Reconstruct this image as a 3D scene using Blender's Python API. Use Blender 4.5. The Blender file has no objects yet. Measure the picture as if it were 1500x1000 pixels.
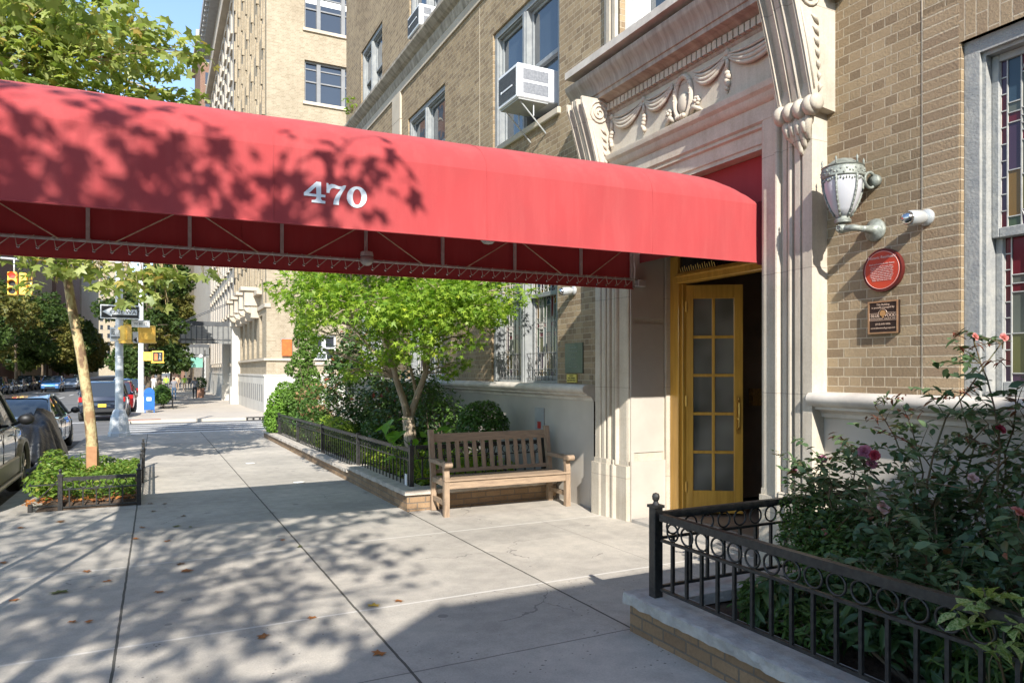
import bpy, bmesh, math, random
import numpy as np
from mathutils import Vector, Matrix
random.seed(7); RNG=np.random.default_rng(7)
PI=math.pi; R=math.radians
scene=bpy.context.scene; COL=scene.collection
W=0.0
def g(Y): return -.0125*Y if Y<45 else -.5625     # the pavement falls gently along the street

# ------------------------------------------------------------------ object helpers
def wloc(o):
    v=Vector((0,0,0))
    while o is not None:
        v=v+o.location+o.matrix_parent_inverse.translation if o.parent else v+o.location
        o=o.parent
    return v
def link(o,parent=None):
    COL.objects.link(o)
    if parent is not None:
        o.parent=parent; o.matrix_parent_inverse=Matrix.Translation(-wloc(parent))
    return o
def tag(o,label=None,cat=None,group=None,kind=None):
    if label: o['label']=label
    if cat: o['category']=cat
    if group: o['group']=group
    if kind: o['kind']=kind
    return o
def thing(name,label,cat,loc=(0,0,0),group=None):
    o=bpy.data.objects.new(name,None); o.empty_display_size=.1; COL.objects.link(o); o.location=loc
    return tag(o,label,cat,group)
def kids(o): return [c for c in COL.objects if c.parent==o]
def dup(o,parent=None,loc=None,rz=None,label=None,swap=None):
    ch=kids(o)
    c=o.copy(); COL.objects.link(c)
    if parent is not None: c.parent=parent
    for k in ch: dup(k,c)
    if loc is not None: c.location=loc
    if rz is not None: c.rotation_euler=(0,0,rz)
    if label: c['label']=label
    return c

class M:
    def __init__(s): s.v=[]; s.f=[]; s.mi=[]; s.cur=0
    def add(s,vs,fs):
        n=len(s.v); s.v+=[tuple(p) for p in vs]
        for f in fs: s.f.append(tuple(n+i for i in f)); s.mi.append(s.cur)
        return s
    def box(s,x0,x1,y0,y1,z0,z1):
        return s.add([(x0,y0,z0),(x1,y0,z0),(x1,y1,z0),(x0,y1,z0),(x0,y0,z1),(x1,y0,z1),(x1,y1,z1),(x0,y1,z1)],
          [(0,3,2,1),(4,5,6,7),(0,1,5,4),(1,2,6,5),(2,3,7,6),(3,0,4,7)])
    def rbox(s,x0,x1,y0,y1,z0,z1,b):
        # box with chamfered edges
        bm=bmesh.new()
        vs=[bm.verts.new(p) for p in [(x0,y0,z0),(x1,y0,z0),(x1,y1,z0),(x0,y1,z0),(x0,y0,z1),(x1,y0,z1),(x1,y1,z1),(x0,y1,z1)]]
        for f in [(0,3,2,1),(4,5,6,7),(0,1,5,4),(1,2,6,5),(2,3,7,6),(3,0,4,7)]: bm.faces.new([vs[i] for i in f])
        bmesh.ops.bevel(bm,geom=bm.edges[:],offset=b,segments=1,affect='EDGES')
        bm.verts.index_update()
        s.add([v.co[:] for v in bm.verts],[[v.index for v in f.verts] for f in bm.faces]); bm.free(); return s
    def quad(s,a,b,c,d): return s.add([a,b,c,d],[(0,1,2,3)])
    def tube(s,pts,r,n=8,cap=True,closed=False):
        pts=[Vector(p) for p in pts]; N=len(pts)
        rs=r if isinstance(r,(list,tuple)) else [r]*N
        prev=None; vs=[]; 
        for i,p in enumerate(pts):
            if closed: t=(pts[(i+1)%N]-pts[i-1])
            else: t=(pts[min(i+1,N-1)]-pts[max(i-1,0)])
            if t.length<1e-9: t=Vector((0,0,1))
            t.normalize()
            if prev is None:
                a=Vector((0,0,1)) if abs(t.z)<.9 else Vector((1,0,0))
                u=t.cross(a).normalized()
            else:
                u=(prev-t*prev.dot(t))
                u=u.normalized() if u.length>1e-6 else t.cross(Vector((0,0,1))).normalized()
            prev=u; w=t.cross(u)
            for k in range(n):
                an=2*PI*k/n; vs.append(p+(u*math.cos(an)+w*math.sin(an))*rs[i])
        fs=[]
        for i in range(N if closed else N-1):
            j=(i+1)%N
            for k in range(n):
                k2=(k+1)%n; fs.append((i*n+k,i*n+k2,j*n+k2,j*n+k))
        if cap and not closed:
            fs.append(tuple(range(n))[::-1]); fs.append(tuple((N-1)*n+k for k in range(n)))
        return s.add(vs,fs)
    def cyl(s,a,b,r,n=12,r2=None): return s.tube([a,b],[r,r if r2 is None else r2],n)
    def lathe(s,prof,c=(0,0,0),n=24,axis='z'):
        # prof list of (r,h)
        vs=[];fs=[]
        for (r,h) in prof:
            for k in range(n):
                an=2*PI*k/n; a,b=r*math.cos(an),r*math.sin(an)
                p={'z':(a,b,h),'x':(h,a,b),'y':(b,h,a)}[axis]
                vs.append((c[0]+p[0],c[1]+p[1],c[2]+p[2]))
        m=len(prof)
        for i in range(m-1):
            for k in range(n):
                k2=(k+1)%n; fs.append((i*n+k,i*n+k2,(i+1)*n+k2,(i+1)*n+k))
        fs.append(tuple(range(n))[::-1]); fs.append(tuple((m-1)*n+k for k in range(n)))
        return s.add(vs,fs)
    def ball(s,c,rx,ry=None,rz=None,n=12,m=8):
        ry=rx if ry is None else ry; rz=rx if rz is None else rz
        vs=[(c[0],c[1],c[2]-rz)]
        for i in range(1,m):
            ph=-PI/2+PI*i/m
            for k in range(n):
                an=2*PI*k/n; vs.append((c[0]+rx*math.cos(ph)*math.cos(an),c[1]+ry*math.cos(ph)*math.sin(an),c[2]+rz*math.sin(ph)))
        vs.append((c[0],c[1],c[2]+rz)); fs=[]
        for k in range(n):
            k2=(k+1)%n; fs.append((0,1+k2,1+k)); 
            for i in range(m-2): a=1+i*n; fs.append((a+k,a+k2,a+n+k2,a+n+k))
            a=1+(m-2)*n; fs.append((a+k,a+k2,len(vs)-1))
        return s.add(vs,fs)
    def prism(s,poly,a0,a1,axis='y'):
        # poly in the two other axes; axis x: (y,z), y: (x,z), z: (x,y)
        def P(u,v,w): return {'x':(w,u,v),'y':(u,w,v),'z':(u,v,w)}[axis]
        n=len(poly)
        vs=[P(u,v,a0) for u,v in poly]+[P(u,v,a1) for u,v in poly]
        fs=[tuple(range(n))[::-1],tuple(range(n,2*n))]
        for i in range(n): j=(i+1)%n; fs.append((i,j,n+j,n+i))
        return s.add(vs,fs)
    def strip(s,prof,a0,a1,axis='y',seg=1):
        # open profile swept along an axis (moulding)
        def P(u,v,w): return {'x':(w,u,v),'y':(u,w,v),'z':(u,v,w)}[axis]
        n=len(prof); vs=[]
        for q in range(seg+1):
            w=a0+(a1-a0)*q/seg; vs+=[P(u,v,w) for u,v in prof]
        fs=[]
        for q in range(seg):
            for i in range(n-1): fs.append((q*n+i,q*n+i+1,(q+1)*n+i+1,(q+1)*n+i))
        return s.add(vs,fs)
    def torus(s,c,R_,r,axis='x',n=20,m=8,sy=1,a0=0,a1=2*PI):
        full=abs(a1-a0-2*PI)<1e-6
        pts=[]
        N=n if full else n+1
        for k in range(N):
            an=a0+(a1-a0)*k/n; u,v=R_*math.cos(an),R_*sy*math.sin(an)
            p={'x':(0,u,v),'y':(u,0,v),'z':(u,v,0)}[axis]
            pts.append((c[0]+p[0],c[1]+p[1],c[2]+p[2]))
        return s.tube(pts,r,m,closed=full)
    def mesh(s,name,mats,smooth=False):
        me=bpy.data.meshes.new(name); me.from_pydata(s.v,[],s.f)
        if not isinstance(mats,(list,tuple)): mats=[mats]
        for m in mats: me.materials.append(m)
        if len(mats)>1: me.polygons.foreach_set('material_index',s.mi)
        if smooth: me.polygons.foreach_set('use_smooth',[True]*len(me.polygons))
        me.update(); return me
    def build(s,name,mats,parent=None,smooth=False,angle=None):
        me=s.mesh(name,mats,smooth or angle is not None)
        bm=bmesh.new(); bm.from_mesh(me); bmesh.ops.recalc_face_normals(bm,faces=bm.faces[:])
        if angle is not None:
            a=R(angle)
            for e in bm.edges:
                if len(e.link_faces)==2 and e.calc_face_angle(0)>a: e.smooth=False
        bm.to_mesh(me); bm.free()
        return link(bpy.data.objects.new(name,me),parent)

def bent(o): return o
# ------------------------------------------------------------------ materials
MATS={}
def nt(name):
    m=bpy.data.materials.new(name); m.use_nodes=True; t=m.node_tree; t.nodes.clear()
    out=t.nodes.new('ShaderNodeOutputMaterial'); b=t.nodes.new('ShaderNodeBsdfPrincipled'); t.links.new(b.outputs[0],out.inputs[0])
    return m,t,b,out
def N(t,k,**kw):
    n=t.nodes.new(k)
    for a,v in kw.items(): setattr(n,a,v)
    return n
def ramp(t,fac,stops):
    r=t.nodes.new('ShaderNodeValToRGB'); e=r.color_ramp.elements
    while len(e)<len(stops): e.new(.5)
    for i,(p,c) in enumerate(stops): e[i].position=p; e[i].color=(c[0],c[1],c[2],1) if hasattr(c,'__len__') else (c,c,c,1)
    t.links.new(fac,r.inputs[0]); return r.outputs[0]
def noise(t,vec,scale,detail=4,rough=.6):
    n=t.nodes.new('ShaderNodeTexNoise'); n.inputs['Scale'].default_value=scale; n.inputs['Detail'].default_value=detail; n.inputs['Roughness'].default_value=rough
    if vec is not None: t.links.new(vec,n.inputs['Vector'])
    return n.outputs['Fac']
def mixc(t,f,a,b,mode='MIX'):
    m=t.nodes.new('ShaderNodeMix'); m.data_type='RGBA'; m.blend_type=mode
    for i,x in ((0,f),(6,a),(7,b)):
        if hasattr(x,'links') or hasattr(x,'is_output'): t.links.new(x,m.inputs[i])
        elif i==0: m.inputs[i].default_value=x
        else: m.inputs[i].default_value=(x[0],x[1],x[2],1)
    return m.outputs[2]
def math_(t,op,a,b=None,c=None):
    m=t.nodes.new('ShaderNodeMath'); m.operation=op
    for i,x in enumerate((a,b,c)):
        if x is None: continue
        if hasattr(x,'is_output'): t.links.new(x,m.inputs[i])
        else: m.inputs[i].default_value=x
    return m.outputs[0]
def bump(t,b,h,strength=.3,dist=.01,prev=None):
    n=t.nodes.new('ShaderNodeBump'); n.inputs['Strength'].default_value=strength; n.inputs['Distance'].default_value=dist
    t.links.new(h,n.inputs['Height'])
    if prev is not None: t.links.new(prev,n.inputs['Normal'])
    t.links.new(n.outputs[0],b.inputs['Normal']); return n.outputs[0]
def pm(name,c,c2=None,scale=3,rough=.6,metal=0,bmp=0,bscale=40,spec=.5,coat=0,stretch=None,detail=5,lo=.35,hi=.65,dist=.01):
    m,t,b,out=nt(name)
    co=N(t,'ShaderNodeTexCoord').outputs['Object']
    if stretch:
        mp=N(t,'ShaderNodeMapping'); mp.inputs['Scale'].default_value=stretch; t.links.new(co,mp.inputs[0]); co=mp.outputs[0]
    if c2 is None: c2=tuple(x*.82 for x in c)
    f=noise(t,co,scale,detail); t.links.new(ramp(t,f,[(lo,c),(hi,c2)]),b.inputs['Base Color'])
    b.inputs['Roughness'].default_value=rough; b.inputs['Metallic'].default_value=metal
    b.inputs['Specular IOR Level'].default_value=spec; b.inputs['Coat Weight'].default_value=coat
    if bmp: bump(t,b,noise(t,co,bscale,6),bmp,dist)
    MATS[name]=m; return m
def wallvec(t):
    # world position folded onto the wall plane: (along, height)
    ge=N(t,'ShaderNodeNewGeometry'); sp=N(t,'ShaderNodeSeparateXYZ'); t.links.new(ge.outputs['Position'],sp.inputs[0])
    sn=N(t,'ShaderNodeSeparateXYZ'); t.links.new(ge.outputs['True Normal'],sn.inputs[0])
    isx=math_(t,'GREATER_THAN',math_(t,'ABSOLUTE',sn.outputs[0]),.5)
    u=math_(t,'ADD',math_(t,'MULTIPLY',isx,sp.outputs[1]),math_(t,'MULTIPLY',math_(t,'SUBTRACT',1,isx),sp.outputs[0]))
    cb=N(t,'ShaderNodeCombineXYZ'); t.links.new(u,cb.inputs[0]); t.links.new(sp.outputs[2],cb.inputs[1])
    return cb.outputs[0],ge.outputs['Position']
def brickmat(name,c1,c2,mortar,bw=.208,rh=.0765,ms=.006,squash=.5,bmp=.6,stain=.25,dirt=(.5,.45,.4),swap=False,off=.5,ush=0):
    m,t,b,out=nt(name)
    v,pos=wallvec(t)
    # slight wobble of the joints
    nz=N(t,'ShaderNodeTexNoise'); nz.inputs['Scale'].default_value=9; nz.inputs['Detail'].default_value=2; t.links.new(pos,nz.inputs['Vector'])
    vm=N(t,'ShaderNodeVectorMath',operation='MULTIPLY_ADD'); vm.inputs[1].default_value=(.006,.006,0)
    t.links.new(nz.outputs['Color'],vm.inputs[0]); t.links.new(v,vm.inputs[2]); v=vm.outputs[0]
    if ush:
        va_=N(t,'ShaderNodeVectorMath',operation='ADD'); va_.inputs[1].default_value=(ush,0,0); t.links.new(v,va_.inputs[0]); v=va_.outputs[0]
    if swap:
        sp=N(t,'ShaderNodeSeparateXYZ'); t.links.new(v,sp.inputs[0]); cb=N(t,'ShaderNodeCombineXYZ')
        t.links.new(sp.outputs[1],cb.inputs[0]); t.links.new(sp.outputs[0],cb.inputs[1]); v=cb.outputs[0]
    br=N(t,'ShaderNodeTexBrick'); br.offset=off; br.offset_frequency=2; br.squash=squash; br.squash_frequency=2
    br.inputs['Scale'].default_value=1; br.inputs['Brick Width'].default_value=bw; br.inputs['Row Height'].default_value=rh
    br.inputs['Mortar Size'].default_value=ms; br.inputs['Mortar Smooth'].default_value=.25; br.inputs['Bias'].default_value=-.1
    br.inputs['Color1'].default_value=(*c1,1); br.inputs['Color2'].default_value=(*c2,1); br.inputs['Mortar'].default_value=(*mortar,1)
    t.links.new(v,br.inputs['Vector'])
    sm=N(t,'ShaderNodeMapping'); sm.inputs['Scale'].default_value=(1,1,.45); t.links.new(pos,sm.inputs[0])
    big=noise(t,sm.outputs[0],1.3,6,.65); fine=noise(t,pos,55,5,.7)
    c=mixc(t,1,br.outputs['Color'],ramp(t,big,[(.38,(1,1,1)),(.72,dirt)]),'MULTIPLY')
    c=mixc(t,stain,br.outputs['Color'],c)
    c=mixc(t,.55,c,ramp(t,fine,[(.3,(.7,.68,.66)),(.7,(1.15,1.12,1.08))]),'MULTIPLY')
    t.links.new(c,b.inputs['Base Color']); b.inputs['Roughness'].default_value=.85; b.inputs['Specular IOR Level'].default_value=.25
    h=math_(t,'ADD',math_(t,'MULTIPLY',br.outputs['Fac'],-1),math_(t,'MULTIPLY',fine,.35))
    bump(t,b,h,bmp,.02)
    MATS[name]=m; return m
def leafmat(name,a,b_,tr=.4,rough=.5,third=None):
    m=bpy.data.materials.new(name); m.use_nodes=True; t=m.node_tree; t.nodes.clear()
    out=N(t,'ShaderNodeOutputMaterial'); p=N(t,'ShaderNodeBsdfPrincipled'); tl=N(t,'ShaderNodeBsdfTranslucent'); mx=N(t,'ShaderNodeMixShader')
    ge=N(t,'ShaderNodeNewGeometry'); rnd=ge.outputs['Random Per Island']
    st=[(0,a),(.75 if third else 1,b_)]
    if third: st+=[(.93,b_),(1,third)]
    co=ramp(t,rnd,st)
    nz=noise(t,ge.outputs['Position'],1.6,2); co=mixc(t,1,co,ramp(t,nz,[(.3,(.75,.8,.75)),(.7,(1.2,1.15,1.1))]),'MULTIPLY')
    t.links.new(co,p.inputs['Base Color']); p.inputs['Roughness'].default_value=rough; p.inputs['Specular IOR Level'].default_value=.35
    lt=mixc(t,1,co,(1.25,1.35,.7),'MULTIPLY')
    t.links.new(lt,tl.inputs[0]); mx.inputs[0].default_value=tr
    t.links.new(p.outputs[0],mx.inputs[1]); t.links.new(tl.outputs[0],mx.inputs[2]); t.links.new(mx.outputs[0],out.inputs[0])
    MATS[name]=m; return m
def glassmat(name,c=(.02,.025,.03),rough=.04,wob=.0,spec=.9):
    m,t,b,out=nt(name); b.inputs['Base Color'].default_value=(*c,1); b.inputs['Roughness'].default_value=rough
    b.inputs['Specular IOR Level'].default_value=spec; b.inputs['IOR'].default_value=1.6
    if wob:
        co=N(t,'ShaderNodeTexCoord').outputs['Object']; bump(t,b,noise(t,co,1.6,2),wob,.05)
    MATS[name]=m; return m

# ------------------------------------------------------------------ camera, sun, sky
A=R(26.65)
cd=bpy.data.cameras.new('camera'); cam=bpy.data.objects.new('camera',cd); COL.objects.link(cam); scene.camera=cam
cam.location=(0,0,1.65); cam.rotation_euler=(R(90),0,-A)
cd.sensor_width=36; cd.lens=1040/1500*36; cd.shift_y=43/1500; cd.clip_end=2000; cd.clip_start=.05
sd=bpy.data.lights.new('sun','SUN'); sd.energy=4.55; sd.angle=R(.52); sd.color=(1,.955,.885)
sun=bpy.data.objects.new('sun',sd); COL.objects.link(sun)
LD=Vector((.29,1,-.675)).normalized()
sun.rotation_euler=LD.to_track_quat('-Z','Y').to_euler()
wd=bpy.data.worlds.new('World'); scene.world=wd; wd.use_nodes=True; t=wd.node_tree
sk=t.nodes.new('ShaderNodeTexSky'); sk.sky_type='NISHITA'; sk.sun_disc=False; sk.sun_elevation=R(33); sk.sun_rotation=R(196.2)
sk.altitude=300; sk.air_density=1.1; sk.dust_density=.25; sk.ozone_density=1.5
t.links.new(sk.outputs[0],t.nodes['Background'].inputs[0]); t.nodes['Background'].inputs[1].default_value=.15
scene.view_settings.view_transform='Standard'; scene.view_settings.look='None'; scene.view_settings.exposure=.98; scene.view_settings.gamma=1
scene.render.resolution_x=1024; scene.render.resolution_y=682
scene.cycles.max_bounces=8; scene.cycles.transparent_max_bounces=8; scene.cycles.sample_clamp_indirect=6

# palette
BR=brickmat('near_brick',(.38,.29,.18),(.225,.165,.105),(.50,.42,.305),stain=.5,ms=.006,bmp=1.0)
BRQ=brickmat('quoin_brick',(.38,.285,.18),(.25,.18,.12),(.52,.44,.32),bw=.281,squash=1,ms=.0072,bmp=1.0,off=0,ush=-3.007)
BRS=brickmat('soldier_brick',(.38,.285,.18),(.27,.195,.13),(.50,.42,.31),squash=1,swap=True,bw=.24,ms=.0055,stain=.3)
BRP=brickmat('planter_brick',(.36,.245,.145),(.25,.165,.10),(.20,.17,.14),bw=.21,squash=1,stain=.5,ms=.006,bmp=.9)
BRF=brickmat('pale_brick',(.385,.325,.235),(.29,.24,.165),(.44,.39,.31),bw=.24,rh=.085,squash=.5,stain=.35,bmp=.4)
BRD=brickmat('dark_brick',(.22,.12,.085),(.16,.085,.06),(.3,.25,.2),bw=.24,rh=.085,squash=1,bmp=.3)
BRW=brickmat('white_brick',(.50,.46,.40),(.42,.38,.33),(.52,.48,.42),bw=.24,rh=.085,squash=1,bmp=.3)
def stonemat():
    m,t,b,out=nt('portal_stone'); co=N(t,'ShaderNodeNewGeometry').outputs['Position']
    c=ramp(t,noise(t,co,2.4,6,.65),[(.32,(.54,.485,.40)),(.5,(.50,.445,.36)),(.7,(.42,.365,.29))])
    mp=N(t,'ShaderNodeMapping'); mp.inputs['Scale'].default_value=(5,5,.35); t.links.new(co,mp.inputs[0])
    c=mixc(t,.4,c,ramp(t,noise(t,mp.outputs[0],2.2,6,.7),[(.40,(1.03,1.03,1.03)),(.66,(.74,.71,.66))]),'MULTIPLY')
    c=mixc(t,.7,c,ramp(t,noise(t,co,60,5,.7),[(.3,(.82,.82,.82)),(.7,(1.1,1.1,1.1))]),'MULTIPLY')
    sp=N(t,'ShaderNodeSeparateXYZ'); t.links.new(co,sp.inputs[0])
    jz=math_(t,'LESS_THAN',math_(t,'ABSOLUTE',math_(t,'SUBTRACT',math_(t,'FRACT',math_(t,'DIVIDE',math_(t,'ADD',sp.outputs[2],.12),1.05)),.5)),.0035)
    c=mixc(t,math_(t,'MULTIPLY',jz,.6),c,(.20,.17,.14))
    t.links.new(c,b.inputs['Base Color']); b.inputs['Roughness'].default_value=.78; b.inputs['Specular IOR Level'].default_value=.3
    bump(t,b,math_(t,'SUBTRACT',noise(t,co,45,6,.7),jz),.3,.008); MATS['portal_stone']=m; return m
STONE=stonemat()
STONEW=pm('worn_stone',(.26,.21,.17),(.40,.345,.28),3,.8,bmp=.3,bscale=25,stretch=(1,6,.6))
STUCCO=pm('painted_stucco',(.47,.43,.37),(.40,.36,.31),1.4,.7,bmp=.08,bscale=25)
LEDGE=pm('ledge_stone',(.60,.55,.48),(.44,.40,.35),4,.7,bmp=.18,bscale=20)
LIME=pm('limestone',(.54,.51,.45),(.45,.42,.37),.6,.8,bmp=.1,bscale=8)
LIMEY=pm('limestone_trim',(.50,.43,.34),(.40,.34,.26),.8,.8)
COPING=pm('bluestone_coping',(.47,.45,.41),(.33,.315,.29),9,.85,bmp=.7,bscale=22,dist=.02)
COPB=pm('sandstone_coping',(.52,.46,.39),(.36,.32,.27),6,.85,bmp=.4,bscale=22)
IRON=pm('black_iron',(.012,.012,.013),(.035,.033,.03),30,.38,bmp=.25,bscale=90,dist=.004)
WHITEP=pm('white_paint',(.80,.80,.78),(.70,.70,.68),5,.4)
GREYP=pm('grey_window_paint',(.20,.21,.215),(.27,.28,.275),8,.5,bmp=.15,bscale=30)
OLDP=pm('peeling_blue_paint',(.25,.255,.25),(.34,.335,.31),14,.7,bmp=.5,bscale=50)
GLASS=glassmat('window_glass',wob=.05)
GLASSU=glassmat('upper_glass',(.03,.04,.05),.02,.08,1.0)
DARK=pm('dark_interior',(.02,.018,.016),None,2,.9)
GUARD=pm('grey_window_guard',(.13,.13,.125),(.18,.18,.17),9,.6)
SOIL=pm('soil',(.045,.03,.02),(.10,.065,.04),14,.95,bmp=.8,bscale=35,dist=.03)
OAK=pm('oak_door',(.62,.35,.06),(.48,.26,.04),3,.32,stretch=(8,8,.7),bmp=.05,bscale=12,coat=.3)
TEAK=pm('teak',(.35,.25,.165),(.24,.17,.115),5,.6,stretch=(1.2,9,9),bmp=.15,bscale=12)
TEAKV=pm('teak_upright',(.35,.25,.165),(.24,.17,.115),5,.6,stretch=(9,9,1.2),bmp=.15,bscale=12)
STEEL=pm('grey_metal',(.42,.44,.44),(.5,.5,.48),12,.4,.3)
GALV=pm('pole_paint',(.62,.64,.64),(.50,.52,.53),3,.5,.1,bmp=.1,bscale=20)
YEL=pm('signal_yellow',(1.0,.60,.10),(.92,.52,.07),5,.4)
BLACK=pm('black_plastic',(.012,.012,.013),None,5,.5)
RUB=pm('tyre_rubber',(.02,.02,.02),(.035,.033,.03),12,.85)
ALLOY=pm('alloy_rim',(.50,.47,.40),(.4,.38,.33),5,.3,.8)
BRASS=pm('brass',(.65,.42,.12),None,5,.3,.9)
CHROME=pm('chrome',(.6,.6,.6),None,5,.15,1)
# ================================================================== SETTING
def sheet(name,x0,x1,y0,y1,dz,mat,thick=0,kind='structure',parent=None,step=3.0,ft=None):
    ft=ft or g; m=M(); ny=max(1,int((y1-y0)/step)); ys=[y0+(y1-y0)*i/ny for i in range(ny+1)]
    if y0<45<y1: ys=sorted(set(ys+[45.0]))
    vs=[];fs=[]
    for y in ys:
        z=ft(y)+dz; vs+=[(x0,y,z),(x1,y,z),(x1,y,z-thick),(x0,y,z-thick)]
    for i in range(len(ys)-1):
        a=i*4;b=a+4
        fs.append((a,a+1,b+1,b))
        if thick: fs+=[(a+1,a+2,b+2,b+1),(a+3,a,b,b+3)]
    if thick: fs+=[(0,3,2,1),(len(ys)*4-4,len(ys)*4-3,len(ys)*4-2,len(ys)*4-1)]
    m.add(vs,fs); o=m.build(name,mat,parent)
    if kind: tag(o,kind=kind)
    return o
def sidewalk_mat():
    m,t,b,out=nt('sidewalk_concrete')
    ge=N(t,'ShaderNodeNewGeometry'); pos=ge.outputs['Position']; sp=N(t,'ShaderNodeSeparateXYZ'); t.links.new(pos,sp.inputs[0]); X,Y=sp.outputs[0],sp.outputs[1]
    nz=math_(t,'MULTIPLY',math_(t,'SUBTRACT',noise(t,pos,5,2),.5),.012)
    Xn=math_(t,'ADD',X,nz); Yn=math_(t,'ADD',Y,nz)
    def line(c,at,w):
        return math_(t,'LESS_THAN',math_(t,'ABSOLUTE',math_(t,'SUBTRACT',c,at)),w)
    def union(cs):
        r=cs[0]
        for c in cs[1:]: r=math_(t,'MAXIMUM',r,c)
        return r
    xj=union([line(Xn,a,.0085) for a in (-.22,1.29,2.81)])
    x4=math_(t,'MULTIPLY',line(Xn,4.0,.006),math_(t,'LESS_THAN',Y,7.2))
    yd=union([line(Yn,a,.006) for a in (3.83,8.75,10.4,12.0,13.6,15.2,16.8,18.4,20,21.6,23.2,1.5,-.5)])
    yl=union([line(Yn,a,.012) for a in (5.02,7.17)])
    f1=noise(t,pos,1.1,6,.65); f2=noise(t,pos,90,4,.75); f3=noise(t,pos,7,5,.6)
    # slab-to-slab tone
    ix=math_(t,'FLOOR',math_(t,'DIVIDE',math_(t,'ADD',X,.22),1.515)); iy=math_(t,'FLOOR',math_(t,'DIVIDE',Y,1.6))
    cb=N(t,'ShaderNodeCombineXYZ'); t.links.new(ix,cb.inputs[0]); t.links.new(iy,cb.inputs[1])
    wn=N(t,'ShaderNodeTexWhiteNoise'); wn.noise_dimensions='2D'; t.links.new(cb.outputs[0],wn.inputs['Vector'])
    c=ramp(t,f1,[(.3,(.54,.50,.435)),(.5,(.485,.45,.395)),(.72,(.405,.38,.335))])
    c=mixc(t,.8,c,ramp(t,f3,[(.35,(.86,.86,.86)),(.65,(1.06,1.05,1.04))]),'MULTIPLY')
    c=mixc(t,1,c,ramp(t,wn.outputs['Value'],[(0,(.9,.9,.9)),(1,(1.04,1.03,1.02))]),'MULTIPLY')
    c=mixc(t,.8,c,ramp(t,f2,[(.3,(.78,.78,.78)),(.7,(1.14,1.14,1.14))]),'MULTIPLY')
    # dark aggregate flecks in the slabs nearest the camera
    vo=N(t,'ShaderNodeTexVoronoi'); vo.inputs['Scale'].default_value=21; vo.feature='F1'; t.links.new(pos,vo.inputs['Vector'])
    fl=math_(t,'LESS_THAN',vo.outputs['Distance'],ramp_val(t,noise(t,pos,3.5,3),.45,.62,.0,.17))
    near=math_(t,'MULTIPLY',math_(t,'LESS_THAN',Y,5.02),math_(t,'GREATER_THAN',X,-.22))
    fl=math_(t,'MULTIPLY',fl,math_(t,'ADD',math_(t,'MULTIPLY',near,.85),.08))
    c=mixc(t,fl,c,(.17,.155,.14))
    # gum spots
    vo2=N(t,'ShaderNodeTexVoronoi'); vo2.inputs['Scale'].default_value=1.7; t.links.new(pos,vo2.inputs['Vector'])
    gum=math_(t,'LESS_THAN',vo2.outputs['Distance'],.07); c=mixc(t,math_(t,'MULTIPLY',gum,.6),c,(.2,.19,.18))
    st1=noise(t,pos,.45,6,.7); c=mixc(t,.75,c,ramp(t,st1,[(.42,(1.03,1.02,1.0)),(.55,(.86,.85,.84)),(.68,(.74,.73,.72))]),'MULTIPLY')
    vo3=N(t,'ShaderNodeTexVoronoi'); vo3.feature='DISTANCE_TO_EDGE'; vo3.inputs['Scale'].default_value=.55
    wv=N(t,'ShaderNodeVectorMath',operation='MULTIPLY_ADD'); nn=N(t,'ShaderNodeTexNoise'); nn.inputs['Scale'].default_value=3; nn.inputs['Detail'].default_value=5; t.links.new(pos,nn.inputs['Vector']); wv.inputs[1].default_value=(.5,.5,0); t.links.new(nn.outputs['Color'],wv.inputs[0]); t.links.new(pos,wv.inputs[2]); t.links.new(wv.outputs[0],vo3.inputs['Vector'])
    crk=math_(t,'MULTIPLY',math_(t,'LESS_THAN',vo3.outputs['Distance'],.0022),math_(t,'GREATER_THAN',noise(t,pos,.5,2),.56)); c=mixc(t,math_(t,'MULTIPLY',crk,.6),c,(.15,.14,.13))
    c=mixc(t,math_(t,'MULTIPLY',yl,.75),c,(.62,.59,.54)); c=mixc(t,math_(t,'MULTIPLY',yd,.75),c,(.13,.12,.11)); c=mixc(t,math_(t,'MULTIPLY',x4,.5),c,(.2,.18,.16)); c=mixc(t,math_(t,'MULTIPLY',xj,.9),c,(.07,.065,.055))
    t.links.new(c,b.inputs['Base Color']); b.inputs['Roughness'].default_value=.88; b.inputs['Specular IOR Level'].default_value=.25
    h=math_(t,'SUBTRACT',math_(t,'ADD',math_(t,'MULTIPLY',f2,.3),math_(t,'MULTIPLY',f3,.3)),math_(t,'MULTIPLY',math_(t,'MAXIMUM',xj,yd),1.0))
    bump(t,b,h,.45,.008); return m
def ramp_val(t,fac,a,b_,lo,hi):
    mr=N(t,'ShaderNodeMapRange'); mr.inputs[1].default_value=a; mr.inputs[2].default_value=b_; mr.inputs[3].default_value=lo; mr.inputs[4].default_value=hi
    t.links.new(fac,mr.inputs[0]); return mr.outputs[0]
SIDE=sidewalk_mat()
ASPH=pm('asphalt',(.11,.108,.105),(.17,.165,.16),.7,.9,bmp=.5,bscale=70,detail=8)
ASPG=pm('gutter_asphalt',(.045,.04,.035),(.10,.085,.07),8,.9,bmp=.5,bscale=60)
PAVE2=pm('far_pavement',(.50,.44,.36),(.42,.37,.31),.9,.85,bmp=.2,bscale=30)
KERB=pm('kerb_stone',(.40,.37,.33),(.30,.28,.25),5,.85,bmp=.3,bscale=30)
LINE=pm('road_paint',(.66,.65,.62),(.42,.41,.40),7,.8,lo=.5,hi=.75)
GROUND=pm('ground_earth',(.16,.15,.14),(.2,.19,.17),.1,.95)
sheet('ground',-400,400,-120,900,-.30,GROUND,step=60)
sheet('avenue_road',-15.2,-1.85,-12,420,-.14,ASPH,step=20)
sheet('avenue_road',-1.849,-1.15,33.6,300,-.14,ASPH,step=20)
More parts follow.
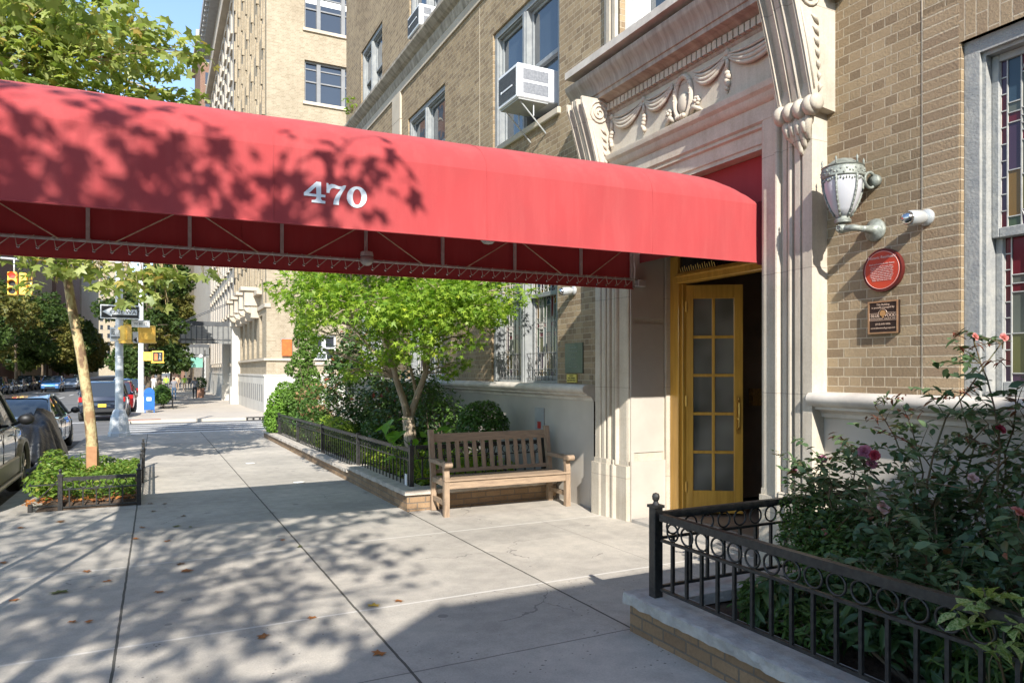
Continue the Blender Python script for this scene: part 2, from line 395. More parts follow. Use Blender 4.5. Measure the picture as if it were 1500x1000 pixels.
sheet('side_street_road',-1.85,70,25.0,33.6,-.13,ASPH)
sheet('side_street_road',-90,-15.2,25.0,33.6,-.13,ASPH)
sheet('gutter',-2.25,-1.851,-12,24.9,-.136,ASPG)
sw=sheet('pavement',-1.65,5.3,-10,25.0,0,SIDE,thick=.25,step=1.0)
sheet('kerb',-1.85,-1.651,-10,25.0,-.004,KERB,thick=.25)
sheet('far_block_pavement',-.95,8.3,33.6,300,0,PAVE2,thick=.25,step=3)
sheet('far_block_kerb',-1.15,-.951,33.4,300,-.004,KERB,thick=.25,step=20)
sheet('opposite_pavement',-20.5,-15.2,-10,420,0,PAVE2,thick=.25,step=20)
def floor_quad(name,x0,x1,y0,y1,dz,mat): return sheet(name,x0,x1,y0,y1,dz,mat,step=5)
for i in range(6):
    y=25.6+i*1.25
    floor_quad('crosswalk_stripe',-.95,6.5,y,y+.42,-.125,LINE)
for i in range(9):
    x=-3.0-i*1.35
    floor_quad('crosswalk_stripe',x-.32,x+.32,26.6,30.2,-.135,LINE)
floor_quad('stop_line',-15,-2.3,35.4,35.9,-.135,LINE)
for i in range(12): floor_quad('lane_line',-7.4,-7.26,39+i*8,43+i*8,-.135,LINE)
for i in range(12): floor_quad('lane_line',-11.4,-11.26,39+i*8,43+i*8,-.135,LINE)
floor_quad('lane_line',-4.4,-4.28,39,120,-.135,LINE)
tag(M().box(-1.1,.2,33.65,34.1,g(34)+.004,g(34)+.012).build('kerb_ramp_plate',pm('rust_plate',(.35,.12,.07),None,5,.8)),kind='structure')
# drain on the far corner
dr=thing('storm_drain','dark iron storm drain grate set in the far corner kerb of the side street','drain',(4.2,33.4,g(33.4)))
M().box(3.6,5.0,33.36,33.6,g(33.4)-.12,g(33.4)+.012).build('drain_frame',IRON,dr)
m=M()
for i in range(5): M().box(3.66+i*.27,3.84+i*.27,33.34,33.36,g(33.4)-.1,g(33.4)-.03).build('drain_slot',KERB,dr)

# ================================================================== wall builder
def holes_wall(m,axis,c,u0,u1,z0,z1,holes,depth,side=1):
    # rectangular wall in plane axis=c with real openings and reveals going to c+depth
    us=sorted(set([u0,u1]+[h[0] for h in holes]+[h[1] for h in holes])); zs=sorted(set([z0,z1]+[h[2] for h in holes]+[h[3] for h in holes]))
    us=[u for u in us if u0<=u<=u1]; zs=[z for z in zs if z0<=z<=z1]
    P=(lambda w,u,z:(w,u,z)) if axis=='x' else (lambda w,u,z:(u,w,z))
    for i in range(len(us)-1):
        for j in range(len(zs)-1):
            uc=(us[i]+us[i+1])/2; zc=(zs[j]+zs[j+1])/2
            if any(h[0]<uc<h[1] and h[2]<zc<h[3] for h in holes): continue
            q=[P(c,us[i],zs[j]),P(c,us[i+1],zs[j]),P(c,us[i+1],zs[j+1]),P(c,us[i],zs[j+1])]
            m.quad(*(q[::-1] if axis=='x' else q))
    for h in holes:
        a,b,z,Z=h[:4]; e=c+depth
        if z<=z0: m.quad(P(c,a,Z),P(c,b,Z),P(e,b,Z),P(e,a,Z)); continue
        m.quad(P(c,a,z),P(c,a,Z),P(e,a,Z),P(e,a,z)); m.quad(P(c,b,z),P(e,b,z),P(e,b,Z),P(c,b,Z))
        m.quad(P(c,a,z),P(e,a,z),P(e,b,z),P(c,b,z)); m.quad(P(c,a,Z),P(c,b,Z),P(e,b,Z),P(e,a,Z))

# ================================================================== NEAR BUILDING
WX=5.0
nb=thing('brick_apartment_building','tan brick apartment house on the right with an ornate carved stone doorway','building',(5,6,0))
H=[]  # (y0,y1,z0,z1)
G1,G2=1.47,3.93
ground_win=[(.75,3.01,G1,G2),(8.55,10.72,G1,G2),(12.9,15.1,G1,G2),(17.1,19.2,G1,G2)]
up_win=[(8.5,10.67,5.3,7.22),(12.85,15.1,5.3,7.22),(17.1,19.2,5.3,7.22)]
third=[(8.5,10.67,8.6,10.3),(12.85,15.0,8.6,10.3),(17.1,19.1,8.6,10.3),(4.5,7.2,8.6,10.3)]
porthole=[(4.71,6.73,-.3,3.66)]
centre=[(4.55,7.1,5.32,7.5)]
m=M(); holes_wall(m,'x',WX,-.9,20.8,1.40,13.5,ground_win+up_win+third+[(4.71,6.73,1.40,3.66)]+centre,.32)
m.quad((WX,20.8,-.6),(WX,20.8,13.5),(14,20.8,13.5),(14,20.8,-.6)); m.quad((WX,-.9,-.6),(14,-.9,-.6),(14,-.9,13.5),(WX,-.9,13.5)); m.quad((WX,-.9,13.5),(14,-.9,13.5),(14,20.8,13.5),(WX,20.8,13.5)); m.quad((14,-.9,-.6),(14,20.8,-.6),(14,20.8,13.5),(14,-.9,13.5))
m.build('wall',BR,nb)
m=M()
for (a,b) in ((-.9,4.12),(7.58,20.8)):
    m.quad((4.965,a,-.6),(4.965,a,1.36),(4.965,b,1.36),(4.965,b,-.6)); 
m.build('base_wall',STUCCO,nb)
# rounded ledge
lp=[(5.05,1.475),(4.84,1.475),(4.81,1.468),(4.79,1.45),(4.78,1.425),(4.785,1.40),(4.80,1.375),(4.83,1.36),(4.85,1.355),(4.85,1.335),(4.90,1.325),(4.93,1.30),(4.935,1.27),(5.0,1.262)]
for (a,b) in ((-.9,4.14),(7.56,20.8)):
    m=M(); m.strip(lp,a,b,'y',1); 
    m.add([(x,a,z) for x,z in lp],[tuple(range(len(lp)))]); m.add([(x,b,z) for x,z in lp],[tuple(range(len(lp)))[::-1]])
    m.build('stone_ledge',LEDGE,nb,angle=35)
# soldier courses (bricks on end) over the windows
def soldier(a,b,z):
    M().box(WX-.004,WX+.05,a,b,z,z+.30).build('brick_lintel',BRS,nb)
for (a,b,z0,z1) in ground_win: soldier(a-.02,b+.02,z1)
# belt cornice between second and third storeys
bp=[(5.0,8.16),(4.97,8.18),(4.95,8.24),(4.93,8.30),(4.93,8.36),(4.86,8.40),(4.80,8.46),(4.76,8.50),(4.76,8.56),(5.0,8.585)]
m=M(); m.strip(bp,-.9,20.83,'y'); m.add([(x,20.83,z) for x,z in bp],[tuple(range(len(bp)))])
m.build('belt_cornice',pm('weathered_cornice',(.20,.17,.13),(.40,.35,.28),3,.85,bmp=.3,bscale=14,stretch=(1,3,1)),nb)
M().box(4.965,5.02,-.9,20.82,7.98,8.16).build('belt_band',LIMEY,nb)
m=M()
for k in range(4): m.box(4.955,5.02,15.55,16.15,5.55+k*.61,6.15+k*.61)
m.build('stone_panel',LIMEY,nb)
m=M()
for k in range(4): m.box(4.955,5.02,7.62,7.9,5.75+k*.55,6.25+k*.55)

STG=[glassmat('stained_'+n,c,.16,.15,.3) for n,c in (('green',(.05,.085,.045)),('amber',(.17,.095,.02)),('red',(.10,.012,.018)),('purple',(.055,.03,.055)),('clear',(.10,.11,.09)),('olive',(.09,.09,.03)),('blue',(.035,.06,.085)))]
LEAD=pm('lead_came',(.50,.49,.45),(.34,.33,.31),9,.6)
def stained(parent,x,a,b,z0,z1,seed,frontal=1):
    rr=random.Random(seed); w=b-a
    panes=M(); lead=M()
    cols=[.05,.10,.15,.10,.16,.10,.15,.10,.05]; s=sum(cols); cols=[c/s*w for c in cols]
    y=a; edges=[a]
    for c in cols: edges.append(edges[-1]+c)
    h=z1-z0
    for i in range(9):
        ya,yb=edges[i],edges[i+1]
        if i in(0,8):
            n=max(3,int(h/.105)); zz=[z0+h*k/n for k in range(n+1)]; cols_=[2 if rr.random()<.7 else 3 for _ in range(n)]
        else:
            cut=[0,.06,.36+rr.uniform(-.03,.03),.62,.68,.74,1] if i%2 else [0,.09,.30,.5,.56,.9,1]
            zz=[z0+h*c for c in cut]; base=[0,1,3,5,4,6,0,2]; k0=(i*3+seed)%5
            cols_=[base[(k0+q)%8] if q not in(3,4) else (2 if q==3 else 4) for q in range(len(zz)-1)]
        for q in range(len(zz)-1):
            panes.cur=cols_[q]; panes.quad((x,ya,zz[q]),(x,ya,zz[q+1]),(x,yb,zz[q+1]),(x,yb,zz[q]))
            lead.box(x-.008,x+.001,ya,yb,zz[q]-.0035,zz[q]+.0035)
        lead.box(x-.009,x+.001,ya-.0035,ya+.0035,z0,z1)
        if i in(2,6):
            for zc in (z0+h*.60,z0+h*.645,z0+h*.69): lead.box(x-.009,x+.001,ya,yb,zc-.003,zc+.003)
            for yc in (ya+(yb-ya)*.33,ya+(yb-ya)*.66): lead.box(x-.0095,x+.001,yc-.003,yc+.003,z0+h*.60,z0+h*.69)
        if i in(2,4,6):   # pointed loops at top and bottom
            c=(ya+yb)/2; r=(yb-ya)/2
            for (zb,sg) in ((z0+.02,1),(z1-.02,-1)):
                lead.tube([(x-.006,ya,zb+sg*r*1.3),(x-.006,ya+r*.35,zb+sg*r*.5),(x-.006,c,zb),(x-.006,yb-r*.35,zb+sg*r*.5),(x-.006,yb,zb+sg*r*1.3)],.004,4)
    lead.box(x-.009,x+.001,b-.0035,b+.0035,z0,z1)
    p=panes.build('stained_pane',STG,parent); lead.build('lead_came',LEAD,p); return p
def sash(parent,x,a,b,z0,z1,fmat,gmat,w=.05,stain=None,blind=0):
    m=M(); d=.045
    m.rbox(x,x+d,a,a+w,z0,z1,.006); m.rbox(x,x+d,b-w,b,z0,z1,.006); m.rbox(x+.001,x+d-.001,a+w,b-w,z1-w,z1,.004); m.rbox(x+.001,x+d-.001,a+w,b-w,z0,z0+w*1.3,.004)
    s=m.build('sash',fmat,parent)
    if stain is not None: stained(s,x+.025,a+w,b-w,z0+w*1.3,z1-w,stain)
    else:
        M().quad((x+.025,a+w,z0+w),(x+.025,a+w,z1-w),(x+.025,b-w,z1-w),(x+.025,b-w,z0+w)).build('pane',gmat,s)
    return s
def window(parent,a,b,z0,z1,lights,fmat,gmat,stain=None,sill=True,x=WX,casing=.095,rec=.035,split=.5,mull=.13,label=None,grille=False,sd_=.08):
    w=M(); e=.003
    # casing with stepped profile
    for (p,q,dx) in ((0,casing,0),(casing*.35,casing*1.25,.03)):
        w.box(x+rec+dx,x+rec+.2,a+e,a+q,z0+e,z1-e); w.box(x+rec+dx,x+rec+.2,b-q,b-e,z0+e,z1-e); w.box(x+rec+dx+.001,x+rec+.199,a+q,b-q,z1-q,z1-e)
    ia,ib=a+casing*1.25,b-casing*1.25; zt=z1-casing*1.25; zb=z0+.04
    n=lights; wid=(ib-ia-mull*(n-1))/n
    for k in range(n-1):
        c=ia+wid*(k+1)+mull*k
        w.box(x+rec-.01,x+rec+.12,c,c+mull,z0+e,zt); w.box(x+rec-.03,x+rec-.01,c+mull*.28,c+mull*.72,z0+e,zt)
    w.box(x+rec+.02,x+rec+.12,ia,ib,z0+e,zb)
    o=w.build('window',fmat,parent)
    if label: o['label']=label
    for k in range(n):
        c=ia+(wid+mull)*k; zm=zb+(zt-zb)*split
        st=None if stain is None else stain+k
        sash(o,x+rec+sd_,c,c+wid,zm-.03,zt,fmat,gmat,stain=st)
        sash(o,x+rec+sd_+.047,c,c+wid,zb,zm+.02,fmat,gmat,stain=None if st is None else st+7)
        if grille:
            gm=M(); X=x+rec+.02
            for q in range(1,8): gm.cyl((X,c+wid*q/8,zb),(X,c+wid*q/8,zb+.42),.006,6)
            for zz in (.03,.16,.40): gm.cyl((X,c,zb+zz),(X,c+wid,zb+zz),.006,6)
            for q in range(3): gm.torus((X,c+wid*(q*2+1.5)/6.3,zb+.28),.055,.005,'x',14,5)
            gm.build('window_guard',GUARD,o)
    if sill:
        M().rbox(x-.05,x+rec+.1,a-.04,b+.04,z0-.10,z0-.001,.012).build('sill',LIMEY,o)
    return o
window(nb,*ground_win[0],2,OLDP,GLASS,stain=3,sill=False,split=.47,casing=.105,sd_=.09,label='stained glass window in a peeling blue grey frame')
M().box(5.02,5.32,.75,3.01,G1-.02,G1+.004).build('window_ledge',LEDGE,nb)
window(nb,*ground_win[1],2,GREYP,GLASS,stain=11,sill=False,split=.55,grille=True)
window(nb,*ground_win[2],2,GREYP,GLASS,stain=20,sill=False,split=.55)
window(nb,*ground_win[3],2,GREYP,GLASS,stain=31,sill=False,split=.55)
for q in up_win: window(nb,*q,2,GREYP,GLASSU)
for q in third: window(nb,*q,2,GREYP,GLASSU)
cw=window(nb,*centre[0],2,WHITEP,GLASSU,sill=False,rec=.10,casing=.2,mull=.3)
# fluted stone surround beside the centre window
m=M()
for (a,b) in ((7.1,7.34),(4.31,4.55)):
    for i,(u,v,x) in enumerate(((0,.06,4.95),(.06,.10,4.97),(.10,.17,4.94),(.17,.24,4.96))): m.box(x,5.02,a+u,a+v,5.2,7.6)
m.box(4.90,5.02,4.25,7.4,7.6,7.8)
m.build('window_surround',STONE,nb)
# control joints of the brickwork
M().box(4.995,5.02,3.02,3.285,1.48,4.23).build('brick_quoin',BRQ,nb)
m=M(); m.box(4.9965,5.01,3.286,3.292,1.48,8.1); m.box(4.996,5.01,11.2,11.208,5.2,8.1)
m.build('mortar_joint',pm('pale_mortar',(.5,.43,.33),None,5,.9),nb)

# ------------------------------------------------------------------ DOORWAY
def pier(y0,sgn,name='pilaster'):
    # plan profile from the opening outwards; s grows away from the opening
    prof=[(0,5.0),(0,4.885),(.03,4.875),(.17,4.875),(.175,4.855),(.185,4.84),(.20,4.835),(.215,4.84),(.225,4.855),(.23,4.885),(.255,4.885),(.26,4.862),(.30,4.862),(.305,4.88),(.325,4.88),(.33,4.845),(.345,4.835),(.36,4.835),(.375,4.845),(.38,4.878),(.40,4.878),(.405,4.84),(.42,4.83),(.47,4.83),(.475,4.86),(.49,4.86),(.495,4.83),(.505,4.822),(.60,4.822),(.60,5.0)]
    P=[(X,y0+sgn*s) for s,X in prof]
    m=M(); m.strip([(x,y) for x,y in P],.55,4.22,'z'); o=m.build(name,STONE,nb)
    # plinth
    pl=[(5.0,0),(4.85,0),(4.85,.20),(4.82,.23),(4.82,.27),(4.84,.29),(4.80,.34),(4.80,.44),(4.785,.47),(4.785,.63),(5.0,.63)]
    m=M(); q=[(x,y0+sgn*s) for x,s in pl]; m.prism(q,-.3,.545,'z')
    tp=[(5.0,0),(4.875,0),(4.87,.2),(4.83,.24),(4.85,.3),(4.815,.35),(4.815,.45),(4.81,.48),(4.81,.61),(5.0,.61)]
    q2=[(x,y0+sgn*s) for x,s in tp]; m.prism(q2,.545,.60,'z'); m.build('plinth',STONE,o)
    return o
pier(4.71,-1); pier(6.73,1)
m=M()   # splayed reveals, soffit of the recess
m.quad((4.90,6.729,-.3),(5.46,6.729,-.3),(5.46,6.729,3.655),(4.90,6.729,3.655)); m.quad((4.90,4.711,-.3),(4.90,4.711,3.655),(5.46,4.711,3.655),(5.46,4.711,-.3))
m.box(5.40,5.46,6.69,6.731,.0,3.66)
m.quad((4.9,4.70,3.655),(4.9,6.74,3.655),(5.46,6.74,3.655),(5.46,4.70,3.655))
m.build('door_reveal',STONE,nb)
m=M(); m.box(4.905,5.40,6.705,6.728,-.3,.60); m.box(4.905,4.95,6.71,6.728,.60,3.6); m.box(4.951,5.38,6.714,6.728,.70,2.2); m.box(4.951,5.38,6.714,6.728,2.26,3.6)
m.build('reveal_panel',STUCCO,nb)
# lintel bands between the piers
lt=[(5.46,3.66),(4.97,3.66),(4.97,3.70),(4.955,3.71),(4.955,3.83),(4.93,3.845),(4.93,3.86),(4.945,3.865),(4.945,3.88),(4.92,3.90),(4.92,4.04),(4.90,4.05),(4.88,4.08),(4.87,4.12),(4.84,4.15),(4.83,4.19),(4.83,4.205),(4.93,4.21),(4.93,4.215)]
lt=[lt[0]]+[(x-.0485,z) for x,z in lt[1:]]
m=M(); m.strip(lt,4.40,7.06,'y',1); m.build('lintel',STONE,nb,angle=30)
M().box(4.865,5.0,4.1,7.34,4.2,4.74).build('frieze',STONE,nb)
m=M(); m.box(4.955,5.0,4.11,4.5,4.2,5.2)
m.box(4.955,5.0,7.0,7.33,4.2,5.2); m.build('frieze_end',STONE,nb)
cp=[(4.865,4.70),(4.85,4.715),(4.845,4.73),(4.845,4.735),(4.835,4.735),(4.835,4.83),(4.82,4.84),(4.79,4.85),(4.77,4.865),(4.75,4.87),(4.69,4.872),(4.685,4.875),(4.68,4.92),(4.665,4.925),(4.66,4.95),(4.65,5.0),(4.62,5.05),(4.585,5.09),(4.57,5.12),(4.565,5.16),(4.59,5.175),(5.0,5.23)]
m=M(); m.strip(cp,3.9,7.62,'y'); n=len(cp)
m.add([(x,7.62,z) for x,z in cp]+[(5.0,7.62,4.70)],[tuple(range(n+1))]); m.add([(x,3.9,z) for x,z in cp]+[(5.0,3.9,4.70)],[tuple(range(n+1))[::-1]])
co=m.build('cornice',STONEW,nb,angle=40)
m=M()
for i in range(37):
    y=4.42+i*.0715; m.box(4.80,4.836,y,y+.054,4.742,4.822)
m.build('dentil_row',STONE,co)
M().box(4.52,5.0,4.0,7.55,5.235,5.32).build('cornice_slab',LEDGE,co)
def console(y0,y1):
    prof=[(4.455,5.0-.13),(4.46,4.80),(4.49,4.72),(4.53,4.60),(4.575,4.45),(4.62,4.30),(4.66,4.15),(4.70,4.0),(4.725,3.90),(4.735,3.86)]
    n=33; vs=[];w=y1-y0
    def dep(s):
        q=abs(s-.5)*2
        if q>.93: return .012
        if q>.86: return 0
        if q>.82: return .02
        if q>.34: return .05
        if q>.28: return .01
        if q>.20: return 0
        if q>.13: return .03
        return .004
    for x,z in prof:
        for k in range(n): s=k/(n-1); vs.append((x+dep(s)*(1 if z>3.9 else .3),y0+w*s,z))
    fs=[]
    for i in range(len(prof)-1):
        for k in range(n-1): fs.append((i*n+k,i*n+k+1,(i+1)*n+k+1,(i+1)*n+k))
    m=M(); m.add(vs,fs)
    side=[(5.0,4.87)]+prof+[(4.80,3.80),(5.0,3.78)]
    for y,dr in ((y0,1),(y1,-1)):
        m.add([(x,y,z) for x,z in side],[tuple(range(len(side)))[::dr]])
    m.quad((4.80,y0,3.80),(5.0,y0,3.78),(5.0,y1,3.78),(4.80,y1,3.80))
    c=m.build('console',STONE,nb)
    r=M()   # scroll of four rolls
    for k in range(4):
        a=y0-.03+k*(w+.05)/4; b=a+(w+.05)/4; 
        r.lathe([(.045,a),(.075,a+.015),(.085,(a+b)/2),(.075,b-.015),(.045,b)],(4.745,0,3.80),16,'y')
    r.lathe([(.03,y0-.06),(.062,y0-.05),(.068,y0-.03),(.068,y0)],(4.745,0,3.81),16,'y')
    r.build('scroll',STONE,c,smooth=True)
    d=M()   # acanthus drop
    for k in range(5):
        y=y0+.06+k*(w-.12)/4; L=.26-.05*abs(k-2)
        d.tube([(4.77,y,3.76),(4.755,y,3.70),(4.765,y+(2-k)*.012,3.62),(4.80,y+(2-k)*.02,3.74-L),(4.83,y+(2-k)*.03,3.70-L)],[.03,.036,.032,.022,.008],7)
    for k in range(4):
        y=y0+.09+k*(w-.18)/3; d.tube([(4.74,y,3.72),(4.73,y,3.67),(4.75,y,3.61),(4.775,y,3.60)],[.012,.024,.022,.008],6)
    d.build('acanthus',STONE,c,smooth=True)
    # carved spiral on the cheek
    s=M(); pts=[]
    for k in range(40):
        a=k*.42; rr=.15*(1-k/44); pts.append((4.70+rr*math.cos(a),y0-.006,4.70+rr*math.sin(a)))
    s.tube(pts,.012,6)
    for k in range(7):
        s.tube([(4.72+.035*k*.4,y0-.004,4.52-.09*k),(4.76+.02*k*.4,y0-.012,4.49-.09*k),(4.80,y0-.004,4.45-.09*k)],[.006,.02,.004],6)
    s.tube([(4.60,y0-.004,4.55),(4.68,y0-.006,4.25),(4.75,y0-.004,3.93)],.008,6)
    s.build('cheek_carving',STONE,c,smooth=True)
console(4.03,4.38); console(7.06,7.41)
# carved swags, ribbons and medallion on the frieze
fx=4.86
def swag(ya,yb,zt,drop,name='swag'):
    m=M()
    for k,(dd,r) in enumerate(((.35,.018),(.6,.022),(.8,.026),(1.0,.024))):
        pts=[]
        for i in range(15):
            s=i/14; pts.append((fx-.012-.02*math.sin(PI*s),ya+(yb-ya)*s,zt-.012*k-drop*dd*(4*s*(1-s))))
        m.tube(pts,[r*(.35+.65*math.sin(PI*i/14)) for i in range(15)],7)
    m.build(name,STONE,nb,smooth=True)
ce=5.74
swag(4.36,5.10,4.66,.16); swag(5.12,5.58,4.66,.15); swag(5.90,6.38,4.66,.15); swag(6.42,7.0,4.66,.16)
def ribbon(y):
    m=M(); m.ball((fx-.01,y,4.665),.025,.035,.035,10,6); m.tube([(fx,y,4.64),(fx-.01,y,4.50)],[.02,.024],6)
    for k in range(5): m.ball((fx-.012,y+random.uniform(-.018,.018),4.47-.035*k),.03,.036-.004*k,.03,8,6)
    m.tube([(fx,y,4.33),(fx-.01,y,4.28)],[.018,.004],6); m.build('ribbon_drop',STONE,nb,smooth=True)
for y in (4.36,5.11,6.40,7.02): ribbon(y)
m=M(); m.torus((fx-.01,ce,4.455),.125,.028,'x',28,8,sy=1.75); m.torus((fx-.03,ce,4.455),.125,.010,'x',28,6,sy=1.75)
m.ball((fx,ce,4.40),.04,.085,.11,14,8); md=m.build('medallion',STONE,nb,smooth=True)
m=M()
for sg in (-1,1):
    for k in range(7):
        a=k*.9; m.ball((fx-.02,ce+sg*(.21+.035*math.cos(a)),4.35+.035*math.sin(a)),.022,.02,.02,7,5)
    m.ball((fx-.035,ce+sg*.21,4.35),.022,.02,.02,8,5)
    m.tube([(fx-.01,ce+sg*.13,4.25),(fx-.03,ce+sg*.18,4.30),(fx-.02,ce+sg*.24,4.27),(fx-.01,ce+sg*.29,4.24)],[.02,.03,.024,.006],6)
for k in range(14):
    a=PI*k/13; m.ball((fx-.035,ce+.125*math.cos(a),4.455+.219*math.sin(a)),.012,.012,.012,6,4)
for k in range(4): m.ball((fx-.045,ce-.05+k*.033,4.255),.03,.024,.028,8,5)
m.build('rosette',STONE,md,smooth=True)

# lobby behind the door
LOB=pm('lobby_wall',(.30,.22,.16),(.20,.15,.11),2,.6)
m=M(); m.quad((5.5,6.9,0),(8.6,6.9,0),(8.6,6.9,3.4),(5.5,6.9,3.4)); m.quad((5.5,4.4,0),(5.5,4.4,3.4),(8.6,4.4,3.4),(8.6,4.4,0)); m.quad((8.6,4.4,0),(8.6,4.4,3.4),(8.6,6.9,3.4),(8.6,6.9,0)); m.quad((5.46,4.4,3.4),(5.46,6.9,3.4),(8.6,6.9,3.4),(8.6,4.4,3.4)); m.quad((5.46,4.4,-.04),(8.6,4.4,-.04),(8.6,6.9,-.04),(5.46,6.9,-.04))
m.build('lobby',LOB,nb)
M().box(4.87,5.75,4.72,6.65,-.2,-.045).build('threshold',KERB,nb)
# oak frame, transom and door leaf
m=M()
m.rbox(5.46,5.56,6.56,6.73,-.04,3.0,.01); m.rbox(5.44,5.50,6.52,6.56,-.04,2.68,.006); m.rbox(5.48,5.54,6.49,6.52,-.04,2.66,.005)
m.rbox(5.46,5.56,4.709,4.84,-.04,3.0,.01)
m.rbox(5.43,5.56,4.84,6.56,2.665,2.79,.012); m.rbox(5.41,5.45,4.84,6.56,2.735,2.76,.006); m.rbox(5.46,5.56,4.84,6.56,2.98,3.1,.01)
fr=m.build('door_frame',OAK,nb)
M().quad((5.50,4.84,2.79),(5.50,6.56,2.79),(5.50,6.56,2.98),(5.50,4.84,2.98)).build('transom_pane',glassmat('dark_glass',(.02,.018,.015),.08),fr)
m=M()
for i in range(16): m.cyl((5.425,6.45-i*.037,2.78),(5.405,6.45-i*.037,2.83+.01*(i%3)),.0045,5)
m.box(5.415,5.435,5.88,6.47,2.775,2.785); m.build('gilt_lettering',BRASS,fr)
def door_leaf(hx,hy,ang,L=.645,z0=.0,z1=2.65,nm='door'):
    # local: leaf along +x from the hinge, face towards -y
    r=M(); T=.045; sw_=.082
    r.rbox(0,sw_,0,T,z0,z1,.004); r.rbox(L-sw_-.02,L,0,T,z0,z1,.004); r.rbox(sw_,L-sw_-.02,.001,T-.001,z0,z0+.26,.004); r.rbox(sw_,L-sw_-.02,.001,T-.001,z1-.16,z1,.004)
    a,b=sw_,L-sw_-.02; za,zb=z0+.26,z1-.16; mid=(a+b)/2
    r.rbox(mid-.017,mid+.017,.008,T-.008,za,zb,.004)
    for k in range(1,5): z=za+(zb-za)*k/5; r.rbox(a,b,.009,T-.009,z-.017,z+.017,.004)
    d=r.build(nm,OAK,None); 
    pn=M(); 
    pn.quad((a,T/2,za),(b,T/2,za),(b,T/2,zb),(a,T/2,zb)); p=pn.build('pane',GLASSD,d)
    hb=M(); hx_=L-.055
    hb.box(hx_-.022,hx_+.022,-.006,0,.92,1.36); hb.tube([(hx_,-.005,1.30),(hx_,-.05,1.28),(hx_,-.055,1.14),(hx_,-.05,1.0),(hx_,-.005,.98)],.009,8); hb.ball((hx_+.0,-.02,1.10),.018,.018,.02,10,6); hb.ball((hx_,-.03,1.33),.014,n=8,m=6)
    hb.build('handle',BRASS,d,smooth=False)
    hg=M()
    for z in (.3,1.3,2.4): hg.cyl((0,-.006,z-.06),(0,-.006,z+.06),.012,8)
    hg.build('hinge',BRASS,d)
    d.parent=nb; d.matrix_parent_inverse=Matrix.Translation(-nb.location); d.location=(hx,hy,0); d.rotation_euler=(0,0,ang)
    return d
GLASSD=pm('door_glass',(.045,.047,.042),(.17,.175,.16),1.3,.05,spec=1.0,detail=2)  # paler noise patches in the colour stand in for reflections
d1=door_leaf(5.53,6.49,R(-33)); d1['label']='oak glazed door leaf standing half open'
m=M(); m.box(8.2,8.25,5.3,6.4,0,2.3); m.build('inner_door',pm('inner_wood',(.16,.07,.03),None,4,.5),nb)
M().box(6.9,8.0,6.80,6.88,1.20,1.42).build('lobby_sign',pm('amber_lobby_sign',(.5,.28,.08),(.2,.1,.03),30,.5),nb)
# ================================================================== AWNING
def canvas(name,c,tr=.12):
    m=bpy.data.materials.new(name); m.use_nodes=True; t=m.node_tree; t.nodes.clear()
    out=N(t,'ShaderNodeOutputMaterial'); p=N(t,'ShaderNodeBsdfPrincipled'); tl=N(t,'ShaderNodeBsdfTranslucent'); mx=N(t,'ShaderNodeMixShader')
    co=N(t,'ShaderNodeTexCoord').outputs['Object']
    mp=N(t,'ShaderNodeMapping'); mp.inputs['Scale'].default_value=(.8,1,.5); t.links.new(co,mp.inputs[0])
    f=noise(t,mp.outputs[0],2.2,6,.65)
    cc=ramp(t,f,[(.3,tuple(x*1.06 for x in c)),(.7,tuple(x*.9+.01 for x in c))])
    w=N(t,'ShaderNodeTexNoise'); w.inputs['Scale'].default_value=1; mp2=N(t,'ShaderNodeMapping'); mp2.inputs['Scale'].default_value=(260,260,260); t.links.new(co,mp2.inputs[0]); t.links.new(mp2.outputs[0],w.inputs['Vector'])
    cc=mixc(t,.25,cc,ramp(t,w.outputs['Fac'],[(.35,(.8,.8,.8)),(.65,(1.15,1.15,1.15))]),'MULTIPLY')
    t.links.new(cc,p.inputs['Base Color']); p.inputs['Roughness'].default_value=.75; p.inputs['Specular IOR Level'].default_value=.3; p.inputs['Sheen Weight'].default_value=.15
    b=N(t,'ShaderNodeBump'); b.inputs['Strength'].default_value=.25; b.inputs['Distance'].default_value=.03; t.links.new(noise(t,mp.outputs[0],1.1,3),b.inputs['Height']); t.links.new(b.outputs[0],p.inputs['Normal'])
    mp3=N(t,'ShaderNodeMapping'); mp3.inputs['Scale'].default_value=(5,5,.6); t.links.new(co,mp3.inputs[0]); cc=mixc(t,.6,cc,ramp(t,noise(t,mp3.outputs[0],1.4,6,.7),[(.45,(1,1,1)),(.68,(1.12,1.5,1.4))]),'MULTIPLY'); t.links.new(cc,p.inputs['Base Color'])
    tl.inputs[0].default_value=(c[0]*.9,c[1]*.5,c[2]*.6,1); mx.inputs[0].default_value=tr
    t.links.new(p.outputs[0],mx.inputs[1]); t.links.new(tl.outputs[0],mx.inputs[2]); t.links.new(mx.outputs[0],out.inputs[0]); return m
RED=canvas('red_canvas',(.375,.043,.045),.05); PANEL=canvas('panel_red_canvas',(.27,.018,.024),.02); RIM=canvas('shaded_red_canvas',(.22,.02,.03),.03)
AX0,AX1=-1.62,4.93; AY0,AY1=4.80,6.70; ZB=2.62; ZS=3.09; ZP=3.62
aw=thing('entrance_awning','long red canvas awning with the white number 470 running from the doorway to the kerb','awning',(-1.5,5.75,0))
def up(x): return .010+.0145*x
def upb(x): return -.014+.007*x
def arc(k=1.0,n=18,rise=1.0,ins=0):
    # cross-section over the top, from near eave to far eave
    c=(AY0+AY1)/2; hw=(AY1-AY0)/2-ins; h=.39*rise
    return [(c-hw*math.cos(PI*i/n)*(1 if True else 1), ZS+h*math.sin(PI*i/n)) for i in range(n+1)]
xs=[AX0+(4.42-AX0)*i/60 for i in range(61)]
rows=[]
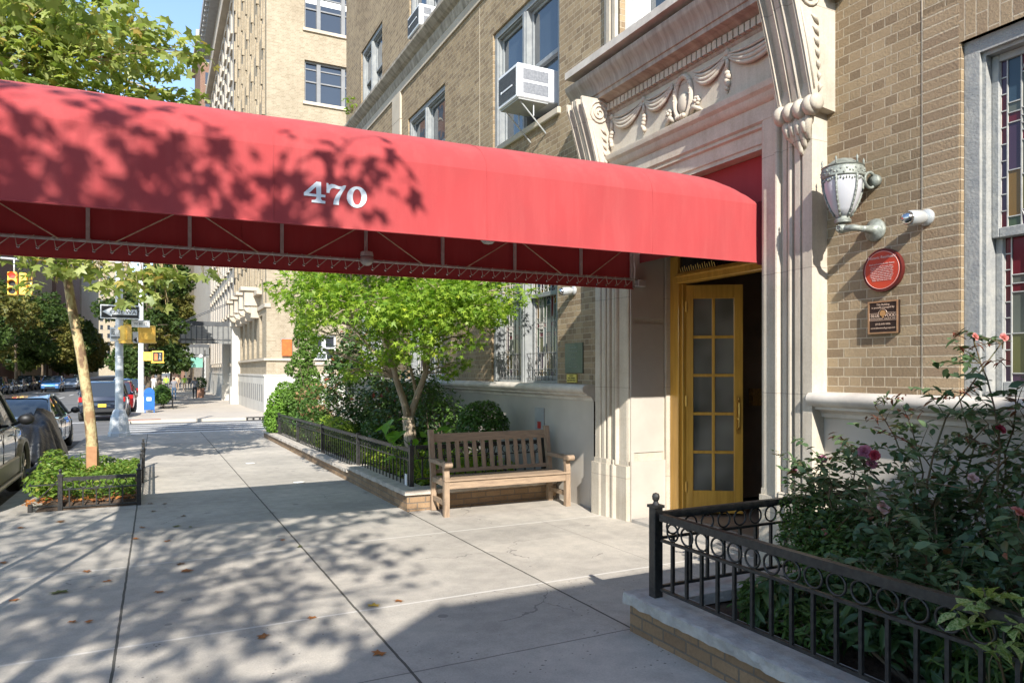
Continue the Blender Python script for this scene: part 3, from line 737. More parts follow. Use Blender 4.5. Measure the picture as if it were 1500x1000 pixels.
for x in xs:
    sag=.010*math.sin((x-AX0)/.765*PI*2)*0+.004*math.sin(x*2.1)
    wv=.003*math.cos((x-.26)/.765*PI*2)
    rows.append([(x,y,z+up(x)+(sag+wv)*math.sin(PI*i/18)) for i,(y,z) in enumerate(arc())])
for q in range(1,9):    # rounded hood against the doorway
    a=q/8*PI/2; x=4.42+.50*math.sin(a); k=math.cos(a)
    rows.append([(x,y,up(x)+ZS+(z-ZS)*(.22+.78*k)) for (y,z) in arc()])
vs=[p for r in rows for p in r]; fs=[]
for i in range(len(rows)-1):
    for k in range(18): a=i*19+k; fs.append((a,a+1,a+20,a+19))
m=M(); m.add(vs,fs); top=m.build('roof_canvas',RED,aw,smooth=True)
def side(y,name,zb,mat=RED):
    m=M(); nx=70; nz=6; vs=[];fs=[]
    for i in range(nx+1):
        x=AX0+(AX1-.01-AX0)*i/nx
        for k in range(nz+1):
            z0_=zb+upb(x); z=z0_+(ZS+up(x)-z0_)*k/nz; s=math.sin(PI*k/nz)
            vs.append((x,y+.007*s*math.sin(x*4.1)+.005*s*math.sin(x*9.7+1)+.004*s*math.cos((x-.26)/.765*PI*2),z+(.004*math.sin(x*3.3) if k==0 else 0)))
    for i in range(nx):
        for k in range(nz): a=i*(nz+1)+k; fs.append((a,a+nz+1,a+nz+2,a+1))
    m.add(vs,fs); return m.build(name,mat,aw,smooth=True)
ns=side(AY0,'side_valance',ZB)
side(AY1,'side_valance',2.575)
# hems and the fold seam
m=M(); m.tube([(AX0,AY0-.003,ZB+upb(AX0)),(AX1-.01,AY0-.003,ZB+upb(AX1))],.006,6); m.tube([(AX0,AY1,2.575+upb(AX0)),(AX1,AY1,2.575+upb(AX1))],.007,6); m.build('hem',RED,aw)
for x in (-.85,.68,2.2,3.73):
    m=M(); m.tube([(x,AY0-.001,ZB+upb(x))]+[(x,y-(.002 if i==0 else 0),z+up(x)+.003*math.cos((x-.26)/.765*PI*2)*math.sin(PI*i/18)) for i,(y,z) in enumerate(arc())]+[(x,AY1,2.6)],.003,5); m.build('seam',RED,aw)
# street end
e=[(AX0,AY0,ZB)]+rows[0]+[(AX0,AY1,ZB)]; m=M(); m.add(e,[tuple(range(len(e)))]); m.build('end_canvas',RED,aw)
# closing panel in the portal and the return at the wall end, its shade put into the colour
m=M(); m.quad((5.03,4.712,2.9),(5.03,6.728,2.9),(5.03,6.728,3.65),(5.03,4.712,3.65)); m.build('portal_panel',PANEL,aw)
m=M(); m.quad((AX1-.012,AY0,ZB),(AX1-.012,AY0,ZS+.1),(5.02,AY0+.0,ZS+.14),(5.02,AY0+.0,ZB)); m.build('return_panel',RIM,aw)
# frame
FR=pm('frame_steel',(.55,.55,.52),(.42,.41,.38),20,.5,.1); ROD=pm('rusty_rod',(.62,.52,.38),(.45,.33,.2),25,.6,.1)
posts=[-1.25,-.49,.26,1.02,1.79,2.57,3.38,4.2]
for y in (AY1-.03,AY0+.03):
    oy=-.02 if y>5.5 else .02
    m=M(); m.cyl((AX0,y,2.70),(5.0,y,2.70),.014,8); m.cyl((AX0,y,ZS),(4.9,y,ZS),.014,8); m.build('frame_rail',FR,aw,smooth=True)
    for x in posts+[4.88]:
        m=M(); m.box(x-.014,x+.014,y-.012,y+.012,2.69,ZS); m.build('frame_post',FR,aw)
    for x in (-1.25,.26,1.79,3.38):
        for sg in (-1,1):
            x2=x+sg*.56
            if x2<AX0: continue
            m=M(); m.cyl((x,y+oy,ZS-.04),(x2,y+oy,2.70),.006,6); m.build('brace_rod',ROD,aw)
for x in posts:
    m=M(); m.tube([(x,y,z-.035+up(x)) for y,z in arc(rise=.98,ins=.03)],.012,6); m.build('frame_hoop',FR,aw,smooth=True)
m=M(); m.cyl((4.30,AY1-.05,2.70),(4.85,AY1-.05,ZS),.006,6); m.build('brace_rod',ROD,aw)
# rope lacing of the far valance to the rail
ROPE=pm('lacing_rope',(.62,.58,.50),(.45,.40,.32),30,.9)
m=M(); x=AX0; pts=[]
while x<4.95:
    pts+= [(x,AY1-.045,2.715),(x+.015,AY1-.05,2.628),(x+.03,AY1-.045,2.625)]; x+=.128
m.tube(pts,.0038,5); m.build('lacing_rope',ROPE,aw)
m=M(); x=AX0
while x<4.95: m.lathe([(.008,-.003),(.012,0),(.008,.003)],(x+.02,AY1-.02,2.622),8,'y'); x+=.128
m.build('eyelet',CHROME,aw)
for y in (AY0+.03,AY1-.03):   # kerb posts
    m=M(); m.cyl((-1.47,y,g(6)-.0),(-1.47,y,2.7),.028,12); m.build('support_pole',BRASS,aw,smooth=True)
m=M(); m.tube([(4.9,AY1-.06,3.0),(4.89,AY1-.07,2.9),(4.91,AY1-.06,2.82),(4.90,AY1-.06,2.71)],.012,6); m.build('cable_conduit',FR,aw)
bx=thing('junction_box','small grey electrical junction box at the wall end of the awning rail','electrical box',(4.99,6.66,2.66))
M().rbox(4.955,5.06,6.63,6.71,2.62,2.70,.006).build('box_body',STEEL,bx); M().box(4.95,4.955,6.645,6.695,2.635,2.685).build('cover_plate',STEEL,bx)
# number 470
WHT=pm('white_lettering',(.78,.80,.82),(.70,.73,.76),6,.5)
def plate_text(polys,name,mat,parent,M4,ext=.002):
    cu=bpy.data.curves.new(name,'CURVE'); cu.dimensions='2D'; cu.fill_mode='BOTH'; cu.extrude=ext
    for pl in polys:
        sp=cu.splines.new('POLY'); sp.points.add(len(pl)-1); sp.use_cyclic_u=True
        for i,(x,y) in enumerate(pl): sp.points[i].co=(x,y,0,1)
    tmp=bpy.data.objects.new(name,cu); me=bpy.data.meshes.new_from_object(tmp); bpy.data.objects.remove(tmp); me.materials.append(mat)
    me.transform(M4); return link(bpy.data.objects.new(name,me),parent)
def frame_m(o,u,v,s=1):   # plane origin o, x-dir u, y-dir v
    u=Vector(u);v=Vector(v);w=u.cross(v); m=Matrix.Identity(4)
    for i in range(3): m[i][0]=u[i]*s; m[i][1]=v[i]*s; m[i][2]=w[i]*s; m[i][3]=o[i]
    return m
def deg(pl): return [((x-265)*.000424,-(y-.097*(x-265)-590)*.000385) for x,y in pl]
dig4=[deg([(455,248),(527,256),(528,468),(596,476),(594,518),(527,512),(527,550),(545,573),(594,582),(594,626),(382,604),(384,565),(430,562),(455,540),(458,506),(265,490),(265,440)]),deg([(452,335),(340,452),(456,464)])]
dig7=[deg([(614,267),(640,270),(648,300),(690,280),(740,290),(800,318),(850,320),(885,300),(922,303),(908,350),(860,430),(825,510),(806,580),(806,645),(716,636),(728,560),(760,480),(800,420),(838,368),(790,366),(720,350),(685,362),(665,395),(658,440),(612,436)])]
dig0=[deg([(1095+162*math.cos(a),500+188*math.sin(a)) for a in [2*PI*k/36 for k in range(36)]]),deg([(1097+70*math.cos(a),500+140*math.sin(a)) for a in [2*PI*k/30 for k in range(30)]])]
for d,nm in ((dig4,'digit_four'),(dig7,'digit_seven'),(dig0,'digit_zero')):
    plate_text(d,nm,WHT,aw,frame_m((.872,AY0-.008,2.765),(1,0,0),(0,0,1)))
def text(s,size,mat,parent,M4,name='lettering',align='CENTER',ext=.0008,bold=0):
    cu=bpy.data.curves.new('t','FONT'); cu.body=s; cu.size=size; cu.align_x=align; cu.align_y='CENTER'; cu.extrude=ext; cu.offset=bold
    tmp=bpy.data.objects.new('t',cu); me=bpy.data.meshes.new_from_object(tmp); bpy.data.objects.remove(tmp); me.materials.append(mat); me.transform(M4)
    me.name=name; return link(bpy.data.objects.new(name,me),parent)
# awning lamps
def globe(x,y,z,label):
    l=thing('awning_lamp',label,'lamp',(x,y,z))
    M().lathe([(.03,.075),(.055,.07),(.06,.05),(.06,.03)],(x,y,z),20).build('lamp_collar',FR,l,angle=30)
    M().lathe([(.056,.03),(.066,.0),(.06,-.03),(.035,-.055),(.0001,-.062)],(x,y,z),20).build('lamp_globe',glassmat('ribbed_glass',(.35,.34,.32),.15,.3,.8),l,smooth=True)
globe(1.78,6.60,2.70,'round glass lamp hanging on the far rail under the awning')
globe(2.28,4.95,2.68,'white glass lamp just below the near hem of the awning')

# ================================================================== WALL LAMP, SPOTLIGHTS, PLAQUES
sc=thing('wall_sconce','large ornate urn shaped wall lantern with frosted glass beside the doorway','lamp',(5,3.70,2.74))
LP=pm('lamp_metal',(.30,.32,.28),(.17,.18,.155),22,.55,.3,bmp=.4,bscale=60); FROST=pm('frosted_glass',(.50,.50,.52),(.42,.42,.44),3,.3)
lx,ly=4.80,3.80
m=M(); m.lathe([(.001,5.0),(.085,5.0),(.09,4.985),(.078,4.97),(.05,4.955),(.032,4.93),(.028,4.90),(.024,4.86),(.02,4.84)],(0,3.66,2.74),20,'x'); m.tube([(4.86,3.66,2.74),(4.80,3.70,2.75),(4.79,3.80,2.755)],[.022,.026,.03],8); m.ball((4.79,3.80,2.76),.042,.042,.04,14,8)
for k in range(8): a=k*PI/4; m.ball((4.752,3.80+.02*math.cos(a),2.76+.02*math.sin(a)),.008,n=6,m=4)
m.build('bracket',LP,sc,smooth=True)
prof=[(.045,2.80),(.06,2.805),(.062,2.825),(.05,2.84),(.05,2.85)]
m=M(); m.lathe(prof,(lx,ly,0),20); m.build('foot_cup',LP,sc,angle=40)
gp=[(.05,2.85),(.085,2.91),(.115,2.98),(.135,3.05),(.143,3.12),(.145,3.16)]
m=M(); m.lathe(gp,(lx,ly,0),24); m.build('glass_urn',FROST,sc,smooth=True)
m=M(); m.lathe([(.146,3.145),(.156,3.155),(.157,3.215),(.150,3.225),(.158,3.235),(.12,3.255),(.075,3.29),(.03,3.305),(.001,3.31)],(lx,ly,0),24); 
m.build('crown_lid',LP,sc,angle=40)
m=M()
for k in range(6):
    a=k*PI/3+.35; ca,sa=math.cos(a),math.sin(a)
    m.tube([(lx+(r+.006)*ca,ly+(r+.006)*sa,z) for r,z in gp],.009,6)
    for j in range(9):
        z=2.87+j*.033; r=np.interp(z,[q[1] for q in gp],[q[0] for q in gp])+.012; m.ball((lx+(r-.004)*ca,ly+(r-.004)*sa,z),.009,.009,.017,6,4)
    m.lathe([(.004,3.235),(.009,3.245),(.005,3.262),(.010,3.275),(.002,3.30)],(lx+.15*ca,ly+.15*sa,0),8)
for k in range(44):
    a=k*2*PI/44; m.ball((lx+.155*math.cos(a),ly+.155*math.sin(a),3.185+.016*math.sin(k*2.5)),.007,.010,.010,6,4); m.ball((lx+.146*math.cos(a),ly+.146*math.sin(a),3.137-.014*abs(math.sin(k*1.1))),.006,.008,.012,6,4)
m.build('filigree',LP,sc,smooth=True)
m=M(); m.torus((4.93,3.66,3.12),.06,.012,'y',16,6); m.cyl((4.96,3.66,3.12),(5.0,3.66,3.12),.05,14); m.build('back_plate',LP,sc,smooth=True)
def spot(y,z,label,dy=.03,L=.22):
    s=thing('spotlight',label,'spotlight',(5,y,z))
    m=M(); m.lathe([(.001,5.0),(.06,5.0),(.062,4.985),(.055,4.97),(.02,4.962)],(0,y,z),18,'x'); m.build('mount_plate',STEEL,s,smooth=True)
    m=M(); P=[(4.97,y,z),(4.93,y+dy*.2,z-.005),(4.88,y+dy*.5,z-.012),(4.84,y+dy*.7,z-.016),(4.82,y+dy*.8,z-.018)]; m.tube(P,[.03,.052,.056,.056,.05],18); m.build('housing',STEEL,s,smooth=True)
    m=M(); m.tube([(4.82,y+dy*.8,z-.018),(4.80,y+dy*.9,z-.02),(4.78,y+dy,z-.023),(4.772,y+dy,z-.024)],[.05,.044,.03,.004],16); m.build('reflector_bulb',CHROME,s,smooth=True)
spot(3.25,2.76,'silver spotlight on the brick wall above and right of the red plaque')
spot(8.10,2.72,'silver spotlight under the awning on the wall left of the doorway')
# round red plaque
pq=thing('round_plaque','round red medallion plaque with small white writing on the brick wall','plaque',(5,3.585,2.42))
PR=pm('plaque_red',(.52,.055,.02),(.42,.04,.02),4,.4); PK=pm('plaque_rim',(.10,.012,.01),None,4,.4); PW=pm('plaque_letters',(.75,.55,.50),None,4,.5)
cy,cz,rr=3.585,2.42,.165
m=M(); m.lathe([(.001,4.97),(rr-.012,4.97),(rr-.012,4.964),(rr-.002,4.964),(rr,4.975),(rr,4.998)],(0,cy,cz),48,'x'); m.build('rim',PK,pq,angle=30)
m=M(); m.lathe([(.001,4.962),(rr-.018,4.962),(rr-.018,4.972)],(0,cy,cz),48,'x'); m.build('disc',PR,pq,angle=30)
m=M(); m.torus((4.9615,cy,cz),rr-.022,.0016,'x',60,5); m.build('white_ring',PW,pq)
MP=lambda y,z,x=4.9605: frame_m((x,y,z),(0,-1,0),(0,0,1))
text('Historic Residence',.030,PW,pq,MP(cy,cz+.098)); text('lived and wrote in this house',.018,PW,pq,MP(cy,cz+.048))
rr_=random.Random(4)
for k in range(9):
    half=math.sqrt(max(.0,(.128)**2-(.028-.013*k)**2)); 
    words=[]; L=0
    while L<half*2/.0061: w=rr_.choice(['the','noted','author','of','essays','and','novels','was','a','voice','in','civil','rights','who','spoke','for','many','years','city']); words.append(w); L+=len(w)+1
    text(' '.join(words[:-1]),.0125,PW,pq,MP(cy,cz+.028-.013*k))
# bronze plaque
bp_=thing('bronze_plaque','small square dark bronze plaque with raised lettering below the round red one','plaque',(5,3.58,2.06))
BZ=pm('bronze_ground',(.035,.022,.018),(.05,.03,.024),20,.45,.6); BE=pm('bronze_edge',(.50,.30,.17),(.38,.22,.12),12,.4,.6)
y0,y1,z0,z1=3.455,3.705,1.935,2.185
m=M(); m.rbox(4.97,4.998,y0,y1,z0,z1,.003); m.build('plate',BZ,bp_)
m=M(); q=.011
m.box(4.964,4.97,y0,y0+q,z0,z1); m.box(4.964,4.97,y1-q,y1,z0,z1); m.box(4.9645,4.9695,y0+q,y1-q,z1-q,z1); m.box(4.9645,4.9695,y0+q,y1-q,z0,z0+q)
m.build('raised_border',BE,bp_)
BL=pm('bronze_letters',(.75,.55,.42),None,4,.4,.4); c=3.58; MB_=lambda z,y=c: frame_m((4.9685,y,z),(0,-1,0),(0,0,1))
text('This Building',.021,BL,bp_,MB_(2.156)); text('is proudly managed by',.021,BL,bp_,MB_(2.135)); text('BLUE',.033,BL,bp_,MB_(2.072,c+.066),bold=.0004); text('WOODS',.033,BL,bp_,MB_(2.072,c-.062),bold=.0004); text('MANAGEMENT GROUP, INC.',.0175,BL,bp_,MB_(2.048)); text('(212) 645-5656',.020,BL,bp_,MB_(2.008)); text('www.bluewoodsgroup.com',.0185,BL,bp_,MB_(1.978))
m=M(); ty=4.967
pts=[(ty,c+.112,2.036),(ty,c+.112,2.092),(ty,c+.036,2.092)]+[(ty,c+.036*math.cos(a),2.088+.034*math.sin(a)) for a in [PI*k/10 for k in range(11)]]+[(ty,c-.036,2.092),(ty,c-.112,2.092),(ty,c-.112,2.036)]
m.tube(pts,.0016,4,closed=True); m.build('emblem_outline',BL,bp_)
m=M(); m.lathe([(.001,4.966),(.024,4.966),(.024,4.97)],(0,c,2.09),20,'x'); m.box(4.966,4.97,c-.006,c+.006,2.056,2.07); m.build('tree_emblem',pm('emblem_gold',(.55,.30,.12),None,4,.4,.5),bp_)
# signs left of the doorway
gs=thing('green_sign','dark green notice plate with faint lettering on the brick left of the doorway','sign',(5,8.08,1.82))
GS=pm('green_plate',(.07,.11,.075),(.10,.13,.09),8,.35); GL=pm('green_plate_letters',(.30,.36,.30),None,4,.5)
M().rbox(4.975,4.998,7.87,8.31,1.62,2.02,.004).build('plate',GS,gs)
for i,s in enumerate(('West End','Professional','Suite 1A','Suite 1B','By appointment','Please ring bell')): text(s,.045 if i<2 else .032,GL,gs,MP(8.1,1.965-i*.052,4.973))
ys_=thing('yellow_sign','small yellow notice with black lines of text under the green sign','sign',(5,8.15,1.53))
M().rbox(4.978,4.998,8.02,8.27,1.495,1.605,.003).build('plate',pm('yellow_plate',(.62,.50,.10),None,5,.5),ys_)
for i,s in enumerate(('NOTICE','THESE PREMISES','ARE MONITORED')): text(s,.026,BLACK,ys_,MP(8.145,1.583-i*.030,4.976))
wn_=thing('white_notice','white paper notice with a small red mark on the base wall behind the bench','sign',(4.965,9.03,.95))
M().rbox(4.945,4.963,8.85,9.12,.62,1.12,.004).build('board',pm('notice_white',(.36,.36,.35),None,5,.6),wn_)
M().box(4.942,4.945,8.93,9.03,.82,.92).build('red_mark',pm('notice_red',(.5,.04,.03),None,5,.5),wn_); M().box(4.942,4.945,8.9,9.07,.70,.75).build('print_band',BLACK,wn_)

# ================================================================== AIR CONDITIONERS
ACW=pm('ac_white',(.72,.73,.74),(.64,.65,.66),5,.4); ACG=pm('ac_grille',(.16,.17,.19),(.24,.25,.27),30,.5); ACD=pm('ac_dark',(.09,.095,.10),(.14,.145,.15),30,.5)
def ac(y0,y1,z0,z1,x0,label,braces=True):
    a=thing('air_conditioner',label,'air conditioner',(5.05,(y0+y1)/2,z0))
    M().rbox(x0,5.2,y0,y1,z0,z1,.015).build('casing',ACW,a)
    m=M(); w=5.0-x0
    for (q0,q1) in ((.14,.46),(.54,.86)): 
        za,zb=z0+(z1-z0)*q0,z0+(z1-z0)*q1
        for k in range(14): x=x0+.10+(w-.12)*k/13; m.box(x-.006,x+.006,y0-.004,y0+.002,za,zb)
        m.box(x0+.09,x0+.10+w-.1,y0-.002,y0+.001,za,zb)
    m.build('side_grille',ACG,a)
    m=M(); m.box(x0-.004,x0+.002,y0+.04,y1-.03,z0+.05,z1-.05)
    for k in range(16): z=z0+.06+(z1-z0-.12)*k/15; m.box(x0-.010,x0-.003,y0+.04,y1-.03,z-.004,z+.004)
    cg=m.build('coil_grille',ACD,a)
    m=M(); m.box(x0-.016,x0-.010,y0+.14,y1-.16,z0+.19,z0+.212); m.ball((x0-.014,y1-.13,z0+.20),.004,.022,.022,10,6); m.build('badge',ACW,a)
    if braces:
        m=M(); 
        for y in (y0+.08,y1-.08): m.cyl((x0+.06,y,z0),(5.0,y-.0,z0-.42),.011,6); m.cyl((x0+.3,y,z0),(x0+.3,y,z0-.2),.009,6)
        m.box(x0+.03,5.0,y0+.02,y1-.02,z0-.02,z0-.004); m.build('support_bracket',STEEL,a)
ac(8.80,9.42,5.47,5.95,4.50,'white air conditioner with dark grille braced in the window above the awning')
ac(13.6,14.35,8.62,9.05,4.74,'white air conditioner in the highest window of the brick house',False)

# ================================================================== BENCH (local: x along, y depth, front = -y)
b=thing('garden_bench','weathered teak slatted bench with rolled arms standing left of the doorway','bench')
Wb=1.72; D=.52
def leg(x,back):
    m=M()
    if back: m.prism([(x,0) for x in ()] or [(D-.03,0),(D+.04,0),(D+.045,.45),(D+.15,1.0),(D+.085,1.0),(D-.015,.45)],x,x+.065,'x')
    else: m.prism([(0,0),(.07,0),(.07,.44),(.06,.50),(.075,.55),(.085,.605),(.005,.605),(.012,.54),(0,.48)],x,x+.065,'x')
    return m.build('leg',TEAKV,b)
for x in (0,Wb-.065): leg(x,False); leg(x,True)
for x in (-.003,Wb-.062):
    m=M(); m.prism([(-.055,.605),(-.02,.60),(.03,.607),(D+.04,.607),(D+.05,.645),(.25,.655),(.10,.640),(.0,.668),(-.05,.665),(-.075,.635)],x-.012,x+.077,'x'); m.lathe([(.02,x-.018),(.036,x-.014),(.036,x+.079),(.02,x+.083)],(0,-.045,.632),14,'x'); m.build('armrest',TEAKV,b)
    m=M(); m.box(x+.018,x+.052,.05,D,.13,.185); m.build('stretcher',TEAKV,b)
    m=M(); m.box(x+.015,x+.055,.06,D,.36,.42); m.build('side_rail',TEAKV,b)
m=M(); m.rbox(.065,Wb-.065,.008,.045,.33,.415,.004); m.build('apron',TEAK,b); m=M(); m.rbox(.065,Wb-.065,D-.02,D+.02,.33,.415,.004); m.build('apron',TEAK,b)
for k in range(6):
    y=-.012+k*.088; m=M(); m.rbox(.03 if k else .0,Wb-(.03 if k else .0),y,y+.074,.421-.002*k,.446-.003*k,.006)
    m.build('seat_slat',TEAK,b)
def bk(z): return D+.0+(z-.45)*.2
m=M(); m.prism([(bk(.84)+.01,.84),(bk(.84)+.05,.84),(bk(.945)+.05,.945),(bk(.945)+.01,.945)],.065,Wb-.065,'x'); m.build('top_rail',TEAK,b)
m=M(); m.prism([(bk(.47)+.01,.455),(bk(.47)+.05,.455),(bk(.5)+.05,.50),(bk(.5)+.01,.50)],.065,Wb-.065,'x'); m.build('bottom_rail',TEAK,b)
for k in range(13):
    x=.12+k*(Wb-.24-.055)/12; m=M(); m.prism([(bk(.5)+.02,.50),(bk(.5)+.038,.50),(bk(.84)+.038,.84),(bk(.84)+.02,.84)],x,x+.055,'x'); m.build('back_slat',TEAKV,b)
b.location=(3.08,7.93,g(8)); b.rotation_euler=(0,0,R(-2.0))

# ================================================================== PLANTERS AND FENCES
def coping_run(m,pts,w,zf,th=.065,seed=1,step=.06,over=.0):
    pass
def rough_coping(x0,x1,y0,y1,ztop,th,name,mat,parent,slope=True,seed=3,axis='y'):
    # coping stone with a rock-faced front edge
    rr=random.Random(seed); m=M(); L=(y1-y0) if axis=='y' else (x1-x0); n=int(L/.045)
    vs=[];fs=[];prof=[(0,0),(0,.5),(.0,.9),(.06,1),(1,1),(1,0)]
    for i in range(n+1):
        s=i/n; 
        for k,(u,v) in enumerate(prof):
            j=0
            if k in(0,1,2,3): j=rr.uniform(-.005,.006)
            jz=rr.uniform(-.004,.004) if k in(0,3) else 0
            if axis=='y':
                y=y0+L*s; zt=ztop+(g(y)-g(y0) if slope else 0); vs.append((x0+(x1-x0)*u+j,y,zt-th+th*v+jz))
            else:
                x=x0+L*s; vs.append((x,y0+(y1-y0)*u+j,ztop-th+th*v+jz))
    K=len(prof)
    for i in range(n):
        for k in range(K): a=i*K+k; b_=i*K+(k+1)%K; fs.append((a,b_,b_+K,a+K))
    fs+= [tuple(range(K)),tuple(n*K+k for k in range(K))[::-1]]
    m.add(vs,fs); return m.build(name,mat,parent)
# right planter
pr=thing('brick_planter','low brick planter wall with rock-faced bluestone coping at lower right, nearest the camera','planter',(2.8,3.8,g(3.8)))
m=M(); m.box(2.77,2.99,-2.0,3.80,-.25,.135); m.box(2.991,4.95,3.58,3.80,-.25,.135); m.build('brick_wall',BRP,pr)
rough_coping(2.735,3.03,-2.0,3.83,.205,.07,'coping',COPING,pr,slope=False,seed=5)
rough_coping(3.031,4.94,3.83,3.55,.205,.07,'coping',COPING,pr,slope=False,seed=6,axis='x')
m=M(); vs=[];fs=[]
nx,ny=16,40
for i in range(nx+1):
    for j in range(ny+1):
        vs.append((2.99+(4.96-2.99)*i/nx,-2+5.58*j/ny,.10+.03*random.random()))
for i in range(nx):
    for j in range(ny): a=i*(ny+1)+j; fs.append((a,a+ny+1,a+ny+2,a+1))
tag(M().add(vs,fs).build('planting_soil',SOIL),kind='structure')
# left planter
pl_=thing('long_brick_planter','long low brick planter wall with stone coping running up the street behind the bench','planter',(2.8,8.2,g(8.2)))
m=M()
def wallrun(x0,x1,y0,y1,h):
    n=max(1,int((y1-y0)/1.2)); 
    for i in range(n):
        a=y0+(y1-y0)*i/n; b_=y0+(y1-y0)*(i+1)/n
        m.add([(x0,a,g(a)-.1),(x1,a,g(a)-.1),(x1,b_,g(b_)-.1),(x0,b_,g(b_)-.1),(x0,a,g(a)+h),(x1,a,g(a)+h),(x1,b_,g(b_)+h),(x0,b_,g(b_)+h)],[(4,5,6,7),(3,0,4,7),(1,2,6,5)]+([(0,1,5,4)] if i==0 else [])+([(2,3,7,6)] if i==n-1 else []))
wallrun(2.80,3.05,8.50,11.48,.205); wallrun(2.80,3.05,11.481,21.6,.15); wallrun(3.051,4.95,8.50,8.72,.205)
m.build('brick_wall',BRP,pl_)
rough_coping(2.765,3.09,8.46,11.5,g(8.46)+.265,.06,'coping',COPB,pl_,seed=8)
rough_coping(2.765,3.09,11.5,21.65,g(11.5)+.21,.06,'coping',COPB,pl_,seed=9)
rough_coping(3.09,4.94,8.46,8.76,g(8.5)+.265,.06,'coping',COPB,pl_,seed=10,axis='x')
m=M(); vs=[];fs=[]; nx,ny=14,80
for i in range(nx+1):
    for j in range(ny+1):
        y=8.7+12.9*j/ny; vs.append((3.05+(4.96-3.05)*i/nx,y,g(y)+.13+.05*random.random()+.06*i/nx))
for i in range(nx):
    for j in range(ny): a=i*(ny+1)+j; fs.append((a,a+ny+1,a+ny+2,a+1))
tag(M().add(vs,fs).build('planting_soil',SOIL),kind='structure')

def post(parent,x,y,z0,z1,w=.032,fin=True,name='post'):
    m=M(); m.rbox(x-w,x+w,y-w,y+w,z0,z1,.003)
    if fin:
        m.box(x-w*1.25,x+w*1.25,y-w*1.25,y+w*1.25,z1,z1+.018); m.lathe([(w*.8,z1+.018),(w*.55,z1+.03),(w*.45,z1+.04),(w*.7,z1+.052),(w*.78,z1+.07),(w*.6,z1+.088),(.001,z1+.095)],(x,y,0),12)
    return m.build(name,IRON,parent)
def fence(root,P,Q,z0,zt,spacing,zg=None,ring=.052,mid=None,bar=.009,rail=.02,first=.1,maxp=48):
    # P,Q ground points (x,y); heights z0..zt above zg(s)
    P=Vector((P[0],P[1],0));Q=Vector((Q[0],Q[1],0)); d=(Q-P); L=d.length; u=d.normalized(); n=Vector((-u.y,u.x,0)); zg=zg or (lambda y:0)
    def pt(s,z,o=0): p=P+u*s+n*o; return (p.x,p.y,zg(p.y)+z)
    def beam(za,zb,hw,name,s0=0,s1=L):
        m=M(); vs=[pt(s0,za,-hw),pt(s1,za,-hw),pt(s1,za,hw),pt(s0,za,hw),pt(s0,zb,-hw),pt(s1,zb,-hw),pt(s1,zb,hw),pt(s0,zb,hw)]
        m.add(vs,[(0,3,2,1),(4,5,6,7),(0,1,5,4),(1,2,6,5),(2,3,7,6),(3,0,4,7)]); m.build(name,IRON,root)
    zm=zt-.045-2*ring-.012
    beam(zt-.045,zt,rail,'top_rail'); beam(zm-.016,zm,bar*1.2,'middle_rail'); beam(z0,z0+.018,bar*1.2,'bottom_rail')
    s=first; k=0; pm_=None; rm_=None
    while s<L-.03:
        cz=zt-.045-ring-.004
        if pm_ is None:
            o=M().box(-bar,bar,-bar,bar,z0+.018,zm-.016).build('picket',IRON,None); pm_=o.data; COL.objects.unlink(o)
            m=M(); m.torus((0,0,cz),ring,.0065,'y',18,6); o=m.build('ring',IRON,None,smooth=True); rm_=o.data; COL.objects.unlink(o)
        p=pt(s,0); ang=math.atan2(u.y,u.x)
        for nm,me in (('picket',pm_),('ring',rm_)):
            if me is rm_ and ring<.02: continue
            o=bpy.data.objects.new(nm,me); o.parent=root; COL.objects.link(o); o.matrix_parent_inverse=Matrix.Translation(-root.location); o.location=p; o.rotation_euler=(0,0,ang)
        s+=spacing; k+=1
fr_=thing('iron_fence','black wrought iron fence with rings under its top rail on the planter nearest the camera','fence',(2.87,3.64,.2))
fence(fr_,(2.87,3.60),(2.87,-1.9),.255,.745,.132,first=.105)
fence(fr_,(2.91,3.66),(4.93,3.66),.255,.745,.145,first=.10)
post(fr_,2.87,3.66,.20,.775)
fl_=thing('long_iron_fence','low black iron fence with narrow bars along the left planter up the street','fence',(2.95,8.78,.15))
gl=lambda y: g(y)+.0
posts_=[8.78,11.45,14.26,17.0,19.75,21.5]
hs=[.235,.185,.185,.185,.185,.185]
for i in range(5):
    fence(fl_,(2.95,posts_[i]+.03),(2.95,posts_[i+1]-.03),.235 if i<1 else .20,.755,.165 if i<3 else .2,zg=gl,ring=.045,bar=.0075,first=.09)
for i,y in enumerate(posts_): post(fl_,2.95,y,g(y)+.18,g(y)+.78,.028,fin=(i==0))
fb_=thing('bench_iron_fence','short black iron fence with rings on the planter wall behind the bench','fence',(3.0,8.8,.15))
fence(fb_,(3.0,8.72),(4.86,8.72),.36,.80,.15,zg=lambda y:-.11,first=.08)
post(fb_,4.88,8.72,.15,.74)
tg_=thing('white_tag','small white tag clipped to the fence beside the corner post of the long planter','tag',(2.94,8.9,.2)); M().rbox(2.915,2.925,8.86,8.95,g(9)+.27,g(9)+.42,.004).build('card',ACW,tg_); M().cyl((2.92,8.9,g(9)+.42),(2.95,8.9,g(9)+.45),.003,5).build('tie',BLACK,tg_)
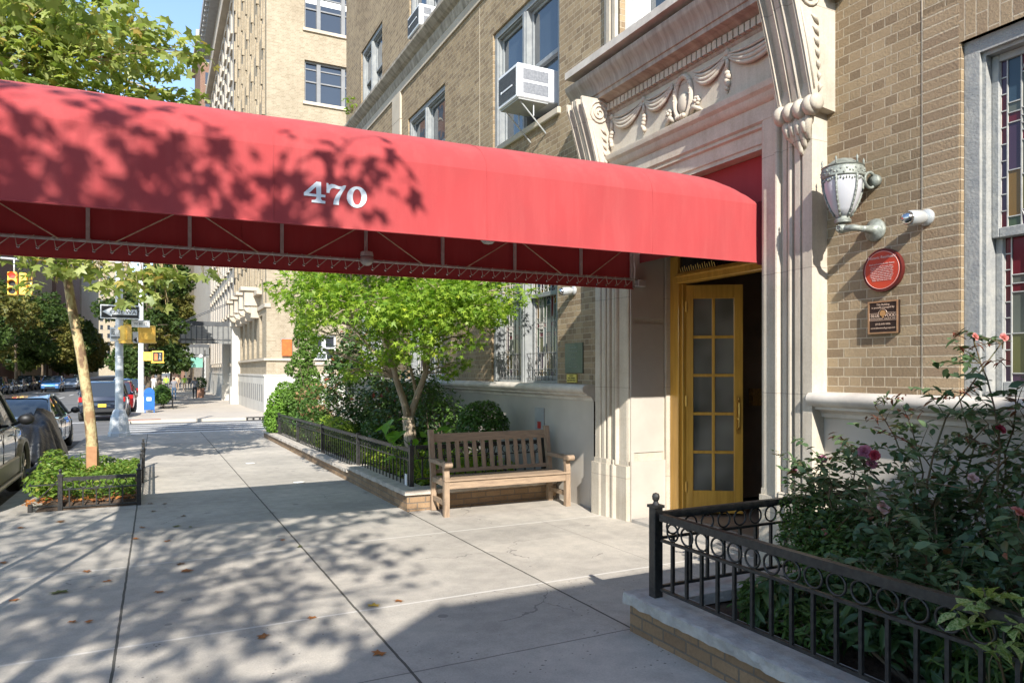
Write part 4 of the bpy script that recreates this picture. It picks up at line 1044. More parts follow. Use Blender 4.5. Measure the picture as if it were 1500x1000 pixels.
# ================================================================== FOLIAGE
def star(n,ro,ri,fold=.0,spread=300,tail=.25):
    # palmate leaf as a fan from its centre; ro list of lobe radii
    pts=[(0,0,0)]; a0=-spread/2+90
    for i in range(n):
        a=R(a0+spread*i/(n-1)); r=ro[i]; pts.append((r*math.cos(a),r*math.sin(a),-fold*r))
        if i<n-1: a=R(a0+spread*(i+.5)/(n-1)); pts.append((ri*math.cos(a),ri*math.sin(a),.0))
    pts.append((0,-tail,0))
    k=len(pts); fs=[(0,i,i+1) for i in range(1,k-1)]+[(0,k-1,1)]
    return np.array(pts),fs
MAPLE=star(5,[.7,.95,1.1,.95,.7],.28,.15,250,.2)
PLANE=star(5,[.75,.95,1.05,.95,.75],.55,.18,230,.1)
def oval(w=.42,fold=.12,tip=1.0,curl=.1):
    p=[(0,-.9,0),(-w,-.3,fold),(-w*.85,.3,fold),(0,tip,-curl),(w*.85,.3,fold),(w,-.3,fold),(0,0,0)]
    f=[(0,6,1),(6,2,1),(6,3,2),(0,5,6),(6,5,4),(6,4,3)]
    return np.array([(a,b,c) for a,b,c in p]),f
OVAL=oval(); SLIM=oval(.24,.08,1.0,.25); ROUND=oval(.7,.05,.8,.05); BIG=oval(.62,.12,1.0,.25)
BLADE=(np.array([(-.06,-1,0),(.06,-1,0),(.05,-.2,.25),(-.05,-.2,.25),(.03,.6,.15),(-.03,.6,.15),(0,1,-.15)]),[(0,1,2),(0,2,3),(3,2,4),(3,4,5),(5,4,6)])
TUFT=(np.array([(-.5,-.6,0),(.5,-.6,.05),(.0,.9,.0),(-.45,.45,.35),(.5,.4,-.3),(0,-.8,0),(.1,.3,.7),(-.2,-.5,-.5)]),[(0,1,2),(3,4,5),(6,7,1)])
def leaf_mesh(name,C,size,shape,mat,parent=None,up=.55,var=.35,seed=0,out=None,droop=0,mats=None):
    rng=np.random.default_rng(seed+11); C=np.asarray(C,float); n=len(C)
    V,F=shape; k=len(V)
    nrm=rng.normal(size=(n,3)); nrm[:,2]=np.abs(nrm[:,2])+up*2.0
    if out is not None: nrm+=out*1.2
    nrm/=np.linalg.norm(nrm,axis=1)[:,None]
    t=rng.normal(size=(n,3)); t[:,2]-=droop; t-=nrm*(t*nrm).sum(1)[:,None]; t/=np.linalg.norm(t,axis=1)[:,None]+1e-9
    b=np.cross(t,nrm); s=size*(1+var*rng.uniform(-1,1,n))
    L=V[None,:,0,None]*b[:,None,:]+V[None,:,1,None]*t[:,None,:]+V[None,:,2,None]*nrm[:,None,:]
    P=(C[:,None,:]+L*s[:,None,None]).reshape(-1,3)
    Fa=np.array(F); FF=(Fa[None,:,:]+(np.arange(n)*k)[:,None,None]).reshape(-1,3)
    me=bpy.data.meshes.new(name); me.vertices.add(len(P)); me.vertices.foreach_set('co',P.astype(np.float32).ravel())
    me.loops.add(FF.size); me.loops.foreach_set('vertex_index',FF.astype(np.int32).ravel())
    me.polygons.add(len(FF)); me.polygons.foreach_set('loop_start',np.arange(0,FF.size,3,dtype=np.int32)); me.polygons.foreach_set('loop_total',np.full(len(FF),3,dtype=np.int32))
    me.materials.append(mat); me.update(calc_edges=True)
    return link(bpy.data.objects.new(name,me),parent)
def clump_points(clumps,n,seed=0,shell=.55):
    # clumps: list of (x,y,z,rx,ry,rz); points gather near each clump's outside
    rng=np.random.default_rng(seed); w=np.array([c[3]*c[4]*c[5] for c in clumps])**.75; w/=w.sum()
    idx=rng.choice(len(clumps),n,p=w); C=np.array(clumps)[idx]
    d=rng.normal(size=(n,3)); d/=np.linalg.norm(d,axis=1)[:,None]
    r=rng.uniform(shell**3,1.08,n)**(1/3)
    return C[:,:3]+d*r[:,None]*C[:,3:], d
def limb(m,a,b,r0,r1,sag=.1,seed=0,n=6,k=6):
    rr=random.Random(seed); a=Vector(a);b=Vector(b); L=(b-a).length; off=Vector((rr.uniform(-1,1),rr.uniform(-1,1),rr.uniform(0,1)))*L*sag
    pts=[a.lerp(b,i/n)+off*math.sin(PI*i/n)+Vector((rr.uniform(-1,1),rr.uniform(-1,1),rr.uniform(-1,1)))*L*.015*(0<i<n) for i in range(n+1)]
    m.tube(pts,[r0+(r1-r0)*i/n for i in range(n+1)],k); return pts
def ellipsoid_clumps(c,r,n,cr,seed=0,flat=.8,inner=.35):
    rr=random.Random(seed); out=[]
    while len(out)<n:
        v=Vector((rr.uniform(-1,1),rr.uniform(-1,1),rr.uniform(-1,1)))
        if inner<v.length<1:
            s=cr*rr.uniform(.6,1.25); out.append((c[0]+v.x*r[0],c[1]+v.y*r[1],c[2]+v.z*r[2],s,s,s*flat))
    return out
def tree(name,label,cat,trunk,r0,r1,clumps,nleaf,size,shape,lmat,bmat,seed=0,group=None,up=.5,forks=None,droop=.3,shell=.45,hubs=None,twig=True):
    T=[Vector(p) for p in trunk]
    root=thing(name,label,cat,tuple(T[0]),group)
    m=M(); n=len(T); m.tube(T,[r0*(1.25 if i==0 else 1)*(1-i/(n-1))+r1*i/(n-1) for i in range(n)],12)
    src=[T[-1],T[-1].lerp(T[-2],.5),T[-2]]
    if forks:
        for f in forks:
            P=[Vector(p) for p in f[0]]; m.tube(P,[f[1]+(f[2]-f[1])*i/(len(P)-1) for i in range(len(P))],9); src+=P[len(P)//2:]
    for i,c in enumerate(clumps):
        cc=Vector(c[:3]); s=min(src,key=lambda p:(p-cc).length+(0 if p.z<cc.z else 1.2)); L=(cc-s).length
        r=min(r1*.5,.009+.011*L); pts=limb(m,s,cc,r,.006,.14,seed*97+i,6,6)
        if twig:
            rr=random.Random(seed*31+i)
            for q in range(3):
                a=pts[rr.choice([3,4,5])]; e=cc+Vector((rr.uniform(-1,1)*c[3],rr.uniform(-1,1)*c[4],rr.uniform(-.5,1)*c[5]))*.9
                limb(m,a,e,r*.45+.002,.003,.1,rr.random(),4,4)
    m.build('trunk',bmat,root,smooth=True)
    P,d=clump_points(clumps,nleaf,seed,shell)
    leaf_mesh('crown',P,size,shape,lmat,root,up=up,seed=seed,out=d*.5,droop=droop)
    return root
LPLANE=leafmat('plane_leaves',(.085,.14,.030),(.19,.24,.055),.45,.45,(.32,.20,.05))
LPLANE2=leafmat('yellowing_plane_leaves',(.20,.27,.08),(.42,.45,.17),.5,.38,(.44,.30,.09))
LMAPLE=leafmat('maple_leaves',(.13,.25,.03),(.32,.45,.06),.5,.45,(.42,.50,.05))
LBOX=leafmat('box_leaves',(.05,.11,.025),(.10,.19,.04),.25,.35)
LCON=leafmat('conifer_leaves',(.12,.24,.03),(.20,.36,.05),.3,.6)
LCON2=leafmat('juniper_leaves',(.09,.17,.03),(.15,.26,.05),.25,.6)
LDARK=leafmat('holly_leaves',(.03,.065,.02),(.07,.12,.03),.2,.35,(.18,.03,.02))
LDEEP=leafmat('street_tree_leaves',(.035,.07,.018),(.085,.13,.03),.35,.5)
LDEEPY=leafmat('autumn_tree_leaves',(.10,.12,.03),(.22,.19,.05),.35,.5)
LROSE=leafmat('rose_leaves',(.05,.10,.045),(.12,.175,.085),.25,.30,(.16,.07,.04))
LROSER=leafmat('young_red_leaves',(.16,.045,.03),(.09,.05,.03),.3,.4)
LSMALL=leafmat('small_green_leaves',(.05,.11,.025),(.11,.19,.045),.35,.4)
LLONG=leafmat('long_dark_leaves',(.035,.08,.03),(.08,.14,.05),.25,.32)
LGRD=leafmat('ground_cover_leaves',(.15,.27,.03),(.34,.42,.06),.4,.45,(.36,.38,.06))
LPIT=leafmat('pit_cover_leaves',(.08,.17,.02),(.19,.28,.05),.4,.45,(.38,.36,.08))
LHOST=leafmat('broad_bright_leaves',(.16,.34,.04),(.24,.42,.06),.5,.4)
LPINK=leafmat('pink_flower_heads',(.36,.20,.13),(.45,.30,.18),.4,.6,(.5,.1,.08))
def barkmat():
    m,t,b,out=nt('plane_bark'); co=N(t,'ShaderNodeTexCoord').outputs['Object']
    mp=N(t,'ShaderNodeMapping'); mp.inputs['Scale'].default_value=(1,1,.55); t.links.new(co,mp.inputs[0])
    f=noise(t,mp.outputs[0],9,3,.55); c=ramp(t,f,[(.36,(.17,.10,.055)),(.47,(.36,.26,.13)),(.53,(.45,.38,.20)),(.66,(.30,.18,.09))])
    t.links.new(c,b.inputs['Base Color']); b.inputs['Roughness'].default_value=.8; bump(t,b,noise(t,co,22,5),.5,.02); return m
BARKP=barkmat(); BARKM=pm('maple_bark',(.44,.35,.26),(.30,.23,.16),8,.85,bmp=.5,bscale=30,stretch=(1,1,.4)); BARKD=pm('dark_bark',(.10,.075,.05),(.16,.12,.08),6,.9,bmp=.5,bscale=20)

# kerbside plane tree in the pit
tb=(-.93,13.7,g(13.7))
cl=[]
rr=random.Random(21)
# crown leans over the road and reaches over the pavement
for c in ((-3.2,13.2,6.6,1.1),(-2.3,12.9,7.9,1.2),(-1.2,13.4,8.6,1.0),(-2.9,14.0,8.8,1.2),(-3.9,13.8,7.6,1.2),(-1.9,13.0,6.3,.95),(-.9,13.0,6.6,.8),(-.35,13.2,5.9,.7),(.15,13.4,6.0,.55),(.45,13.6,6.25,.45),(-.9,14.6,7.6,.9),(-2.6,12.6,5.6,.85),(-1.5,12.4,5.4,.75),(-3.4,12.6,5.3,.9),(-.5,12.5,5.2,.55),(-4.4,13.4,6.2,1.1),(-1.9,14.6,9.6,1.1),(-3.4,14.4,9.9,1.2),(-2.4,13.8,7.0,.9),(-.2,13.0,7.15,.28),(.1,13.1,5.3,.4),(-1.6,13.2,7.1,.8),(-1.1,13.0,5.7,.7)):
    cl.append((c[0],c[1],c[2],c[3],c[3],c[3]*.72))
for c in ((-.2,13.2,7.3,.5),(.35,13.4,7.2,.45),(.7,13.5,7.05,.3),(-.6,13.1,7.7,.4),(.05,13.0,6.7,.5),(-2.0,10.6,6.4,.7),(-1.35,10.9,6.7,.55),(-.9,11.6,6.5,.5),(-2.4,9.6,6.0,.6),(-1.5,9.6,6.3,.45),(-.55,12.0,6.9,.35)): cl.append((c[0],c[1],c[2],c[3],c[3],c[3]*.5))
for c in ((-2.6,12.4,3.35,.55),(-1.95,12.7,3.5,.5),(-1.45,12.9,3.3,.45),(-.95,12.9,3.25,.42),(-.45,13.0,3.15,.36),(0,13.1,3.2,.34),(.35,13.2,3.25,.26),(.75,13.4,3.3,.22),(1.0,13.5,3.28,.13),(-1.7,12.7,2.95,.22),(-.75,12.8,2.95,.22),(-.15,13.0,2.85,.22),(.15,13.1,2.75,.13),(-.45,12.9,2.7,.15),(-3.3,12.6,4.0,.5),(-1.2,13.3,3.7,.5),(-.3,13.4,3.75,.45),(.3,13.5,3.8,.4),(-2.2,12.8,3.8,.6)):
    cl.append((c[0],c[1],c[2],c[3],c[3],c[3]*.55))
pt_=tree('plane_tree','young plane tree with blotchy bark leaning in the fenced tree pit at the kerb','tree',
  [tb,(-.95,13.7,.5),(-1.0,13.7,1.1),(-1.10,13.7,1.9),(-1.22,13.7,2.6),(-1.32,13.75,3.3),(-1.38,13.8,4.1),(-1.45,13.8,5.2),(-1.7,13.8,6.6),(-2.0,13.9,7.8)],.092,.045,cl,11500,.115,PLANE,LPLANE2,BARKP,seed=5,up=.35,shell=.3)
M().rbox(-1.02,-.87,13.59,13.61,.02,.40,.003).build('trunk_board',pm('rust_board',(.42,.22,.11),(.34,.17,.08),9,.8),pt_)
# plane tree behind the camera whose leaves shade the awning and the pavement
cl=[]
for c in ((-2.6,-2.8,6.0,1.15),(-1.6,-2.2,6.4,.95),(-3.3,-1.9,6.2,1.1),(-2.2,-1.2,6.8,1.0),(-1.3,-.7,6.3,.75),(-2.0,-.1,6.0,.7),(-3.2,-.4,6.6,.9),(-2.9,-3.9,6.3,1.1),(-1.7,-3.6,5.6,.8),(-2.5,-1.6,5.3,.6),(-3.8,-2.9,5.6,1.0),(-.75,-2.6,5.9,.5),(-.6,-1.6,6.5,.42),(-1.1,.4,5.8,.42),(-1.75,.75,5.3,.45),(-3.9,-.8,5.6,.8),(-2.6,.6,5.6,.6),(-3.6,-4.6,5.4,.9),(-4.3,.2,6.2,.8),(-.9,-3.4,4.9,.45),(-3.1,1.2,5.2,.55),(-3.9,1.6,5.8,.6),(-.35,-.1,6.1,.6),(.0,.1,6.3,.3),(-.2,.7,5.7,.35),(-.5,-1.0,5.4,.3),(-.45,-2.9,5.5,.22),(.3,-.5,5.9,.25)):
    cl.append((c[0],c[1],c[2],c[3],c[3],c[3]*.55))
tree('plane_tree','plane tree behind the photographer whose leaf shadows dapple the awning and pavement','tree',
  [(-3.0,-3.0,g(-3)),(-3.0,-3.0,1.5),(-2.9,-2.9,3.2),(-2.8,-2.6,4.6),(-2.7,-2.4,5.6)],.16,.07,cl,2350,.10,PLANE,LPLANE,BARKP,seed=8,up=.6,shell=.0)
# japanese maple
cl=[]; rr=random.Random(5)
for k in range(74):
    a=rr.uniform(0,2*PI); q=math.sqrt(rr.random()); x=3.15+1.6*q*math.cos(a); y=10.1+1.45*q*math.sin(a)
    x=min(x,4.35); z=1.78+.5*abs(x-3.15)+(.35 if y>10.4 else 0)+1.8*(1-q*q)*rr.random()**.9+.75*rr.random()**1.3; s=rr.uniform(.24,.44); cl.append((x,y,z,s*1.1,s*1.1,s*.75))
for c in ((1.75,10.6,2.65,.3),(1.6,10.9,2.85,.25),(1.95,10.2,2.4,.28),(2.1,10.6,2.25,.3),(4.3,9.2,2.45,.3),(4.75,9.1,2.75,.28),(4.6,9.5,3.0,.3),(3.7,9.2,1.95,.22),(2.55,10.3,1.62,.2),(2.75,10.5,1.75,.22),(4.15,9.9,1.75,.2),(3.1,9.95,1.85,.24),(3.85,10.15,1.78,.22),(3.35,10.95,1.85,.25),(2.9,10.25,1.78,.22),(3.6,9.75,2.05,.25),(2.65,10.7,1.6,.2),(4.05,10.3,1.62,.2),(2.2,10.5,1.95,.2),(4.0,9.3,2.1,.26),(2.3,10.0,2.9,.35)):
    cl.append((c[0],c[1],c[2],c[3],c[3],c[3]*.6))
mp_=tree('japanese_maple','bright green japanese maple with forked pale trunk behind the bench','tree',
  [(3.60,10.62,.05),(3.57,10.62,.35),(3.54,10.6,.65),(3.50,10.58,.95)],.115,.09,cl,18000,.062,MAPLE,LMAPLE,BARKM,seed=3,up=.3,droop=1.2,shell=.1,
  forks=[([(3.52,10.58,.85),(3.42,10.5,1.15),(3.22,10.3,1.55),(3.02,10.0,1.95),(2.85,10.1,2.4)],.062,.03),([(3.52,10.58,.88),(3.62,10.5,1.25),(3.70,10.35,1.6),(3.66,10.0,2.0),(3.85,10.0,2.5)],.058,.028),([(3.22,10.3,1.55),(2.8,10.1,1.95),(2.5,10.1,2.3)],.03,.016),([(3.70,10.35,1.6),(3.55,9.9,2.1),(3.5,9.6,2.6)],.03,.016),([(3.62,10.5,1.25),(3.55,10.6,1.7),(3.3,10.6,2.3)],.03,.016)])

def shrub(name,label,base,clumps,nleaf,size,shape,mat,seed,stem=BARKD,up=.4,group=None,shell=.6,droop=.2,nstem=8,sr=.012):
    root=thing(name,label,'shrub',base,group); m=M(); rr=random.Random(seed)
    for i in range(nstem):
        c=rr.choice(clumps); b0=(base[0]+rr.uniform(-.1,.1),base[1]+rr.uniform(-.1,.1),base[2]); limb(m,b0,(c[0]+rr.uniform(-.5,.5)*c[3],c[1]+rr.uniform(-.5,.5)*c[4],c[2]),sr,sr*.35,.12,rr.random(),5,5)
    m.build('stem',stem,root,smooth=True); P,d=clump_points(clumps,nleaf,seed,shell)
    P[:,2]=np.maximum(P[:,2],base[2]+.01)
    leaf_mesh('foliage',P,size,shape,mat,root,up=up,seed=seed,out=d,droop=droop); return root
gz=lambda y:g(y)+.14
shrub('boxwood','clipped round dark green boxwood just behind the back of the bench',(4.28,9.55,gz(9.5)),[(4.28,9.55,.86,.36,.36,.35),(4.36,9.5,1.02,.22,.22,.2),(4.15,9.5,1.0,.18,.18,.17),(4.5,9.5,.85,.2,.2,.2)],4200,.021,ROUND,LBOX,1,up=.3,shell=.82)
shrub('boxwood','small dark leafy shrub between the maple trunk and the boxwood',(4.1,10.6,gz(10)),[(4.1,10.6,.9,.4,.4,.5),(3.9,10.9,1.3,.3,.3,.35)],1500,.03,OVAL,LSMALL,2)
shrub('golden_conifer','low rounded bright lime green conifer at the far end of the long planter',(3.35,20.8,gz(20.8)),[(3.35,20.8,.45,.62,.6,.55),(3.15,20.5,.75,.4,.4,.4),(3.6,20.6,.95,.4,.4,.38),(3.3,21.0,1.05,.3,.3,.3),(3.0,20.3,.3,.4,.4,.4)],5200,.045,TUFT,LCON,3,shell=.75)
cj=[(3.55+.12*math.sin(k*1.7),19.4+.1*math.cos(k*2.1),.2+.25*k,.52-.028*k+.08*math.sin(k*2.3),.5-.03*k,.26) for k in range(13)]
shrub('juniper','tall twisting green juniper column in the long planter',(3.55,19.4,gz(19.4)),cj,7000,.045,TUFT,LCON2,4,shell=.75)
shrub('spirea','loose shrub with faded pink flower heads beside the long fence',(3.5,17.2,gz(17.2)),[(3.5,17.2,.5,.6,.7,.45),(3.4,16.9,.95,.5,.5,.35),(3.75,17.5,1.2,.4,.4,.3),(3.3,16.3,.35,.4,.5,.35)],3600,.04,OVAL,LSMALL,5)
P,d=clump_points([(3.4,16.9,1.05,.5,.5,.3),(3.6,17.3,.8,.6,.6,.5),(3.3,16.4,.55,.35,.4,.3)],260,6,.9); fh=leaf_mesh('pink_flower_head',P,.05,TUFT,LPINK,[o for o in COL.objects if o.name.startswith('spirea')][0],seed=6)
shrub('holly','tall dark green holly shrub with a few dark red leaves against the brick wall',(4.2,15.6,gz(15.6)),ellipsoid_clumps((4.15,15.6,1.35),(.75,1.2,1.25),20,.42,7),5200,.055,OVAL,LDARK,7)
shrub('dark_shrub','dark shaded shrub with glossy leaves right behind the maple trunk',(4.1,12.6,gz(12.6)),ellipsoid_clumps((4.25,12.6,.85),(.55,1.4,.75),20,.4,8),5200,.05,OVAL,LDARK,8)
shrub('rhododendron','mid green shrub low behind the middle of the long fence',(3.7,13.3,gz(13.3)),ellipsoid_clumps((4.1,13.6,.45),(.45,1.0,.3),12,.28,9),2400,.05,SLIM,LSMALL,9)
shrub('yellow_green_shrub','small yellow green shrub behind the long fence left of the holly',(3.4,15.0,gz(15)),ellipsoid_clumps((3.35,15.1,.4),(.3,.9,.3),10,.26,10),1800,.045,SLIM,LGRD,10)
# broad leaves of the plant at the fence corner
hp=thing('hydrangea','plant with a few broad bright green leaves at the fence corner left of the bench','plant',(3.25,9.3,gz(9.3)))
m=M(); LV=[]; rr=random.Random(9)
for k in range(26):
    x=3.05+rr.uniform(-.25,.95); y=9.15+rr.uniform(-.15,.5); z=.55+rr.uniform(-.15,.42); LV.append((x,y,z)); limb(m,(3.3+rr.uniform(-.1,.1),9.35,gz(9.3)),(x,y,z),.007,.004,.15,k,5,5)
m.build('stem',pm('green_stem',(.10,.16,.05),None,5,.6),hp,smooth=True); leaf_mesh('foliage',LV,.125,BIG,LHOST,hp,up=1.1,seed=3,droop=.5)
# ground cover (nobody could count the leaves)
rng=np.random.default_rng(3)
def cover(name,x0,x1,y0,y1,z,n,size,shape,mat,seed,h=.18,up=.5,yfun=None,label=None):
    rng=np.random.default_rng(seed); x=rng.uniform(x0,x1,n); y=rng.uniform(y0,y1,n); hh=.5+.5*np.sin(x*5+1.3*y)*np.sin(y*3.1+x)
    zz=np.array([(yfun(v) if yfun else 0) for v in y])+z+rng.uniform(0,1,n)**.6*h*(.35+.65*hh)
    o=leaf_mesh(name,np.stack([x,y,zz],1),size,shape,mat,None,up=up,seed=seed); tag(o,label or 'mass of low green ground cover leaves','ground cover',kind='stuff'); return o
cover('ground_cover',3.12,4.6,8.85,21.4,.14,15000,.045,OVAL,LGRD,31,h=.46,yfun=g,label='low yellow green ground cover leaves filling the long planter')

# ------------------------------------------------------------------ roses in the near planter
STEMG=pm('rose_stem',(.07,.08,.03),(.12,.06,.03),10,.6)
PINKS=[leafmat('petals_'+n,a,b_,.35,.5) for n,a,b_ in (('mauve',(.38,.13,.22),(.46,.20,.30)),('blush',(.70,.42,.46),(.75,.50,.53)),('crimson',(.38,.04,.07),(.42,.06,.10)),('coral',(.58,.20,.20),(.62,.26,.25)))]
def petal_flower(name,c,r,mat,parent,seed):
    rr=random.Random(seed); m=M(); ax=Vector((rr.uniform(-.6,.1),rr.uniform(-1,-.3),rr.uniform(.2,.8))).normalized(); u=ax.cross(Vector((0,0,1))).normalized(); v=ax.cross(u)
    for ring_,(n,rad,open_) in enumerate(((5,1,.85),(5,.75,.5),(4,.5,.2),(3,.28,.05))):
        for k in range(n):
            a=2*PI*k/n+ring_*.5+rr.uniform(-.15,.15); d=u*math.cos(a)+v*math.sin(a); s=u*-math.sin(a)+v*math.cos(a); R_=r*rad
            vs=[]
            for i in range(4):
                q=i/3; base=Vector(c)+d*(R_*q*(.35+.65*open_))+ax*(R_*(q**1.3)*(1.1-open_)*.9-.25*R_*(q>.9)*open_)
                w=R_*.62*math.sin(PI*(.12+.72*q))
                for j in (-1,-.35,.35,1): vs.append(base+s*w*j+ax*(abs(j)**2*R_*.22))
            fs=[(i*4+j,i*4+j+1,i*4+j+5,i*4+j+4) for i in range(3) for j in range(3)]; m.add(vs,fs)
    return m.build(name,mat,parent,smooth=True)
def rosebush(label,base,canes,seed,lmat=LROSE,size=.036,density=34,red=.0,flowers=(),nb_=3):
    root=thing('rose_bush',label,'shrub',base); rr=random.Random(seed); m=M(); L=[];Lr=[]
    for ce in canes:
        b0=Vector((base[0]+rr.uniform(-.2,.2),base[1]+rr.uniform(-.25,.25),base[2])); pts=limb(m,b0,ce,.009,.0035,.12,rr.random(),9,6)
        for i in range(2,10):
            p=pts[i]
            for q in range(nb_):
                d=Vector((rr.uniform(-1,1),rr.uniform(-1,1),rr.uniform(-.2,.7))).normalized(); Lb=rr.uniform(.08,.24); e=p+d*Lb; 
                m.tube([p,p+d*Lb*.5+Vector((0,0,.01)),e],[.003,.002,.0012],4)
                tgt=Lr if (i>=8 and rr.random()<red) else L
                for w in (.35,.6,.8,1.0):
                    for sg in (-1,1):
                        s=d.cross(Vector((0,0,1))); s=s.normalized() if s.length>1e-3 else Vector((1,0,0))
                        tgt.append(tuple(p+d*Lb*w+s*sg*size*.95+Vector((0,0,rr.uniform(-.01,.01)))))
                tgt.append(tuple(e+d*size))
    m.build('stem',STEMG,root,smooth=True)
    leaf_mesh('foliage',L,size,OVAL,lmat,root,up=.55,seed=seed,var=.3)
    if Lr: leaf_mesh('young_foliage',Lr,size*.9,SLIM,LROSER,root,up=.4,seed=seed+1)
    for i,(c,r,mi) in enumerate(flowers):
        r*=.78
        petal_flower('rose_flower',c,r,PINKS[mi],root,seed*10+i)
        mm=M(); near=min([Vector(q) for q in canes],key=lambda q:(q-Vector(c)).length); mm.tube([Vector(c),Vector(c)+Vector((.01,.01,-.06)),near.lerp(Vector(c),.3)],[.003,.003,.003],5); mm.build('flower_stem',STEMG,root)
    return root
# ------------------------------------------------------------------ near planter plants
gp_=.13
rosebush('tallest rose bush with thin canes and pink roses against the wall at right',(4.0,2.45,gp_),
  [(4.1,2.40,1.83),(4.15,2.28,1.80),(4.2,2.85,1.34),(4.25,3.12,1.42),(3.95,2.1,1.55),(4.3,2.0,1.62),(3.9,2.62,1.22),(4.0,1.7,1.5),(3.7,1.9,1.35),(3.8,2.15,1.38),(4.3,2.6,1.5),(3.6,2.4,1.05),(3.9,3.0,1.15),(4.1,1.4,1.45)],41,red=.35,nb_=2,
  flowers=[((3.9,2.93,1.15),.062,0),((3.92,2.90,1.08),.048,0),((3.88,2.85,1.14),.046,2),((3.9,2.15,1.35),.045,2),((3.6,2.11,1.12),.040,1),((4.1,2.39,1.84),.032,3),((4.1,2.24,1.83),.034,3),((4.1,2.0,1.30),.04,2)])
rosebush('spreading rose bush with mauve buds reaching left in front of the stone pier',(4.0,3.15,gp_),
  [(4.2,3.66,.93),(4.1,3.62,.75),(4.1,3.40,1.04),(3.9,3.30,.88),(3.75,3.05,.95),(4.3,3.3,1.0),(3.7,2.8,.85),(4.1,3.1,1.12),(3.6,2.6,.9)],42,size=.034,
  flowers=[((4.1,3.41,1.04),.045,0),((4.2,3.74,.92),.030,0),((4.1,3.65,.73),.032,0),((3.6,2.98,.68),.030,3)])
rosebush('dense rose bush with a pale pink bloom just behind the middle of the iron fence',(3.55,2.2,gp_),
  [(3.55,2.54,.88),(3.4,2.2,.85),(3.6,1.9,.95),(3.3,1.7,.9),(3.5,1.5,1.0),(3.3,2.5,.65),(3.8,2.4,1.0),(3.35,1.3,.9),(3.7,1.2,1.05),(3.3,2.0,.7)],43,
  flowers=[((3.53,2.54,.91),.052,1),((3.3,1.74,1.04),.05,3)])
shrub('low_shrub','low small-leaved green shrub at the left end of the near planter',(3.85,3.2,gp_),[(3.9,3.25,.68,.26,.3,.22),(3.7,3.05,.55,.3,.3,.25),(3.95,3.42,.5,.2,.15,.25),(3.6,2.8,.5,.25,.3,.25)],4200,.019,OVAL,LSMALL,44,shell=.3)
shrub('leafy_mass','dark green leafy shrubs filling the back of the near planter',(4.2,1.9,gp_),ellipsoid_clumps((4.05,1.9,.52),(.65,1.35,.34),24,.28,12),5600,.036,OVAL,LROSE,45,shell=.2)
shrub('perennial','perennial with drooping long dark leaves low behind the near fence',(3.3,2.2,gp_),[(3.2+.16*(k%3),3.0-.19*k,.32+.05*(k%2),.2,.2,.16) for k in range(12)],1500,.062,SLIM,LLONG,46,droop=1.0,shell=.2)
shrub('perennial','light green feathery perennial in the left corner of the near planter',(3.2,3.1,gp_),[(3.2,3.05,.25,.16,.25,.13),(3.45,3.3,.24,.2,.14,.1),(3.12,2.7,.26,.12,.2,.14)],900,.034,SLIM,LSMALL,47,droop=.2,shell=.1)
shrub('grass_tuft','tuft of arching grass blades low in the near planter',(3.2,1.6,gp_),[(3.15,1.7,.35,.12,.3,.2),(3.25,1.3,.4,.15,.3,.2)],260,.11,BLADE,LSMALL,48,up=-.1,shell=.1,nstem=3)
va=thing('variegated_plant','plant with cream edged variegated leaves hanging over the near fence at lower right','plant',(3.0,1.6,gp_))
def varmat():
    m=leafmat('variegated_leaf',(.28,.36,.10),(.36,.44,.16),.3,.35); t=m.node_tree
    co=N(t,'ShaderNodeNewGeometry').outputs['Position']; f=noise(t,co,120,3); p=[n for n in t.nodes if n.type=='BSDF_PRINCIPLED'][0]
    t.links.new(ramp(t,f,[(.42,(.08,.16,.04)),(.5,(.34,.42,.14)),(.66,(.52,.52,.28))]),p.inputs['Base Color']); return m
VM=varmat(); m=M(); LV=[]; rr=random.Random(3)
for (tip,n_) in (((2.90,1.66,.80),6),((2.86,1.56,.82),6),((2.84,1.62,.70),6),((2.84,1.50,.72),6),((2.83,1.72,.68),5),((2.88,1.46,.80),5),((2.83,1.57,.62),5),((2.80,1.64,.76),5),((2.82,1.50,.64),5),((2.86,1.42,.70),5)):
    p=limb(m,(3.05,1.6,gp_),tip,.006,.003,.1,rr.random(),6,6)
    for k in range(n_): a=2*PI*k/n_; LV.append((tip[0]+.035*math.cos(a),tip[1]+.035*math.sin(a),tip[2]-.012+rr.uniform(-.02,.01)))
m.build('stem',STEMG,va,smooth=True); leaf_mesh('foliage',LV,.05,oval(.45,.1,1.1,.3),VM,va,up=.6,seed=2,droop=.9,var=.25)

# ------------------------------------------------------------------ tree pit
pitx0,pitx1,pity0,pity1=-1.36,-.20,10.68,15.25
m=M(); vs=[];fs=[]
for i in range(9):
    for j in range(31):
        x=pitx0+(pitx1-pitx0)*i/8;y=pity0+(pity1-pity0)*j/30; vs.append((x,y,g(y)+.006+(.05*random.random()+.05 if 0<i<8 and 0<j<30 else 0)))
for i in range(8):
    for j in range(30): a=i*31+j; fs.append((a,a+31,a+32,a+1))
tag(M().add(vs,fs).build('pit_soil',SOIL),kind='structure')
cover('pit_planting',-1.42,-.26,10.95,15.1,.06,5200,.036,OVAL,LPIT,32,h=.30,yfun=g,label='bright green ground cover leaves filling the fenced tree pit')
shrub('pit_shrub','small spreading light green shrub at the kerb edge of the tree pit',(-1.35,11.8,gz(11.8)-.1),[(-1.4,11.6,.12,.22,.4,.18),(-1.3,12.4,.2,.25,.4,.2),(-1.45,13.4,.2,.2,.5,.2)],1300,.038,OVAL,LPIT,49,shell=.2)
pf=thing('tree_guard_fence','low black iron fence with rings around the kerbside tree pit','fence',(-.2,10.7,g(10.7)))
zg=g
fence(pf,(-1.07,10.70),(-.23,10.67),.03,.42,.15,zg=zg,ring=.045,bar=.008,rail=.010,first=.08)
